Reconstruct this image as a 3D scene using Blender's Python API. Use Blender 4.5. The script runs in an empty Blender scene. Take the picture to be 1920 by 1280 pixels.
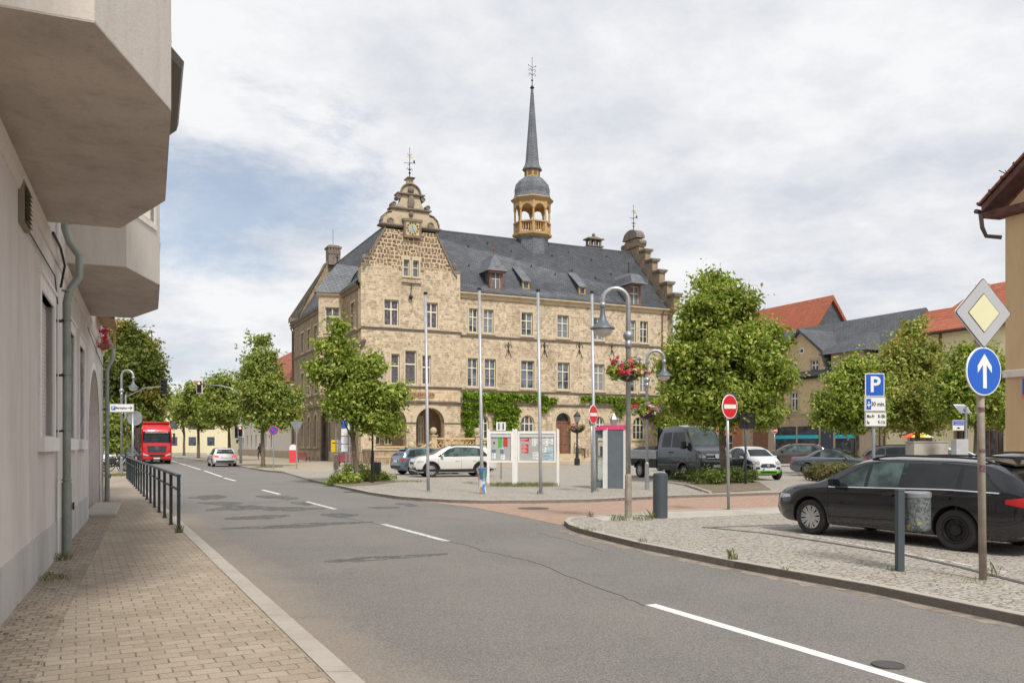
import bpy, bmesh, math, random
import numpy as np
from mathutils import Vector, Matrix
from mathutils.bvhtree import BVHTree
R = math.radians
random.seed(7)
SC = bpy.context.scene
# ---------------------------------------------------------------- camera
F = 1600.0; HZ = 834.0; CH = 1.6          # focal length and horizon in photo pixels, eye height
cd = bpy.data.cameras.new('camera'); cam = bpy.data.objects.new('camera', cd)
SC.collection.objects.link(cam); SC.camera = cam
cam.location = (0, 0, CH); cam.rotation_euler = (R(90), 0, 0)
cd.sensor_width = 36; cd.lens = 36*F/1920; cd.shift_y = (HZ-640)/1920; cd.clip_start = .1; cd.clip_end = 6000
# ---------------------------------------------------------------- sky and sun
SUN_EL, SUN_AZ = 50, 158                   # azimuth measured clockwise from +Y
w = bpy.data.worlds.new('World'); SC.world = w; w.use_nodes = True
nt = w.node_tree; nt.nodes.clear()
def wn(t, **k):
    n = nt.nodes.new(t)
    for a, b in k.items(): setattr(n, a, b)
    return n
out = wn('ShaderNodeOutputWorld'); bg = wn('ShaderNodeBackground'); bgc = wn('ShaderNodeBackground'); mx = wn('ShaderNodeMixShader')
sky = wn('ShaderNodeTexSky', sky_type='NISHITA', sun_disc=False)
sky.sun_elevation = R(SUN_EL); sky.sun_rotation = R(SUN_AZ); sky.air_density = 1.0; sky.dust_density = .6; sky.ozone_density = 1.6
nt.links.new(sky.outputs[0], bg.inputs[0]); bg.inputs[1].default_value = .095
tc = wn('ShaderNodeTexCoord'); sep = wn('ShaderNodeSeparateXYZ'); nt.links.new(tc.outputs['Generated'], sep.inputs[0])
def wm(op, a, b=None, c=None):
    n = wn('ShaderNodeMath', operation=op)
    for i, v in enumerate((a, b, c)):
        if v is None: continue
        if isinstance(v, (int, float)): n.inputs[i].default_value = v
        else: nt.links.new(v, n.inputs[i])
    return n.outputs[0]
zz = wm('ADD', wm('MAXIMUM', sep.outputs[2], 0.0), .22)
cx = wm('DIVIDE', sep.outputs[0], zz); cy = wm('DIVIDE', sep.outputs[1], zz)
cmb = wn('ShaderNodeCombineXYZ'); nt.links.new(cx, cmb.inputs[0]); nt.links.new(cy, cmb.inputs[1])
n1 = wn('ShaderNodeTexNoise'); n1.inputs['Scale'].default_value = 1.15; n1.inputs['Detail'].default_value = 9; n1.inputs['Roughness'].default_value = .66; n1.inputs['Distortion'].default_value = .25
mp = wn('ShaderNodeMapping'); mp.inputs['Location'].default_value = (3.1, 1.4, 0); nt.links.new(cmb.outputs[0], mp.inputs[0]); nt.links.new(mp.outputs[0], n1.inputs[0])
n2 = wn('ShaderNodeTexNoise'); n2.inputs['Scale'].default_value = 2.2; n2.inputs['Detail'].default_value = 8; n2.inputs['Roughness'].default_value = .62
mp2 = wn('ShaderNodeMapping'); mp2.inputs['Location'].default_value = (7.3, 4.4, 2); nt.links.new(cmb.outputs[0], mp2.inputs[0]); nt.links.new(mp2.outputs[0], n2.inputs[0])
# thinner cloud low in the left of the view, closed cover elsewhere
gx = wm('ADD', sep.outputs[0], .30); gz = wm('SUBTRACT', sep.outputs[2], .24)
rr = wm('SQRT', wm('ADD', wm('MULTIPLY', wm('MULTIPLY', gx, gx), 6.0), wm('MULTIPLY', wm('MULTIPLY', gz, gz), 18.0)))
bias = wm('MULTIPLY', wm('SUBTRACT', 1.0, wm('MINIMUM', rr, 1.0)), .26)
low = wm('MULTIPLY', wm('MAXIMUM', wm('SUBTRACT', .16, sep.outputs[2]), 0.0), 1.2)
left = wm('MULTIPLY', wm('MAXIMUM', wm('MULTIPLY', sep.outputs[0], -1.0), 0.0), low)
cov = wm('SUBTRACT', wm('SUBTRACT', wm('ADD', n1.outputs[0], .245), bias), wm('MULTIPLY', left, 4.5))
ramp = wn('ShaderNodeMapRange'); ramp.interpolation_type = 'SMOOTHSTEP'
nt.links.new(cov, ramp.inputs[0]); ramp.inputs[1].default_value = .43; ramp.inputs[2].default_value = .60; ramp.inputs[3].default_value = .42; ramp.inputs[4].default_value = 1.0
cr = wn('ShaderNodeValToRGB'); nt.links.new(n2.outputs[0], cr.inputs[0])
cr.color_ramp.elements[0].position = .37; cr.color_ramp.elements[0].color = (.55, .575, .625, 1)
cr.color_ramp.elements[1].position = .62; cr.color_ramp.elements[1].color = (.76, .765, .775, 1)
nt.links.new(cr.outputs[0], bgc.inputs[0]); bgc.inputs[1].default_value = 1.0
nt.links.new(ramp.outputs[0], mx.inputs[0]); nt.links.new(bg.outputs[0], mx.inputs[1]); nt.links.new(bgc.outputs[0], mx.inputs[2])
nt.links.new(mx.outputs[0], out.inputs[0])
sd = bpy.data.lights.new('sun', 'SUN'); sd.energy = 2.6; sd.angle = R(10); sd.color = (1, .95, .87)
so = bpy.data.objects.new('sun', sd); SC.collection.objects.link(so)
sdir = Vector((math.sin(R(SUN_AZ))*math.cos(R(SUN_EL)), math.cos(R(SUN_AZ))*math.cos(R(SUN_EL)), math.sin(R(SUN_EL))))
so.rotation_euler = sdir.to_track_quat('Z', 'Y').to_euler(); so.location = (30, -30, 60)
SC.view_settings.view_transform = 'Standard'; SC.view_settings.look = 'None'; SC.view_settings.exposure = 0.30; SC.view_settings.gamma = 1
SC.render.engine = 'CYCLES'

# ---------------------------------------------------------------- helpers
def G(px, py, z=0.0):
    d = (CH-z)*F/(py-HZ); return ((px-960)/F*d, d)
def AX(px, d): return (px-960)/F*d
def ZY(py, d): return CH+(HZ-py)/F*d
COL = SC.collection
def tag(o, label=None, cat=None, group=None, kind=None):
    if label: o['label'] = label
    if cat: o['category'] = cat
    if group: o['group'] = group
    if kind: o['kind'] = kind
    return o
def empty(name, loc=(0, 0, 0), rz=0.0, label=None, cat=None, group=None):
    o = bpy.data.objects.new(name, None); COL.objects.link(o); o.empty_display_size = .2
    o.location = loc if len(loc) == 3 else (loc[0], loc[1], 0); o.rotation_euler = (0, 0, rz)
    return tag(o, label, cat, group)
def copy_tree(o, parent=None):
    c = o.copy(); COL.objects.link(c)
    if parent is not None: c.parent = parent
    for ch in [x for x in o.children]: copy_tree(ch, c)
    return c
class MB:
    def __init__(s, M=None): s.v = []; s.f = []; s.m = []; s.M = M; s.mi = 0
    def add(s, vs, fs, mi=None):
        b = len(s.v)
        for p in vs:
            p = Vector(p)
            s.v.append(tuple(s.M @ p) if s.M else tuple(p))
        for f in fs: s.f.append([b+i for i in f]); s.m.append(s.mi if mi is None else mi)
        return s
    def box(s, x0, x1, y0, y1, z0, z1, mi=None):
        return s.add([(x0,y0,z0),(x1,y0,z0),(x1,y1,z0),(x0,y1,z0),(x0,y0,z1),(x1,y0,z1),(x1,y1,z1),(x0,y1,z1)],
                     [(0,3,2,1),(4,5,6,7),(0,1,5,4),(1,2,6,5),(2,3,7,6),(3,0,4,7)], mi)
    def bbox(s, x0, x1, y0, y1, z0, z1, b=.02, mi=None):   # box with chamfered vertical and horizontal edges
        return s.rings([[(x0+b,y0+b,z0),(x1-b,y0+b,z0),(x1-b,y1-b,z0),(x0+b,y1-b,z0)],
                        [(x0,y0,z0+b),(x1,y0,z0+b),(x1,y1,z0+b),(x0,y1,z0+b)],
                        [(x0,y0,z1-b),(x1,y0,z1-b),(x1,y1,z1-b),(x0,y1,z1-b)],
                        [(x0+b,y0+b,z1),(x1-b,y0+b,z1),(x1-b,y1-b,z1),(x0+b,y1-b,z1)]], True, mi)
    def rings(s, rs, cap=True, mi=None, closed=True):
        n = len(rs[0]); vs = [p for r in rs for p in r]; fs = []
        for i in range(len(rs)-1):
            for j in range(n if closed else n-1):
                k = (j+1) % n
                fs.append((i*n+j, i*n+k, (i+1)*n+k, (i+1)*n+j))
        if cap: fs.append(tuple(range(n))[::-1]); fs.append(tuple((len(rs)-1)*n+j for j in range(n)))
        return s.add(vs, fs, mi)
    def prism(s, poly, z0, z1, mi=None):
        return s.rings([[(x, y, z0) for x, y in poly], [(x, y, z1) for x, y in poly]], True, mi)
    def xz(s, poly, y0, y1, mi=None):          # outline in x,z extruded along y
        return s.rings([[(x, y0, z) for x, z in poly], [(x, y1, z) for x, z in poly]], True, mi)
    def yz(s, poly, x0, x1, mi=None):
        return s.rings([[(x0, y, z) for y, z in poly], [(x1, y, z) for y, z in poly]], True, mi)
    def tube(s, pts, r, n=10, mi=None, cap=True):
        pts = [Vector(p) for p in pts]; rs = []
        rad = r if isinstance(r, (list, tuple)) else [r]*len(pts)
        up = None
        for i, p in enumerate(pts):
            t = (pts[min(i+1, len(pts)-1)]-pts[max(i-1, 0)]).normalized()
            if up is None:
                up = Vector((0, 0, 1)) if abs(t.z) < .9 else Vector((1, 0, 0))
            a = (up - t*up.dot(t)).normalized(); up = a; b = t.cross(a)
            rs.append([tuple(p+(a*math.cos(2*math.pi*k/n)+b*math.sin(2*math.pi*k/n))*rad[i]) for k in range(n)])
        return s.rings(rs, cap, mi)
    def lathe(s, prof, n=16, c=(0, 0, 0), ph=0.0, mi=None, axis='z', nocap=False):
        rs = []
        for r, h in prof:
            ring = []
            for k in range(n):
                a = ph+2*math.pi*k/n; r_ = max(r, 1e-4)
                x, y = r_*math.cos(a), r_*math.sin(a)
                if axis == 'z': ring.append((c[0]+x, c[1]+y, c[2]+h))
                elif axis == 'y': ring.append((c[0]+x, c[1]+h, c[2]-y))
                else: ring.append((c[0]+h, c[1]+x, c[2]+y))
            rs.append(ring)
        return s.rings(rs, not (prof[0] == prof[-1] or nocap), mi)
    def ball(s, c, r, n=12, m=8, sz=1.0, mi=None):
        return s.lathe([(r*math.sin(math.pi*i/m), -r*sz*math.cos(math.pi*i/m)) for i in range(m+1)], n, c, mi=mi)
    def strip(s, pts, w, z0, z1, mi=None, side=0):     # band along a ground polyline
        L, Rr = offset(pts, w*(.5+side*.5)), offset(pts, -w*(.5-side*.5))
        for i in range(len(pts)-1):
            s.prism([Rr[i], Rr[i+1], L[i+1], L[i]], z0, z1, mi)
        return s
    def build(s, name, mat, parent=None, smooth=False, loc=None, rz=None, autos=None):
        me = bpy.data.meshes.new(name); me.from_pydata(s.v, [], s.f)
        mats = mat if isinstance(mat, (list, tuple)) else [mat]
        for m in mats: me.materials.append(m)
        me.polygons.foreach_set('material_index', s.m)
        bm = bmesh.new(); bm.from_mesh(me); bmesh.ops.recalc_face_normals(bm, faces=bm.faces); bm.to_mesh(me); bm.free()
        if smooth or autos:
            me.polygons.foreach_set('use_smooth', [True]*len(me.polygons))
            if autos: me.set_sharp_from_angle(angle=R(autos))
        o = bpy.data.objects.new(name, me); COL.objects.link(o)
        if parent: o.parent = parent
        if loc: o.location = loc
        if rz is not None: o.rotation_euler.z = rz
        return o
def offset(pts, d):
    res = []
    for i in range(len(pts)):
        a = Vector(pts[max(i-1, 0)]); b = Vector(pts[min(i+1, len(pts)-1)])
        t = (b-a).normalized(); res.append((pts[i][0]-t.y*d, pts[i][1]+t.x*d))
    return res
def frameM(o, x, y=None):      # matrix from an origin and two horizontal axes (z up)
    x = Vector((x[0], x[1], 0)).normalized(); y = Vector((-x.y, x.x, 0))
    m = Matrix(((x.x, y.x, 0, o[0]), (x.y, y.y, 0, o[1]), (0, 0, 1, o[2] if len(o) > 2 else 0), (0, 0, 0, 1)))
    return m
def carve(o, cut):             # subtract the shapes in MB cut from mesh object o for good
    c = cut.build('cutter', o.data.materials[0] if o.data.materials else None)
    if len(o.data.materials) > 1: c.data.materials.clear(); [c.data.materials.append(m) for m in o.data.materials]; c.data.polygons.foreach_set('material_index', cut.m)
    md = o.modifiers.new('b', 'BOOLEAN'); md.object = c; md.operation = 'DIFFERENCE'; md.solver = 'EXACT'
    par = o.parent; o.parent = None
    dg = bpy.context.evaluated_depsgraph_get(); dg.update()
    me = bpy.data.meshes.new_from_object(o.evaluated_get(dg)); old = o.data
    o.modifiers.clear(); o.data = me; me.name = o.name; o.parent = par
    bpy.data.objects.remove(c); return o
def text_into(mb, body, size, M, depth=.004, mi=None, align='CENTER', bold=0.0):
    cu = bpy.data.curves.new('t', 'FONT'); cu.body = body; cu.size = size; cu.extrude = depth/2; cu.align_x = align; cu.align_y = 'CENTER'; cu.offset = bold
    cu.resolution_u = 3
    ob = bpy.data.objects.new('t', cu); COL.objects.link(ob)
    dg = bpy.context.evaluated_depsgraph_get(); me = bpy.data.meshes.new_from_object(ob.evaluated_get(dg))
    mb.add([M @ v.co for v in me.vertices], [tuple(p.vertices) for p in me.polygons], mi)
    bpy.data.objects.remove(ob)
# ---------------------------------------------------------------- materials
class Mat:
    def __init__(s, name):
        s.m = bpy.data.materials.new(name); s.m.use_nodes = True; s.t = s.m.node_tree; s.t.nodes.clear()
        s.o = s.t.nodes.new('ShaderNodeOutputMaterial'); s.p = s.t.nodes.new('ShaderNodeBsdfPrincipled'); s.t.links.new(s.p.outputs[0], s.o.inputs[0])
        s.tc = s.t.nodes.new('ShaderNodeTexCoord')
    def lk(s, a, b): s.t.links.new(a, b)
    def n(s, t, ins=None, **k):
        n = s.t.nodes.new(t)
        for a, b in k.items(): setattr(n, a, b)
        for a, b in (ins or {}).items():
            i = n.inputs[a]
            if hasattr(b, 'is_linked') or isinstance(b, bpy.types.NodeSocket): s.lk(b, i)
            else: i.default_value = b
        return n
    def math(s, op, a, b=0.0, clamp=False):
        n = s.n('ShaderNodeMath', {0: a, 1: b}, operation=op, use_clamp=clamp); return n.outputs[0]
    def mix(s, f, a, b, blend='MIX'):
        n = s.n('ShaderNodeMix', data_type='RGBA', blend_type=blend)
        for i, v in ((0, f), (6, a), (7, b)):
            if isinstance(v, bpy.types.NodeSocket): s.lk(v, n.inputs[i])
            else: n.inputs[i].default_value = v if i == 0 else tuple(v)+((1,) if len(v) == 3 else ())
        return n.outputs[2]
    def noise(s, vec, sc, det=4, rough=.55, dist=0.0):
        n = s.n('ShaderNodeTexNoise', {'Scale': sc, 'Detail': det, 'Roughness': rough, 'Distortion': dist})
        s.lk(vec, n.inputs['Vector']); return n.outputs[0]
    def rng(s, v, a, b, c=0.0, d=1.0):
        return s.n('ShaderNodeMapRange', {0: v, 1: a, 2: b, 3: c, 4: d}).outputs[0]
    def obj(s): return s.tc.outputs['Object']
    def wallc(s, vs=1.0, rot=0.0, dist=0.0):
        sp = s.n('ShaderNodeSeparateXYZ', {0: s.obj()}); sn = s.n('ShaderNodeSeparateXYZ', {0: s.tc.outputs['Normal']})
        g = s.math('GREATER_THAN', s.math('ABSOLUTE', sn.outputs[0]), s.math('ABSOLUTE', sn.outputs[1]))
        u = s.n('ShaderNodeMix', {0: g, 2: sp.outputs[0], 3: sp.outputs[1]}, data_type='FLOAT').outputs[0]
        c = s.n('ShaderNodeCombineXYZ', {0: u, 1: s.math('MULTIPLY', sp.outputs[2], vs)}).outputs[0]
        if rot: c = s.n('ShaderNodeMapping', {'Vector': c, 'Rotation': (0, 0, rot)}).outputs[0]
        if dist:
            nn = s.n('ShaderNodeTexNoise', {'Scale': 2.6, 'Detail': 4}); s.lk(s.obj(), nn.inputs['Vector'])
            d = s.n('ShaderNodeVectorMath', {0: nn.outputs[1], 1: (.5, .5, .5)}, operation='SUBTRACT').outputs[0]
            d = s.n('ShaderNodeVectorMath', {0: d}, operation='SCALE'); d.inputs['Scale'].default_value = dist
            c = s.n('ShaderNodeVectorMath', {0: c, 1: d.outputs[0]}, operation='ADD').outputs[0]
        return c
    def fin(s, col=None, rough=.8, metal=0.0, bump=None, bs=.3, bd=.02, spec=.5, coat=0.0):
        p = s.p
        if isinstance(col, bpy.types.NodeSocket): s.lk(col, p.inputs['Base Color'])
        elif col is not None: p.inputs['Base Color'].default_value = tuple(col)+(1,)
        if isinstance(rough, bpy.types.NodeSocket): s.lk(rough, p.inputs['Roughness'])
        else: p.inputs['Roughness'].default_value = rough
        p.inputs['Metallic'].default_value = metal; p.inputs['Specular IOR Level'].default_value = spec; p.inputs['Coat Weight'].default_value = coat; p.inputs['Coat Roughness'].default_value = .05
        if bump is not None:
            b = s.n('ShaderNodeBump', {'Strength': bs, 'Distance': bd, 'Height': bump}); s.lk(b.outputs[0], p.inputs['Normal'])
        return s.m
_pc = {}
def plain(name, c, rough=.6, metal=0.0, var=.12, sc=3.0, spec=.5, coat=0.0, bump=0.0):
    if name in _pc: return _pc[name]
    m = Mat(name); a = m.noise(m.obj(), sc, 5, .6)
    k = m.rng(a, .3, .7, 1-var, 1+var*.6)
    col = m.mix(1.0, c, m.n('ShaderNodeCombineColor', {0: k, 1: k, 2: k}).outputs[0], 'MULTIPLY')
    _pc[name] = m.fin(col, rough, metal, m.noise(m.obj(), sc*12, 4) if bump else None, bump, .01, spec, coat)
    return _pc[name]
def masonry(name, c1, c2, mort, bw, bh, ms, dist=.06, stain=(.30, .23, .16), st=.38, rough=.9, irr=True, var=.5):
    m = Mat(name); c = m.wallc(dist=dist)
    b = m.n('ShaderNodeTexBrick', {'Vector': c, 'Color1': c1+(1,), 'Color2': c2+(1,), 'Mortar': mort+(1,), 'Scale': 1.0, 'Mortar Size': ms, 'Mortar Smooth': .3, 'Bias': 0.0, 'Brick Width': bw, 'Row Height': bh})
    b.offset = .42; b.squash = .8; b.squash_frequency = 3
    b2 = m.n('ShaderNodeTexBrick', {'Vector': m.n('ShaderNodeMapping', {'Vector': c, 'Location': (.37, .11, 0)}).outputs[0], 'Color1': c2+(1,), 'Color2': c1+(1,), 'Mortar': mort+(1,), 'Scale': 1.0, 'Mortar Size': ms*.9, 'Mortar Smooth': .3, 'Brick Width': bw*.62, 'Row Height': bh*1.36})
    b2.offset = .35; pk = m.rng(m.noise(m.obj(), .9, 3, .6), .49, .51) if irr else 0.0
    bcol = m.mix(pk, b.outputs[0], b2.outputs[0]) if irr else b.outputs[0]
    n1 = m.noise(m.obj(), 4.5, 6, .7); n2 = m.noise(m.obj(), .35, 4, .6)
    k = m.rng(n1, .25, .75, 1-.3*var, 1+.35*var)
    kk = m.n('ShaderNodeCombineColor', {0: k, 1: k, 2: k}).outputs[0]
    col = m.mix(1.0, bcol, kk, 'MULTIPLY')
    col = m.mix(m.math('MULTIPLY', m.rng(n2, .5, .75), st), col, stain)
    # scattered dark stones
    v = m.n('ShaderNodeTexVoronoi', {'Scale': 2.6}); m.lk(c, v.inputs['Vector'])
    sc_ = m.n('ShaderNodeSeparateColor', {0: v.outputs['Color']}).outputs[0]
    col = m.mix(m.math('MULTIPLY', m.math('GREATER_THAN', sc_, .86), .35), col, stain)
    h = m.math('SUBTRACT', m.math('MULTIPLY', n1, .5), b.outputs[1])
    return m.fin(col, rough, bump=h, bs=.7, bd=.04, spec=.2)
MT = {}
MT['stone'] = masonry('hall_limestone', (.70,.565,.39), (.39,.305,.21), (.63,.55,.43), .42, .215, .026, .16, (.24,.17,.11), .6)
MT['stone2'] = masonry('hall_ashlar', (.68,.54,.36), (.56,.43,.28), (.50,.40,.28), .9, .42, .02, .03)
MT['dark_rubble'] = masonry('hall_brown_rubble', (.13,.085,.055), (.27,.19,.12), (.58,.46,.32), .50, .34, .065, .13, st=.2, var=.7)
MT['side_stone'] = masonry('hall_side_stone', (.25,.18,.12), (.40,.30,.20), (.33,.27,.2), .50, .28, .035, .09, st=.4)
MT['base_rubble'] = masonry('hall_plinth_rubble', (.5,.4,.27), (.3,.2,.13), (.42,.36,.28), .55, .42, .05, .2)
MT['yellow_brick'] = masonry('yellow_brick', (.80,.61,.37), (.70,.52,.30), (.6,.5,.37), .25, .08, .012, .0, stain=(.62,.48,.31), st=.12, irr=False)
def trim(name, c, dark=(.12,.1,.08), amt=.6):
    m = Mat(name); a = m.noise(m.obj(), 1.6, 7, .7); b = m.noise(m.obj(), 9, 5, .7)
    col = m.mix(m.math('MULTIPLY', m.rng(a, .48, .68), amt), c, dark)
    col = m.mix(m.rng(b, .3, .7, 0, .35), col, tuple(x*.75 for x in c))
    return m.fin(col, .9, bump=b, bs=.3, spec=.2)
MT['trim'] = trim('stone_trim', (.56,.46,.32), amt=.45)
MT['trim_dark'] = trim('weathered_cornice', (.25,.21,.17), (.08,.07,.06), .7)
MT['trim_clean'] = trim('clean_surround', (.60,.50,.36), (.35,.28,.2), .25)
def slate(name, c, rot=.40, bw=.44, bh=.30):
    m = Mat(name); v = m.wallc(1.35, rot)
    b = m.n('ShaderNodeTexBrick', {'Vector': v, 'Color1': c+(1,), 'Color2': tuple(x*1.35 for x in c)+(1,), 'Mortar': tuple(x*.35 for x in c)+(1,), 'Scale': 1.0, 'Mortar Size': .02, 'Mortar Smooth': .4, 'Brick Width': bw, 'Row Height': bh})
    n = m.noise(m.obj(), .9, 6, .7); k = m.rng(n, .3, .7, .8, 1.3)
    col = m.mix(1.0, b.outputs[0], m.n('ShaderNodeCombineColor', {0: k, 1: k, 2: k}).outputs[0], 'MULTIPLY')
    return m.fin(col, m.rng(n, .3, .7, .5, .68), bump=m.math('SUBTRACT', 1.0, b.outputs[1]), bs=.5, bd=.02, spec=.4)
MT['slate'] = slate('roof_slate', (.135,.145,.16))
MT['slate_s'] = slate('spire_slate', (.14,.15,.17), 0.0, .3, .22)
MT['slate_h'] = slate('house_slate', (.08,.085,.095), 0.0, .4, .3)
def tiles(name, c1, c2):
    m = Mat(name); v = m.wallc(1.3)
    b = m.n('ShaderNodeTexBrick', {'Vector': v, 'Color1': c1+(1,), 'Color2': c2+(1,), 'Mortar': tuple(x*.4 for x in c1)+(1,), 'Scale': 1.0, 'Mortar Size': .03, 'Mortar Smooth': .6, 'Brick Width': .3, 'Row Height': .36}); b.offset = .0
    n = m.noise(m.obj(), 1.2, 6, .7)
    col = m.mix(m.rng(n, .35, .75, 0, .5), b.outputs[0], tuple(x*.55 for x in c2))
    return m.fin(col, .75, bump=m.math('SUBTRACT', 1.0, b.outputs[1]), bs=.8, bd=.05)
MT['tile_red'] = tiles('red_roof_tiles', (.52,.15,.07), (.40,.11,.055))
MT['tile_old'] = tiles('old_brown_tiles', (.30,.12,.08), (.22,.085,.06))
def plaster(name, c, stain, amt=.4, sc=.7, grime=.5, vert=True):
    m = Mat(name); v = m.obj()
    if vert: v = m.n('ShaderNodeMapping', {'Vector': v, 'Scale': (1.6, 1.6, .45)}).outputs[0]
    a = m.noise(v, sc, 8, .65, .3); b = m.noise(m.obj(), 38, 5, .7); c3 = m.noise(v, sc*5, 6, .7)
    col = m.mix(m.math('MULTIPLY', m.rng(a, .42, .72), amt), c, stain)
    col = m.mix(m.math('MULTIPLY', m.rng(c3, .5, .8), grime*.5), col, tuple(x*.6 for x in stain))
    k = m.rng(b, .3, .7, .93, 1.05)
    col = m.mix(1.0, col, m.n('ShaderNodeCombineColor', {0: k, 1: k, 2: k}).outputs[0], 'MULTIPLY')
    return m.fin(col, .92, bump=b, bs=.35, bd=.01, spec=.2)
MT['pl_left'] = plaster('grey_mauve_plaster', (.70,.655,.63), (.52,.46,.44), .8)
MT['pl_bay'] = plaster('pale_bay_plaster', (.68,.63,.575), (.52,.465,.41), .5)
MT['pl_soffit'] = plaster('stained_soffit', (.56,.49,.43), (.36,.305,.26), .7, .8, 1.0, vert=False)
MT['pl_plinth'] = plaster('plinth_plaster', (.56,.55,.54), (.36,.32,.29), .6)
MT['pl_white'] = plaster('white_trim_plaster', (.84,.82,.80), (.6,.55,.5), .4)
MT['pl_tan'] = plaster('tan_house_plaster', (.60,.44,.26), (.50,.35,.20), .5)
MT['pl_cream'] = plaster('cream_house_plaster', (.76,.68,.46), (.62,.54,.36), .35)
MT['pl_salmon'] = plaster('salmon_house_plaster', (.58,.27,.16), (.48,.22,.13), .4)
MT['pl_pale'] = plaster('pale_house_plaster', (.74,.69,.62), (.6,.55,.48), .4)
MT['pl_brown'] = plaster('brown_band_plaster', (.50,.40,.29), (.26,.2,.15), .5)
# ground
def asphalt():
    m = Mat('worn_asphalt'); o = m.obj()
    a = m.noise(o, 70, 3, .8); b = m.noise(o, .33, 6, .6, .4); c = m.noise(o, 2.1, 6, .7)
    col = m.mix(m.rng(b, .35, .7), (.132,.125,.118), (.195,.178,.162))
    mid_ = m.noise(o, 30, 4, .75); col = m.mix(m.math('MULTIPLY', m.rng(mid_, .40, .62), .35), col, (.27,.25,.225))
    sp = m.n('ShaderNodeSeparateXYZ', {0: o}); ed = m.math('SUBTRACT', sp.outputs[0], m.math('ADD', m.math('MULTIPLY', sp.outputs[1], -.489), 1.717))
    dst = m.math('ADD', ed, m.math('MULTIPLY', m.noise(o, 1.1, 6, .7), -1.1)); col = m.mix(m.math('MULTIPLY', m.rng(dst, .35, -.25), .55), col, (.34,.27,.20))
    for c0 in (1.15, 2.75, 4.75, 6.4):
        tr_ = m.rng(m.math('ABSOLUTE', m.math('SUBTRACT', ed, c0)), .42, .08); col = m.mix(m.math('MULTIPLY', tr_, .16), col, (.13,.125,.12))
    col = m.mix(m.math('MULTIPLY', m.rng(a, .46, .66), .75), col, (.36,.34,.315))
    col = m.mix(m.math('MULTIPLY', m.rng(a, .44, .32), .7), col, (.06,.058,.055))
    col = m.mix(m.math('MULTIPLY', m.rng(c, .58, .75), .3), col, (.10,.095,.092))
    wv = m.n('ShaderNodeTexNoise', {'Scale': .8, 'Detail': 5}); m.lk(o, wv.inputs['Vector'])
    dd = m.n('ShaderNodeVectorMath', {0: wv.outputs[1]}, operation='SCALE'); dd.inputs['Scale'].default_value = 1.6
    v = m.n('ShaderNodeTexVoronoi', {'Scale': .17}, feature='DISTANCE_TO_EDGE')
    m.lk(m.n('ShaderNodeVectorMath', {0: o, 1: dd.outputs[0]}, operation='ADD').outputs[0], v.inputs['Vector'])
    cr_ = m.math('MULTIPLY', m.rng(v.outputs[0], .0016, .0006), m.rng(m.noise(o, .25, 2), .5, .6))
    col = m.mix(m.math('MULTIPLY', cr_, .75), col, (.045,.042,.04))
    return m.fin(col, .88, bump=a, bs=.5, bd=.006, spec=.3)
MT['asphalt'] = asphalt()
def pavers(name, c1, c2, mort, bw, bh, rot, ms=.012, dirt=(.25,.2,.13), dist=0.0, dsc=.8):
    m = Mat(name); o = m.n('ShaderNodeMapping', {'Vector': m.obj(), 'Rotation': (0, 0, rot)}).outputs[0]
    if dist:
        nn = m.n('ShaderNodeTexNoise', {'Scale': 5.0, 'Detail': 3}); m.lk(m.obj(), nn.inputs['Vector'])
        d = m.n('ShaderNodeVectorMath', {0: nn.outputs[1]}, operation='SCALE'); d.inputs['Scale'].default_value = dist
        o = m.n('ShaderNodeVectorMath', {0: o, 1: d.outputs[0]}, operation='ADD').outputs[0]
    b = m.n('ShaderNodeTexBrick', {'Vector': o, 'Color1': c1+(1,), 'Color2': c2+(1,), 'Mortar': mort+(1,), 'Scale': 1.0, 'Mortar Size': ms, 'Mortar Smooth': .2, 'Brick Width': bw, 'Row Height': bh})
    n1 = m.noise(m.obj(), dsc, 6, .65); n2 = m.noise(m.obj(), 55, 4, .7); n3 = m.noise(m.obj(), 6.5, 4, .7)
    col = m.mix(m.math('MULTIPLY', b.outputs[1], m.rng(n3, .40, .60, 0, .85)), b.outputs[0], tuple((x+y)/2 for x, y in zip(c1, c2)))
    col = m.mix(m.math('MULTIPLY', m.rng(n1, .45, .75), .45), col, dirt)
    k = m.rng(n2, .3, .7, .76, 1.2)
    col = m.mix(1.0, col, m.n('ShaderNodeCombineColor', {0: k, 1: k, 2: k}).outputs[0], 'MULTIPLY')
    h = m.math('SUBTRACT', m.math('MULTIPLY', n2, .25), b.outputs[1])
    return m.fin(col, .85, bump=h, bs=.8, bd=.015, spec=.3)
AZ = math.atan2(.92, -.391)                     # street direction
MT['pave'] = pavers('sidewalk_pavers', (.46,.385,.30), (.375,.31,.24), (.15,.12,.09), .205, .15, -(AZ-math.pi/2)-R(4), .0065, (.22,.17,.12), .012, .9)
MT['brickroad'] = pavers('red_brick_paving', (.50,.335,.255), (.39,.26,.20), (.27,.20,.16), .20, .11, -R(22), .014, (.36,.29,.23), .01)
MT['tanpave'] = pavers('tan_slabs', (.47,.40,.30), (.42,.36,.27), (.28,.23,.17), .3, .3, -R(25), .012)
MT['whitepath'] = pavers('pale_path_slabs', (.52,.48,.42), (.46,.43,.38), (.3,.27,.23), .5, .35, -R(20), .01)
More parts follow.
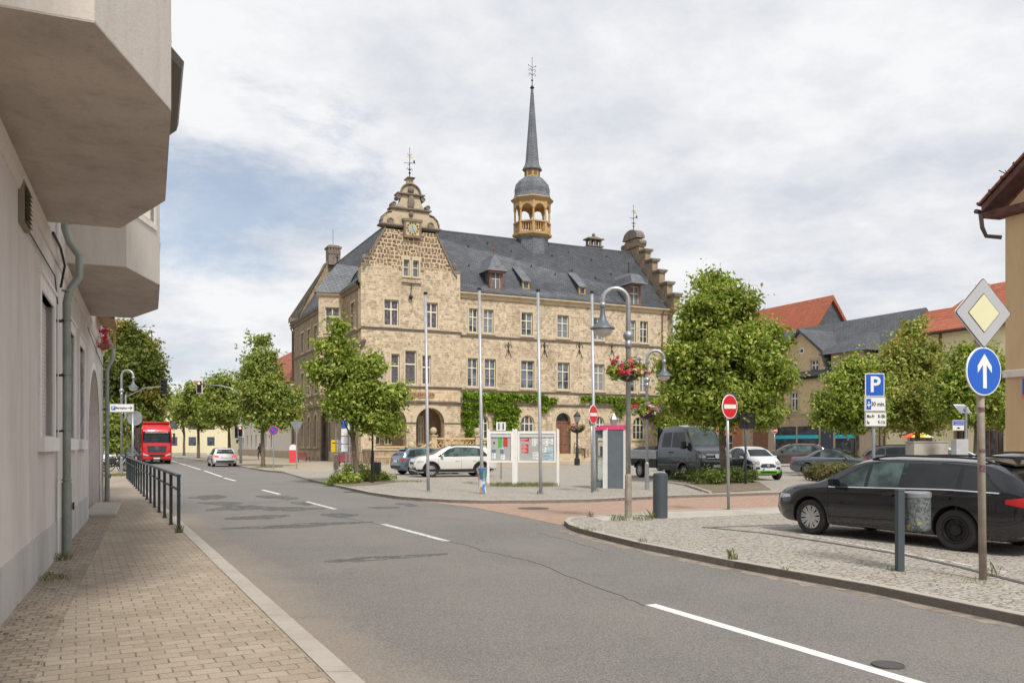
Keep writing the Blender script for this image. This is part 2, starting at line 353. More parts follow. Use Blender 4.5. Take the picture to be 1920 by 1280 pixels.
def cobble(name, c1, c2, joint, sc, dirt):
    m = Mat(name); o = m.n('ShaderNodeMapping', {'Vector': m.obj(), 'Rotation': (0, 0, R(-22)), 'Scale': (1.0, 1.25, 1)}).outputs[0]
    v = m.n('ShaderNodeTexVoronoi', {'Scale': sc, 'Randomness': .62}, feature='DISTANCE_TO_EDGE'); m.lk(o, v.inputs['Vector'])
    v2 = m.n('ShaderNodeTexVoronoi', {'Scale': sc, 'Randomness': .62}); m.lk(o, v2.inputs['Vector'])
    s_ = m.n('ShaderNodeSeparateColor', {0: v2.outputs['Color']})
    col = m.mix(s_.outputs[0], c1, c2)
    n1 = m.noise(m.obj(), .6, 6, .65); n2 = m.noise(m.obj(), 40, 4)
    col = m.mix(m.math('MULTIPLY', m.rng(n1, .48, .7), .5), col, dirt)
    k = m.rng(n2, .3, .7, .85, 1.15)
    col = m.mix(1.0, col, m.n('ShaderNodeCombineColor', {0: k, 1: k, 2: k}).outputs[0], 'MULTIPLY')
    e = m.rng(v.outputs[0], .02, .085)
    col = m.mix(e, joint, col)
    return m.fin(col, .8, bump=e, bs=.9, bd=.02, spec=.35)
MT['cobble'] = cobble('grey_cobbles', (.50,.465,.41), (.40,.37,.32), (.25,.22,.18), 9.6, (.40,.33,.24))
MT['cobble_strip'] = pavers('old_strip_setts', (.42,.355,.28), (.30,.25,.195), (.15,.12,.09), .12, .10, -(AZ-math.pi/2), .008, (.17,.13,.08), .05)
MT['kerb'] = trim('granite_kerb', (.47,.43,.38), (.28,.24,.2), .4)
MT['earth'] = trim('earth', (.22,.18,.13), (.12,.09,.06), .6)
MT['dark_line'] = plain('dark_stone_row', (.10,.09,.095), .8, bump=.4, sc=20)
def paint(name, c, dens=.62):
    m = Mat(name); a = m.noise(m.obj(), 14, 6, .75); b = m.noise(m.obj(), 70, 3)
    col = m.mix(m.rng(a, dens, dens+.06), c, (.2,.19,.18)); k = m.rng(b, .3, .7, .88, 1.05)
    return m.fin(m.mix(1.0, col, m.n('ShaderNodeCombineColor', {0: k, 1: k, 2: k}).outputs[0], 'MULTIPLY'), .7, spec=.3)
MT['roadpaint'] = paint('road_paint', (.80,.79,.77))
MT['roadpaint_worn'] = paint('worn_road_paint', (.74,.73,.71), .52)
pm = Mat('dark_road_patch'); pn = pm.noise(pm.n('ShaderNodeMapping', {'Vector': pm.obj(), 'Scale': (1, 1, 1)}).outputs[0], 2.6, 8, .75)
pm.fin(pm.mix(pm.rng(pm.noise(pm.obj(), 60, 3, .7), .35, .65), (.10,.098,.095), (.165,.16,.155)), .85); tr_ = pm.n('ShaderNodeBsdfTransparent'); xs_ = pm.n('ShaderNodeMixShader', {0: pm.rng(pn, .40, .56)}); pm.lk(tr_.outputs[0], xs_.inputs[1]); pm.lk(pm.p.outputs[0], xs_.inputs[2]); pm.lk(xs_.outputs[0], pm.o.inputs[0]); MT['patch'] = pm.m  # darker road tone, broken up by transparent gaps
# simple ones
MT['glass'] = None
def glass(name, c, rough=.06, var=.4, sc=1.3):
    m = Mat(name); a = m.noise(m.obj(), sc, 3)
    return m.fin(m.mix(m.rng(a, .4, .62), c, tuple(x*(1+var*3)+.01 for x in c)), rough, spec=.8)
MT['glass'] = glass('window_glass', (.035,.042,.055))
gm_ = Mat('hall_window_glass'); ob_ = gm_.n('ShaderNodeObjectInfo').outputs['Random']; sx_ = gm_.n('ShaderNodeSeparateXYZ', {0: gm_.obj()})
fold = gm_.math('MULTIPLY', gm_.rng(gm_.math('SINE', gm_.math('MULTIPLY', sx_.outputs[0], 34.0)), -1, 1, .75, 1.0), 1.0)
cur = gm_.mix(1.0, gm_.mix(ob_, (.12,.14,.19), (.30,.32,.36)), gm_.n('ShaderNodeCombineColor', {0: fold, 1: fold, 2: fold}).outputs[0], 'MULTIPLY')
fr_ = gm_.math('FRACT', gm_.math('MULTIPLY', ob_, 7.3)); zf_ = gm_.math('FRACT', gm_.math('MULTIPLY', sx_.outputs[2], .21))
col_ = gm_.mix(gm_.rng(gm_.noise(gm_.obj(), .9, 2), .42, .58), cur, (.025,.03,.04)); MT['glass_hall'] = gm_.fin(gm_.mix(gm_.math('GREATER_THAN', fr_, .62), col_, cur), .1, spec=.7)
MT['glass_lead'] = glass('leaded_glass', (.05,.042,.05), .2, .6, 4)
MT['carglass'] = glass('car_glass', (.008,.011,.012), .03, .25, 1.1)
MT['carglass'].node_tree.nodes['Principled BSDF'].inputs['Specular IOR Level'].default_value = .45
MT['carglass_g'] = glass('green_tint_glass', (.05,.08,.075), .04, .6, 1.5)
P = plain
MT['cream'] = P('cream_window_paint', (.78,.72,.55), .55, var=.06)
MT['white'] = P('white_paint', (.80,.79,.77), .5, var=.07)
MT['cover'] = P('worn_iron_cover', (.11,.10,.095), .7, .3)
MT['iron'] = P('black_iron', (.03,.03,.033), .5, .3)
MT['galv'] = P('galvanised_steel', (.42,.44,.46), .42, .75, var=.2, sc=5)
MT['alu'] = P('grey_metal_pole', (.46,.47,.49), .45, .5, var=.15, sc=4)
MT['lampgrey'] = P('lamp_grey_paint', (.30,.33,.36), .5, .2, var=.15, sc=4)
MT['lamphead'] = P('lamp_head_paint', (.14,.165,.19), .45, .2, var=.1)
MT['dirtypole'] = P('dirty_tan_pole', (.37,.32,.26), .7, .1, var=.35, sc=4)
MT['railpaint'] = P('dark_rail_paint', (.035,.047,.055), .45, .2, var=.12)
MT['anth'] = P('anthracite_paint', (.075,.095,.11), .5, .2, var=.12)
MT['zincpipe'] = P('grey_green_pipe', (.31,.34,.31), .5, .35, var=.25, sc=3)
MT['rubber'] = P('tyre_rubber', (.028,.026,.025), .8, var=.3, sc=8)
MT['plastic'] = P('black_plastic', (.022,.022,.024), .55)
MT['rimsilver'] = P('rim_silver', (.62,.62,.63), .3, .8)
MT['rimblack'] = P('steel_rim_black', (.02,.02,.022), .45, .3)
MT['chrome'] = P('chrome', (.75,.75,.76), .15, 1.0)
MT['redlamp'] = P('red_lamp_glass', (.45,.02,.02), .15)
MT['headlamp'] = P('headlamp_glass', (.55,.56,.58), .1, .3)
MT['signred'] = P('sign_red', (.62,.02,.03), .4, var=.05)
MT['signblue'] = P('sign_blue', (.01,.11,.55), .4, var=.05)
MT['signwhite'] = P('sign_white', (.82,.82,.81), .4, var=.05)
MT['signyellow'] = P('sign_yellow', (.72,.69,.44), .5, var=.04)
MT['signgrey'] = P('sign_back_grey', (.27,.29,.31), .5, .4)
MT['signblack'] = P('sign_black', (.03,.03,.03), .5)
MT['bark'] = P('bark', (.17,.135,.10), .95, var=.5, sc=9, bump=.8)
MT['wood'] = P('brown_wood', (.22,.10,.06), .6, var=.3, sc=5)
MT['ochre'] = P('ochre_painted_wood', (.50,.33,.14), .6, var=.15)
MT['gold'] = P('gold_leaf', (.66,.52,.24), .5, .2)
MT['plate'] = P('number_plate', (.75,.76,.75), .45, var=.05)
MT['pink'] = P('magenta_panel', (.68,.08,.22), .4)
MT['bakegrey'] = P('slate_grey_panel', (.13,.155,.175), .45)
MT['concrete'] = P('concrete', (.45,.42,.37), .85, var=.25, sc=2, bump=.3)
def leafmat(name, c1, c2, c3, patch=None, dens=.5, sc=.55):
    m = Mat(name); g = m.n('ShaderNodeNewGeometry'); rnd = g.outputs['Random Per Island']
    a = m.noise(m.obj(), sc, 3)
    col = m.mix(rnd, c1, c2); col = m.mix(m.math('MULTIPLY', m.math('GREATER_THAN', rnd, .62), .8), col, c3)
    if patch: col = m.mix(m.math('MULTIPLY', m.rng(a, dens, dens+.12), m.rng(rnd, .1, .5)), col, patch)
    k = m.rng(a, .3, .7, .75, 1.2)
    col = m.mix(1.0, col, m.n('ShaderNodeCombineColor', {0: k, 1: k, 2: k}).outputs[0], 'MULTIPLY')
    m.fin(col, .55, spec=.35)
    tr = m.n('ShaderNodeBsdfTranslucent'); m.lk(col, tr.inputs[0])
    ms = m.n('ShaderNodeMixShader', {0: .42}); m.lk(m.p.outputs[0], ms.inputs[1]); m.lk(tr.outputs[0], ms.inputs[2]); m.lk(ms.outputs[0], m.o.inputs[0])
    return m.m
MT['leaf'] = leafmat('linden_leaves', (.15,.24,.025), (.34,.43,.05), (.60,.62,.17))
MT['leaf_y'] = leafmat('yellowish_linden_leaves', (.20,.25,.035), (.37,.40,.07), (.58,.56,.18))
MT['leaf_d'] = leafmat('chestnut_leaves', (.11,.17,.03), (.19,.25,.045), (.34,.34,.08), (.52,.36,.09), .53, .16)
MT['leaf_far'] = leafmat('street_tree_leaves', (.16,.24,.035), (.29,.37,.06), (.54,.55,.16))
MT['ivy'] = leafmat('ivy_leaves', (.13,.25,.012), (.22,.38,.02), (.42,.52,.06))
MT['shrub'] = leafmat('shrub_leaves', (.07,.13,.02), (.14,.20,.035), (.25,.27,.07))
MT['cotone'] = leafmat('reddish_shrub_leaves', (.13,.17,.04), (.19,.22,.06), (.30,.18,.10))
MT['grass'] = leafmat('grass_blades', (.11,.15,.03), (.19,.22,.05), (.36,.33,.14))
MT['petal_red'] = leafmat('red_petals', (.65,.03,.05), (.75,.06,.12), (.85,.25,.3))
MT['petal_pink'] = leafmat('pink_petals', (.7,.08,.2), (.75,.2,.3), (.85,.75,.75))
MT['petal_white'] = leafmat('white_petals', (.8,.8,.78), (.7,.7,.75), (.35,.2,.5))
MT['petal_purple'] = leafmat('purple_petals', (.18,.06,.3), (.3,.1,.4), (.45,.3,.6))
# ---------------------------------------------------------------- foliage
def leaf_cloud(name, mat, parent, blobs, n, size, seed=0, sig=.26, per=26, shell=.5, aspect=1.6, up=.5, stuff=None, loc=None, gaps=0.0):
    rg = np.random.default_rng(seed)
    B = np.array(blobs, float); vol = B[:, 3]*B[:, 4]*B[:, 5]; vol = vol**.8; pr = vol/vol.sum()
    nc = max(1, n//per); bi = rg.choice(len(B), nc, p=pr)
    d = rg.normal(size=(nc, 3)); d /= np.linalg.norm(d, axis=1)[:, None]
    rad = shell+(1-shell)*rg.random(nc)**.6
    cc = B[bi, :3]+d*B[bi, 3:]*rad[:, None]
    if gaps:
        ph = rg.random(9)*6.28; K = 2*math.pi/(gaps*np.array([1.0, .62, .41]))
        f = sum(np.sin(cc[:, i % 3]*K[j]*(1+.13*i)+ph[j*3+i])*np.sin(cc[:, (i+1) % 3]*K[j]+ph[i]) for j in range(3) for i in range(3))
        keep = f > np.quantile(f, .30); cc = cc[keep]; d = d[keep]; nc = len(cc); per = int(per/.7)
    ci = np.repeat(np.arange(nc), per); N = len(ci)
    sd_ = rg.normal(size=(nc, 3)); sd_[:, 2] = -.35-.3*rg.random(nc); sd_ /= np.linalg.norm(sd_, axis=1)[:, None]; sc_ = sig*(.5+1.0*rg.random(nc))
    c = cc[ci]+np.clip(rg.normal(size=(N, 3)), -1.7, 1.7)*(sc_[ci, None])*np.array([.62, .62, .42])+(sd_*sc_[:, None]*1.25)[ci]*np.clip(rg.normal(size=(N, 1)), -1.5, 1.5)
    nrm = rg.normal(size=(N, 3))*.62+d[ci]*.75+np.array([0, 0, up]); nrm /= np.linalg.norm(nrm, axis=1)[:, None]
    t = rg.normal(size=(N, 3))+np.array([0, 0, -.5]); t -= nrm*(t*nrm).sum(1)[:, None]; t /= np.linalg.norm(t, axis=1)[:, None]
    b = np.cross(nrm, t); s = size*(.6+.8*rg.random(N))[:, None]
    V = np.stack([c-t*s*.5*aspect, c-b*s*.42+t*s*.06+nrm*s*.08, c+t*s*.5*aspect, c+b*s*.42+t*s*.06+nrm*s*.08], 1).reshape(-1, 3)
    me = bpy.data.meshes.new(name); me.vertices.add(len(V)); me.vertices.foreach_set('co', V.ravel())
    me.loops.add(len(V)); me.loops.foreach_set('vertex_index', np.arange(len(V), dtype=np.int32))
    me.polygons.add(N); me.polygons.foreach_set('loop_start', np.arange(0, len(V), 4, dtype=np.int32)); me.polygons.foreach_set('loop_total', np.full(N, 4, np.int32))
    me.materials.append(mat); me.update(); me.validate()
    o = bpy.data.objects.new(name, me); COL.objects.link(o)
    if parent: o.parent = parent
    if loc: o.location = loc
    if stuff: o['kind'] = 'stuff'
    return o
def grass_tuft(name, x, y, r, n, h, seed, label, cat='weed', mat=None, z=0.0, ry=None, group=None, stuff=False):
    rg = random.Random(seed); mb = MB()
    for i in range(n):
        a = rg.random()*6.28; q = r*math.sqrt(rg.random()); bx, by = q*math.cos(a), (ry or r)/r*q*math.sin(a)
        hh = h*(.4+.7*rg.random()); la = rg.random()*6.28; l = hh*(.2+.5*rg.random()); wd = (.003+.004*rg.random()) if h < .3 else .006
        dx, dy = math.cos(la), math.sin(la)
        mb.add([(bx-dy*wd, by+dx*wd, 0), (bx+dy*wd, by-dx*wd, 0), (bx+dx*l*.5, by+dy*l*.5, hh*.7), (bx+dx*l, by+dy*l, hh)], [(0, 1, 2), (0, 2, 3)])
    o = mb.build(name, mat or MT['grass'], loc=(x, y, z))
    return tag(o, label, cat, group, 'stuff' if stuff else None)
def tree(name, x, y, H, trunk_h, r, blobs, n, size, mat, label, group=None, seed=1, lean=(0, 0), sig=.3, limbs=9, z=0, sparse=False):
    rg = random.Random(seed); root = empty(name, (x, y, z), 0, label, 'tree', group)
    mb = MB(); top = Vector((lean[0], lean[1], H*.86))
    pts = [Vector((0, 0, -.1)), Vector((.01, 0, .25))]+[Vector((lean[0]*t+rg.uniform(-.05, .05)*H*.1, lean[1]*t+rg.uniform(-.05, .05)*H*.1, H*.86*t)) for t in (.2, .35, .5, .65, .8, 1)]
    rd = [r*1.45, r*1.1, r, r*.85, r*.65, r*.45, r*.28, r*.08]
    mb.tube(pts, rd, 10)
    tk = mb.build('trunk', MT['bark'], root, smooth=True)
    for i in range(limbs):
        b = blobs[rg.randrange(len(blobs))]; t = rg.uniform(trunk_h/H, .75)
        p0 = Vector((lean[0]*t, lean[1]*t, H*.86*t)); p2 = Vector((b[0]+rg.uniform(-.5, .5)*b[3], b[1]+rg.uniform(-.5, .5)*b[4], max(b[2]+rg.uniform(-.3, .6)*b[5], trunk_h+.3)))
        pm = (p0+p2)/2+Vector((rg.uniform(-.2, .2), rg.uniform(-.2, .2), rg.uniform(.0, .3)))
        l = MB(); l.tube([p0, pm, p2], [r*.5*(1.1-t), r*.28*(1.1-t), .012], 6)
        l.build('limb', MT['bark'], root, smooth=True)
    ex = []
    for b in blobs:
        for k in range(7):
            a = rg.uniform(0, 6.283); e = rg.uniform(-.5, 1.1); q_ = rg.uniform(.10, .22)
            dx, dy, dz = math.cos(a)*math.cos(e), math.sin(a)*math.cos(e), math.sin(e)
            ex.append((b[0]+dx*b[3]*1.02, b[1]+dy*b[4]*1.02, b[2]+dz*b[5]*1.04, b[3]*q_+.06, b[4]*q_+.06, b[5]*q_*1.1+.06))
    leaf_cloud('crown', mat, root, [(b[0], b[1], b[2], b[3]*.94, b[4]*.94, b[5]*.92) for b in blobs]+ex, n, size, seed, sig*1.12, gaps=max(1.1, H*.26))
    return root
# ================================================================ GROUND
RZ = -.09
def struct(o): o['kind'] = 'structure'; return o
def sheet(name, poly, z0, z1, mat): return struct(MB().prism(poly, z0, z1).build(name, mat))
sheet('ground', [(-1500, -300), (1500, -300), (1500, 2500), (-1500, 2500)], -.6, -.16, MT['earth'])
KS = -.489
def kx(d): return -1.09+KS*(d-5.74)
def rot_slope(d0, d1, off=0): return [(kx(d0)+off, d0), (kx(d1)+off, d1)]
sheet('road', [(kx(-25)-1, -25), (60, -25), (60, 60), (10, 160), (kx(330)+30, 330), (kx(330)-1, 330)], -.15, RZ, MT['asphalt'])
# left pavement, its kerb and the cobble strip along the wall
W0 = Vector((-9.05, 18.16)); a_ = Vector((-.391, .920)); n_ = Vector((.920, .391))
def LBP(l, m): return (W0.x+l*a_.x+m*n_.x, W0.y+l*a_.y+m*n_.y)
kl = [(kx(-25), -25), (kx(60), 60), (kx(330), 330)]
sheet('pavement', [(-140, -25), kl[0], kl[1], kl[2], (-300, 330)], -.159, 0.0, MT['pave'])
mb = MB(); rg = random.Random(3); d = -4.0
while d < 110:
    L = 1.0
    mb.prism([(kx(d+.012)-.10, d+.012), (kx(d+.012)+.10, d+.012), (kx(d+L)+.10, d+L), (kx(d+L)-.10, d+L)], -.14, .008+rg.uniform(0, .004)); d += L
struct(mb.build('kerb', MT['kerb']))
sheet('cobble_strip', [LBP(-22, -.1), LBP(-22, .52), LBP(7.5, .46), LBP(7.5, -.1)], -.01, .005, MT['cobble_strip'])
# centre line dashes
def q(px, py): return G(px, py, RZ)
def dash(d0, d1, w=.13, mat='roadpaint', name='centre_line'):
    def X(d): return q(1220, 1133)[0]+(q(492, 918)[0]-q(1220, 1133)[0])*(d-q(1220, 1133)[1])/(q(492, 918)[1]-q(1220, 1133)[1])
    return ((X(d0), d0), (X(d1), d1))
segs = [((1220,1133), (1960,1352)), ((718,982), (837,1014)), ((575,940), (628,954)), ((492,918), (524,926)), ((420,895.5), (441,901)), ((383,882), (416,893.5)), ((352,872.5), (376,880)), ((335,867.5), (350,872)), ((322,863), (332,866.5)), ((312,859.5), (320,862))]
mw = MB(); mn = MB()
for i, (p0, p1) in enumerate(segs):
    a, b = Vector(q(*p0)), Vector(q(*p1)); t = (b-a).normalized(); n = Vector((-t.y, t.x))*.065
    (mw if i in (1, 2) else mn).prism([tuple(a-n), tuple(b-n), tuple(b+n), tuple(a+n)], RZ-.002, RZ+.005)
struct(mn.build('centre_line', MT['roadpaint'])); struct(mw.build('worn_centre_line', MT['roadpaint_worn']))
# dark ragged streaks and crack in the road
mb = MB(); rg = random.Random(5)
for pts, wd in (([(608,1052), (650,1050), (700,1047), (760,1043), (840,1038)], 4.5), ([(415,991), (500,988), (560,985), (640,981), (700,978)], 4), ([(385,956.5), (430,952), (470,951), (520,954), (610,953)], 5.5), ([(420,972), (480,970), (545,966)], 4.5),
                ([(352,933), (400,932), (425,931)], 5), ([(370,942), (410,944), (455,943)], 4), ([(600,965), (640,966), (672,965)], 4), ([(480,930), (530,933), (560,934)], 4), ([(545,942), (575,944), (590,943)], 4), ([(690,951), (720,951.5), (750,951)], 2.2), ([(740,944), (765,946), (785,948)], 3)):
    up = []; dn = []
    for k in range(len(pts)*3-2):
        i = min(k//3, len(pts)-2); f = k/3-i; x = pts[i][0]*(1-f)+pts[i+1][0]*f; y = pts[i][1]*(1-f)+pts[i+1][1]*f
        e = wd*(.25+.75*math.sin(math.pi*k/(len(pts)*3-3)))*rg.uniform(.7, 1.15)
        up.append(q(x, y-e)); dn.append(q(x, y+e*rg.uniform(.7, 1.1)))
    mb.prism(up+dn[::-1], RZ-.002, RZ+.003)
struct(mb.build('dark_road_streaks', MT['patch']))
mb = MB(); cr = [(837,1014), (880,1022), (905,1033), (955,1042), (1000,1052), (1060,1078), (1120,1101), (1180,1123), (1220,1140)]
pt = []
for i in range(len(cr)-1):
    for f in (0, .25, .5, .75): pt.append(q(cr[i][0]*(1-f)+cr[i+1][0]*f+rg.uniform(-4, 4), cr[i][1]*(1-f)+cr[i+1][1]*f+rg.uniform(-1, 1)))
mb.strip(pt, .013, RZ-.002, RZ+.0035)
for cc_ in ([(1010,1000), (1060,1012), (1120,1028), (1150,1036)],):
    pt = [q(cc_[i][0]*(1-f)+cc_[i+1][0]*f+rg.uniform(-3, 3), cc_[i][1]*(1-f)+cc_[i+1][1]*f+rg.uniform(-2, 2)) for i in range(len(cc_)-1) for f in (0, .2, .4, .6, .8)]; mb.strip(pt, .006, RZ-.002, RZ+.003)
pt = [q(600+i*12+rg.uniform(-3, 3), 962+i*2.2) for i in range(11)]; mb.strip(pt, .015, RZ-.002, RZ+.0035)
struct(mb.build('road_crack', P('crack_filler', (.085,.08,.076), .9)))
mb = MB()
for px, py, rr_ in ((660,922,.30), (1665,1247,.12), (1000,953,.42)):
    x, y = q(px, py); mb.lathe([(rr_, -.01), (rr_, .006), (rr_*.9, .007), (rr_*.88, .004), (0.01, .004)], 20, (x, y, RZ+.006))
struct(mb.build('manhole_cover', MT['cover']))
# right foreground cobbled pavement
near_k = [(2600,1345), (1920,1155), (1640,1098), (1375,1052), (1200,1018), (1120,999), (1085,990), (1066,983), (1058,976), (1066,970), (1100,967)]
nk = [G(*p) for p in near_k]; p_e = G(1476, 950); far_e = (p_e[0]+26, p_e[1]+9.9)
sheet('cobbled_parking', [(14, -20), nk[0]]+nk[1:]+[p_e, far_e, (60, -20)], -.159, 0.0, MT['cobble'])
mb = MB(); mb.strip(nk+[G(1256, 957), p_e, far_e], .13, -.14, .01, side=-1); struct(mb.build('parking_kerb', MT['kerb']))
def dust(name, pts, w0, side, seed):
    rg2 = random.Random(seed); P2 = []
    for i in range(len(pts)-1):
        n = max(2, int((Vector(pts[i+1])-Vector(pts[i])).length/.25))
        for k in range(n): P2.append(tuple(Vector(pts[i]).lerp(Vector(pts[i+1]), k/n)))
    inn = offset(P2, side*.05); ou = [ (lambda o_: o_)(offset(P2, side*(w0*rg2.uniform(.45, 1.2)))[j]) for j in range(len(P2))]
    mb = MB()
    for j in range(len(P2)-1): mb.prism([inn[j], inn[j+1], ou[j+1], ou[j]], RZ-.002, RZ+.0025)
    struct(mb.build(name, P('road_edge_dust', (.30,.25,.195), .95, var=.5, sc=7, bump=.3)))
dust('road_edge_dust', nk[1:8], .26, 1, 3)
path_lo = [G(1130, 976), G(1255, 972), G(1476, 961)]; path_lo.append((path_lo[-1][0]+24, path_lo[-1][1]+9.2))
path_hi = [G(1110, 969), G(1256, 959), G(1476, 951.5)]; path_hi.append((path_hi[-1][0]+24, path_hi[-1][1]+9.2))
sheet('pale_path', path_lo+path_hi[::-1], -.01, .006, MT['whitepath'])
mb = MB(); ln = [G(1318, 988), G(1440, 1000), G(1560, 1018), G(1700, 1041), G(1800, 1063), G(1930, 1096), G(2300, 1190)]
mb.strip(ln, .09, -.01, .008); mb.strip([G(1318, 989), G(1400, 986), G(1480, 983)], .08, -.01, .007); struct(mb.build('dark_stone_row', MT['dark_line']))
mb = MB(); 
for i in range(9):
    f0, f1 = i/9, (i+.75)/9; A, B = Vector(G(1500, 1001)), Vector(G(1900, 1075)); mb.strip([tuple(A.lerp(B, f0)), tuple(A.lerp(B, f1))], .06, -.01, .0065)
struct(mb.build('parking_line', MT['roadpaint_worn']))
# red brick side street (ramps level with the road)
fk = [(435,868), (470,876.5), (499,881), (530,883.5), (580,898), (640,911), (690,922), (745,930), (790,933.5), (845,936.5), (900,938), (1000,937.5), (1100,936), (1260,928.5), (1480,922)]
fkp = [G(*p) for p in fk]; ffar = (fkp[-1][0]+30, fkp[-1][1]+12.6)
sheet('brick_side_street', [q(640, 912), q(690, 925), q(780, 938), q(900, 953), q(990, 971), q(1045, 983), (1.8, 17.5), (8, 20.5), (45, 35), (45, 52), (8, 32), (-6, 36)], -.13, RZ+.006, MT['brickroad'])
# town square slab: cobbles
sheet('cobbled_square', [(-60.5, 145)]+[(-21.9, 68)]+[G(*p) for p in fk[1:4]]+fkp[4:]+[ffar, (95, 60), (95, 220), (-60.5, 220)], -.159, 0.0, MT['cobble'])
mb = MB(); mb.strip(fkp[4:]+[ffar], .13, -.14, .01, side=1); mb.strip([(-60.4, 145), (-21.8, 68)]+fkp[1:4]+[G(560, 883), G(700, 884)], .13, -.14, .01, side=1)
struct(mb.build('square_kerb', MT['kerb']))
# ---- town hall frame (used by the pavings too)
HM = frameM((-13.1, 74.0), (.902, .432)); HMi = HM.inverted()
def HP(s, v): p = HM @ Vector((s, v, 0)); return (p.x, p.y)
sheet('hall_pavement', [G(438, 869), G(470, 876), G(499, 880.3), G(535, 882.6), G(700, 883), (-2, 60), HP(36, -6), HP(36, 3), HP(-1, 3), HP(-3, 60), HP(-8.6, 60)], -.01, .006, MT['tanpave'])
# ================================================================ LEFT BUILDING
LM = frameM((W0.x, W0.y), (a_.x, a_.y))
lb = bpy.data.objects.new('grey_plaster_house', None); COL.objects.link(lb); lb.matrix_world = LM
tag(lb, 'grey-mauve plastered house beside the left pavement with two overhanging polygonal bays', 'house')
def LWP(px, py):
    k = (px-960)/F; d = -(9.05*.92-18.16*.391)/(.92*k+.391); x = k*d
    return ((x+9.05)*-.391+(d-18.16)*.92, ZY(py, d))
wl = MB(); wl.box(-24, 6.9, 0, 9, -.15, 9.2)
wall = wl.build('wall', MT['pl_left'], lb)
cut = MB()
LW = [(-8.45, -6.95, 1.72, 3.50), (-4.9, -3.4, 1.72, 3.50), (-2.25, -.95, 1.72, 3.50)]
for x0, x1, z0, z1 in LW: cut.box(x0, x1, -.5, .12, z0, z1)
def arch_poly(x0, x1, z0, z1, n=14, ratio=1.0):
    r = (x1-x0)/2; c = (x0+x1)/2; zs = z1-r*ratio
    return [(x0, z0), (x1, z0)]+[(c+r*math.cos(math.pi*i/n), zs+r*ratio*math.sin(math.pi*i/n)) for i in range(n+1)]
cut.xz(arch_poly(.35, 4.9, -.2, 3.42, ratio=.8), -.5, .35)
carve(wall, cut)
mb = MB(); mb.box(-24, .1, -.018, .3, -.15, .52); mb.box(4.96, 6.88, -.018, .3, -.15, .52); mb.build('plinth', MT['pl_plinth'], lb)
mb = MB()
for x0, x1 in ((-24, -.0), (-.0, 6.95)): mb.rings([[(x0, .05, 4.18), (x1, .05, 4.18)], [(x0, -.02, 4.20), (x1, -.02, 4.20)], [(x0, -.045, 4.27), (x1, -.045, 4.27)], [(x0, -.06, 4.38), (x1, -.06, 4.38)], [(x0, .05, 4.41), (x1, .05, 4.41)]], False, closed=False)
mb.build('string_course', MT['pl_bay'], lb)
for x0, x1, z0, z1 in LW:
    f = MB(); t = .17
    f.box(x0-t, x0, -.025, .08, z0-.02, z1+t); f.box(x1, x1+t, -.025, .08, z0-.02, z1+t); f.box(x0, x1, -.025, .08, z1, z1+t); f.box(x0-t-.02, x1+t+.02, -.05, .02, z1+t, z1+t+.04)
    fo = f.build('window', MT['pl_white'], lb)
    s_ = MB(); s_.box(x0-t-.03, x1+t+.03, -.075, .16, z0-.20, z0-.02); s_.build('sill', MT['pl_white'], fo)
    g = MB(); g.box(x0, x1, .09, .115, z0-.02, z1)
    for i in range(30): g.box(x0+.05, x1-.05, .083, .09, z0+.05+i*(z1-z0-.1)/30, z0+.05+(i+.75)*(z1-z0-.1)/30)
    g.build('roller_shutter', P('grey_roller_shutter', (.60,.57,.57), .6), fo)
# gate reveal and step
g = MB(); pa = arch_poly(.35, 4.9, 0, 3.42, ratio=.8); pb = arch_poly(.20, 5.05, 0, 3.57, ratio=.8)
g.rings([[(x, -.012, z) for x, z in pa[1:]+pa[:1]], [(x, -.012, z) for x, z in pb[1:]+pb[:1]], [(x, .05, z) for x, z in pb[1:]+pb[:1]]], False, closed=False)
gt = g.build('gateway_surround', MT['pl_white'], lb)
g = MB(); g.bbox(.5, 4.6, -.55, .1, -.1, .10, .03); g.build('doorstep', MT['kerb'], lb)
g = MB(); g.box(-.02, .02, -.02, 0, .1, 3.5)
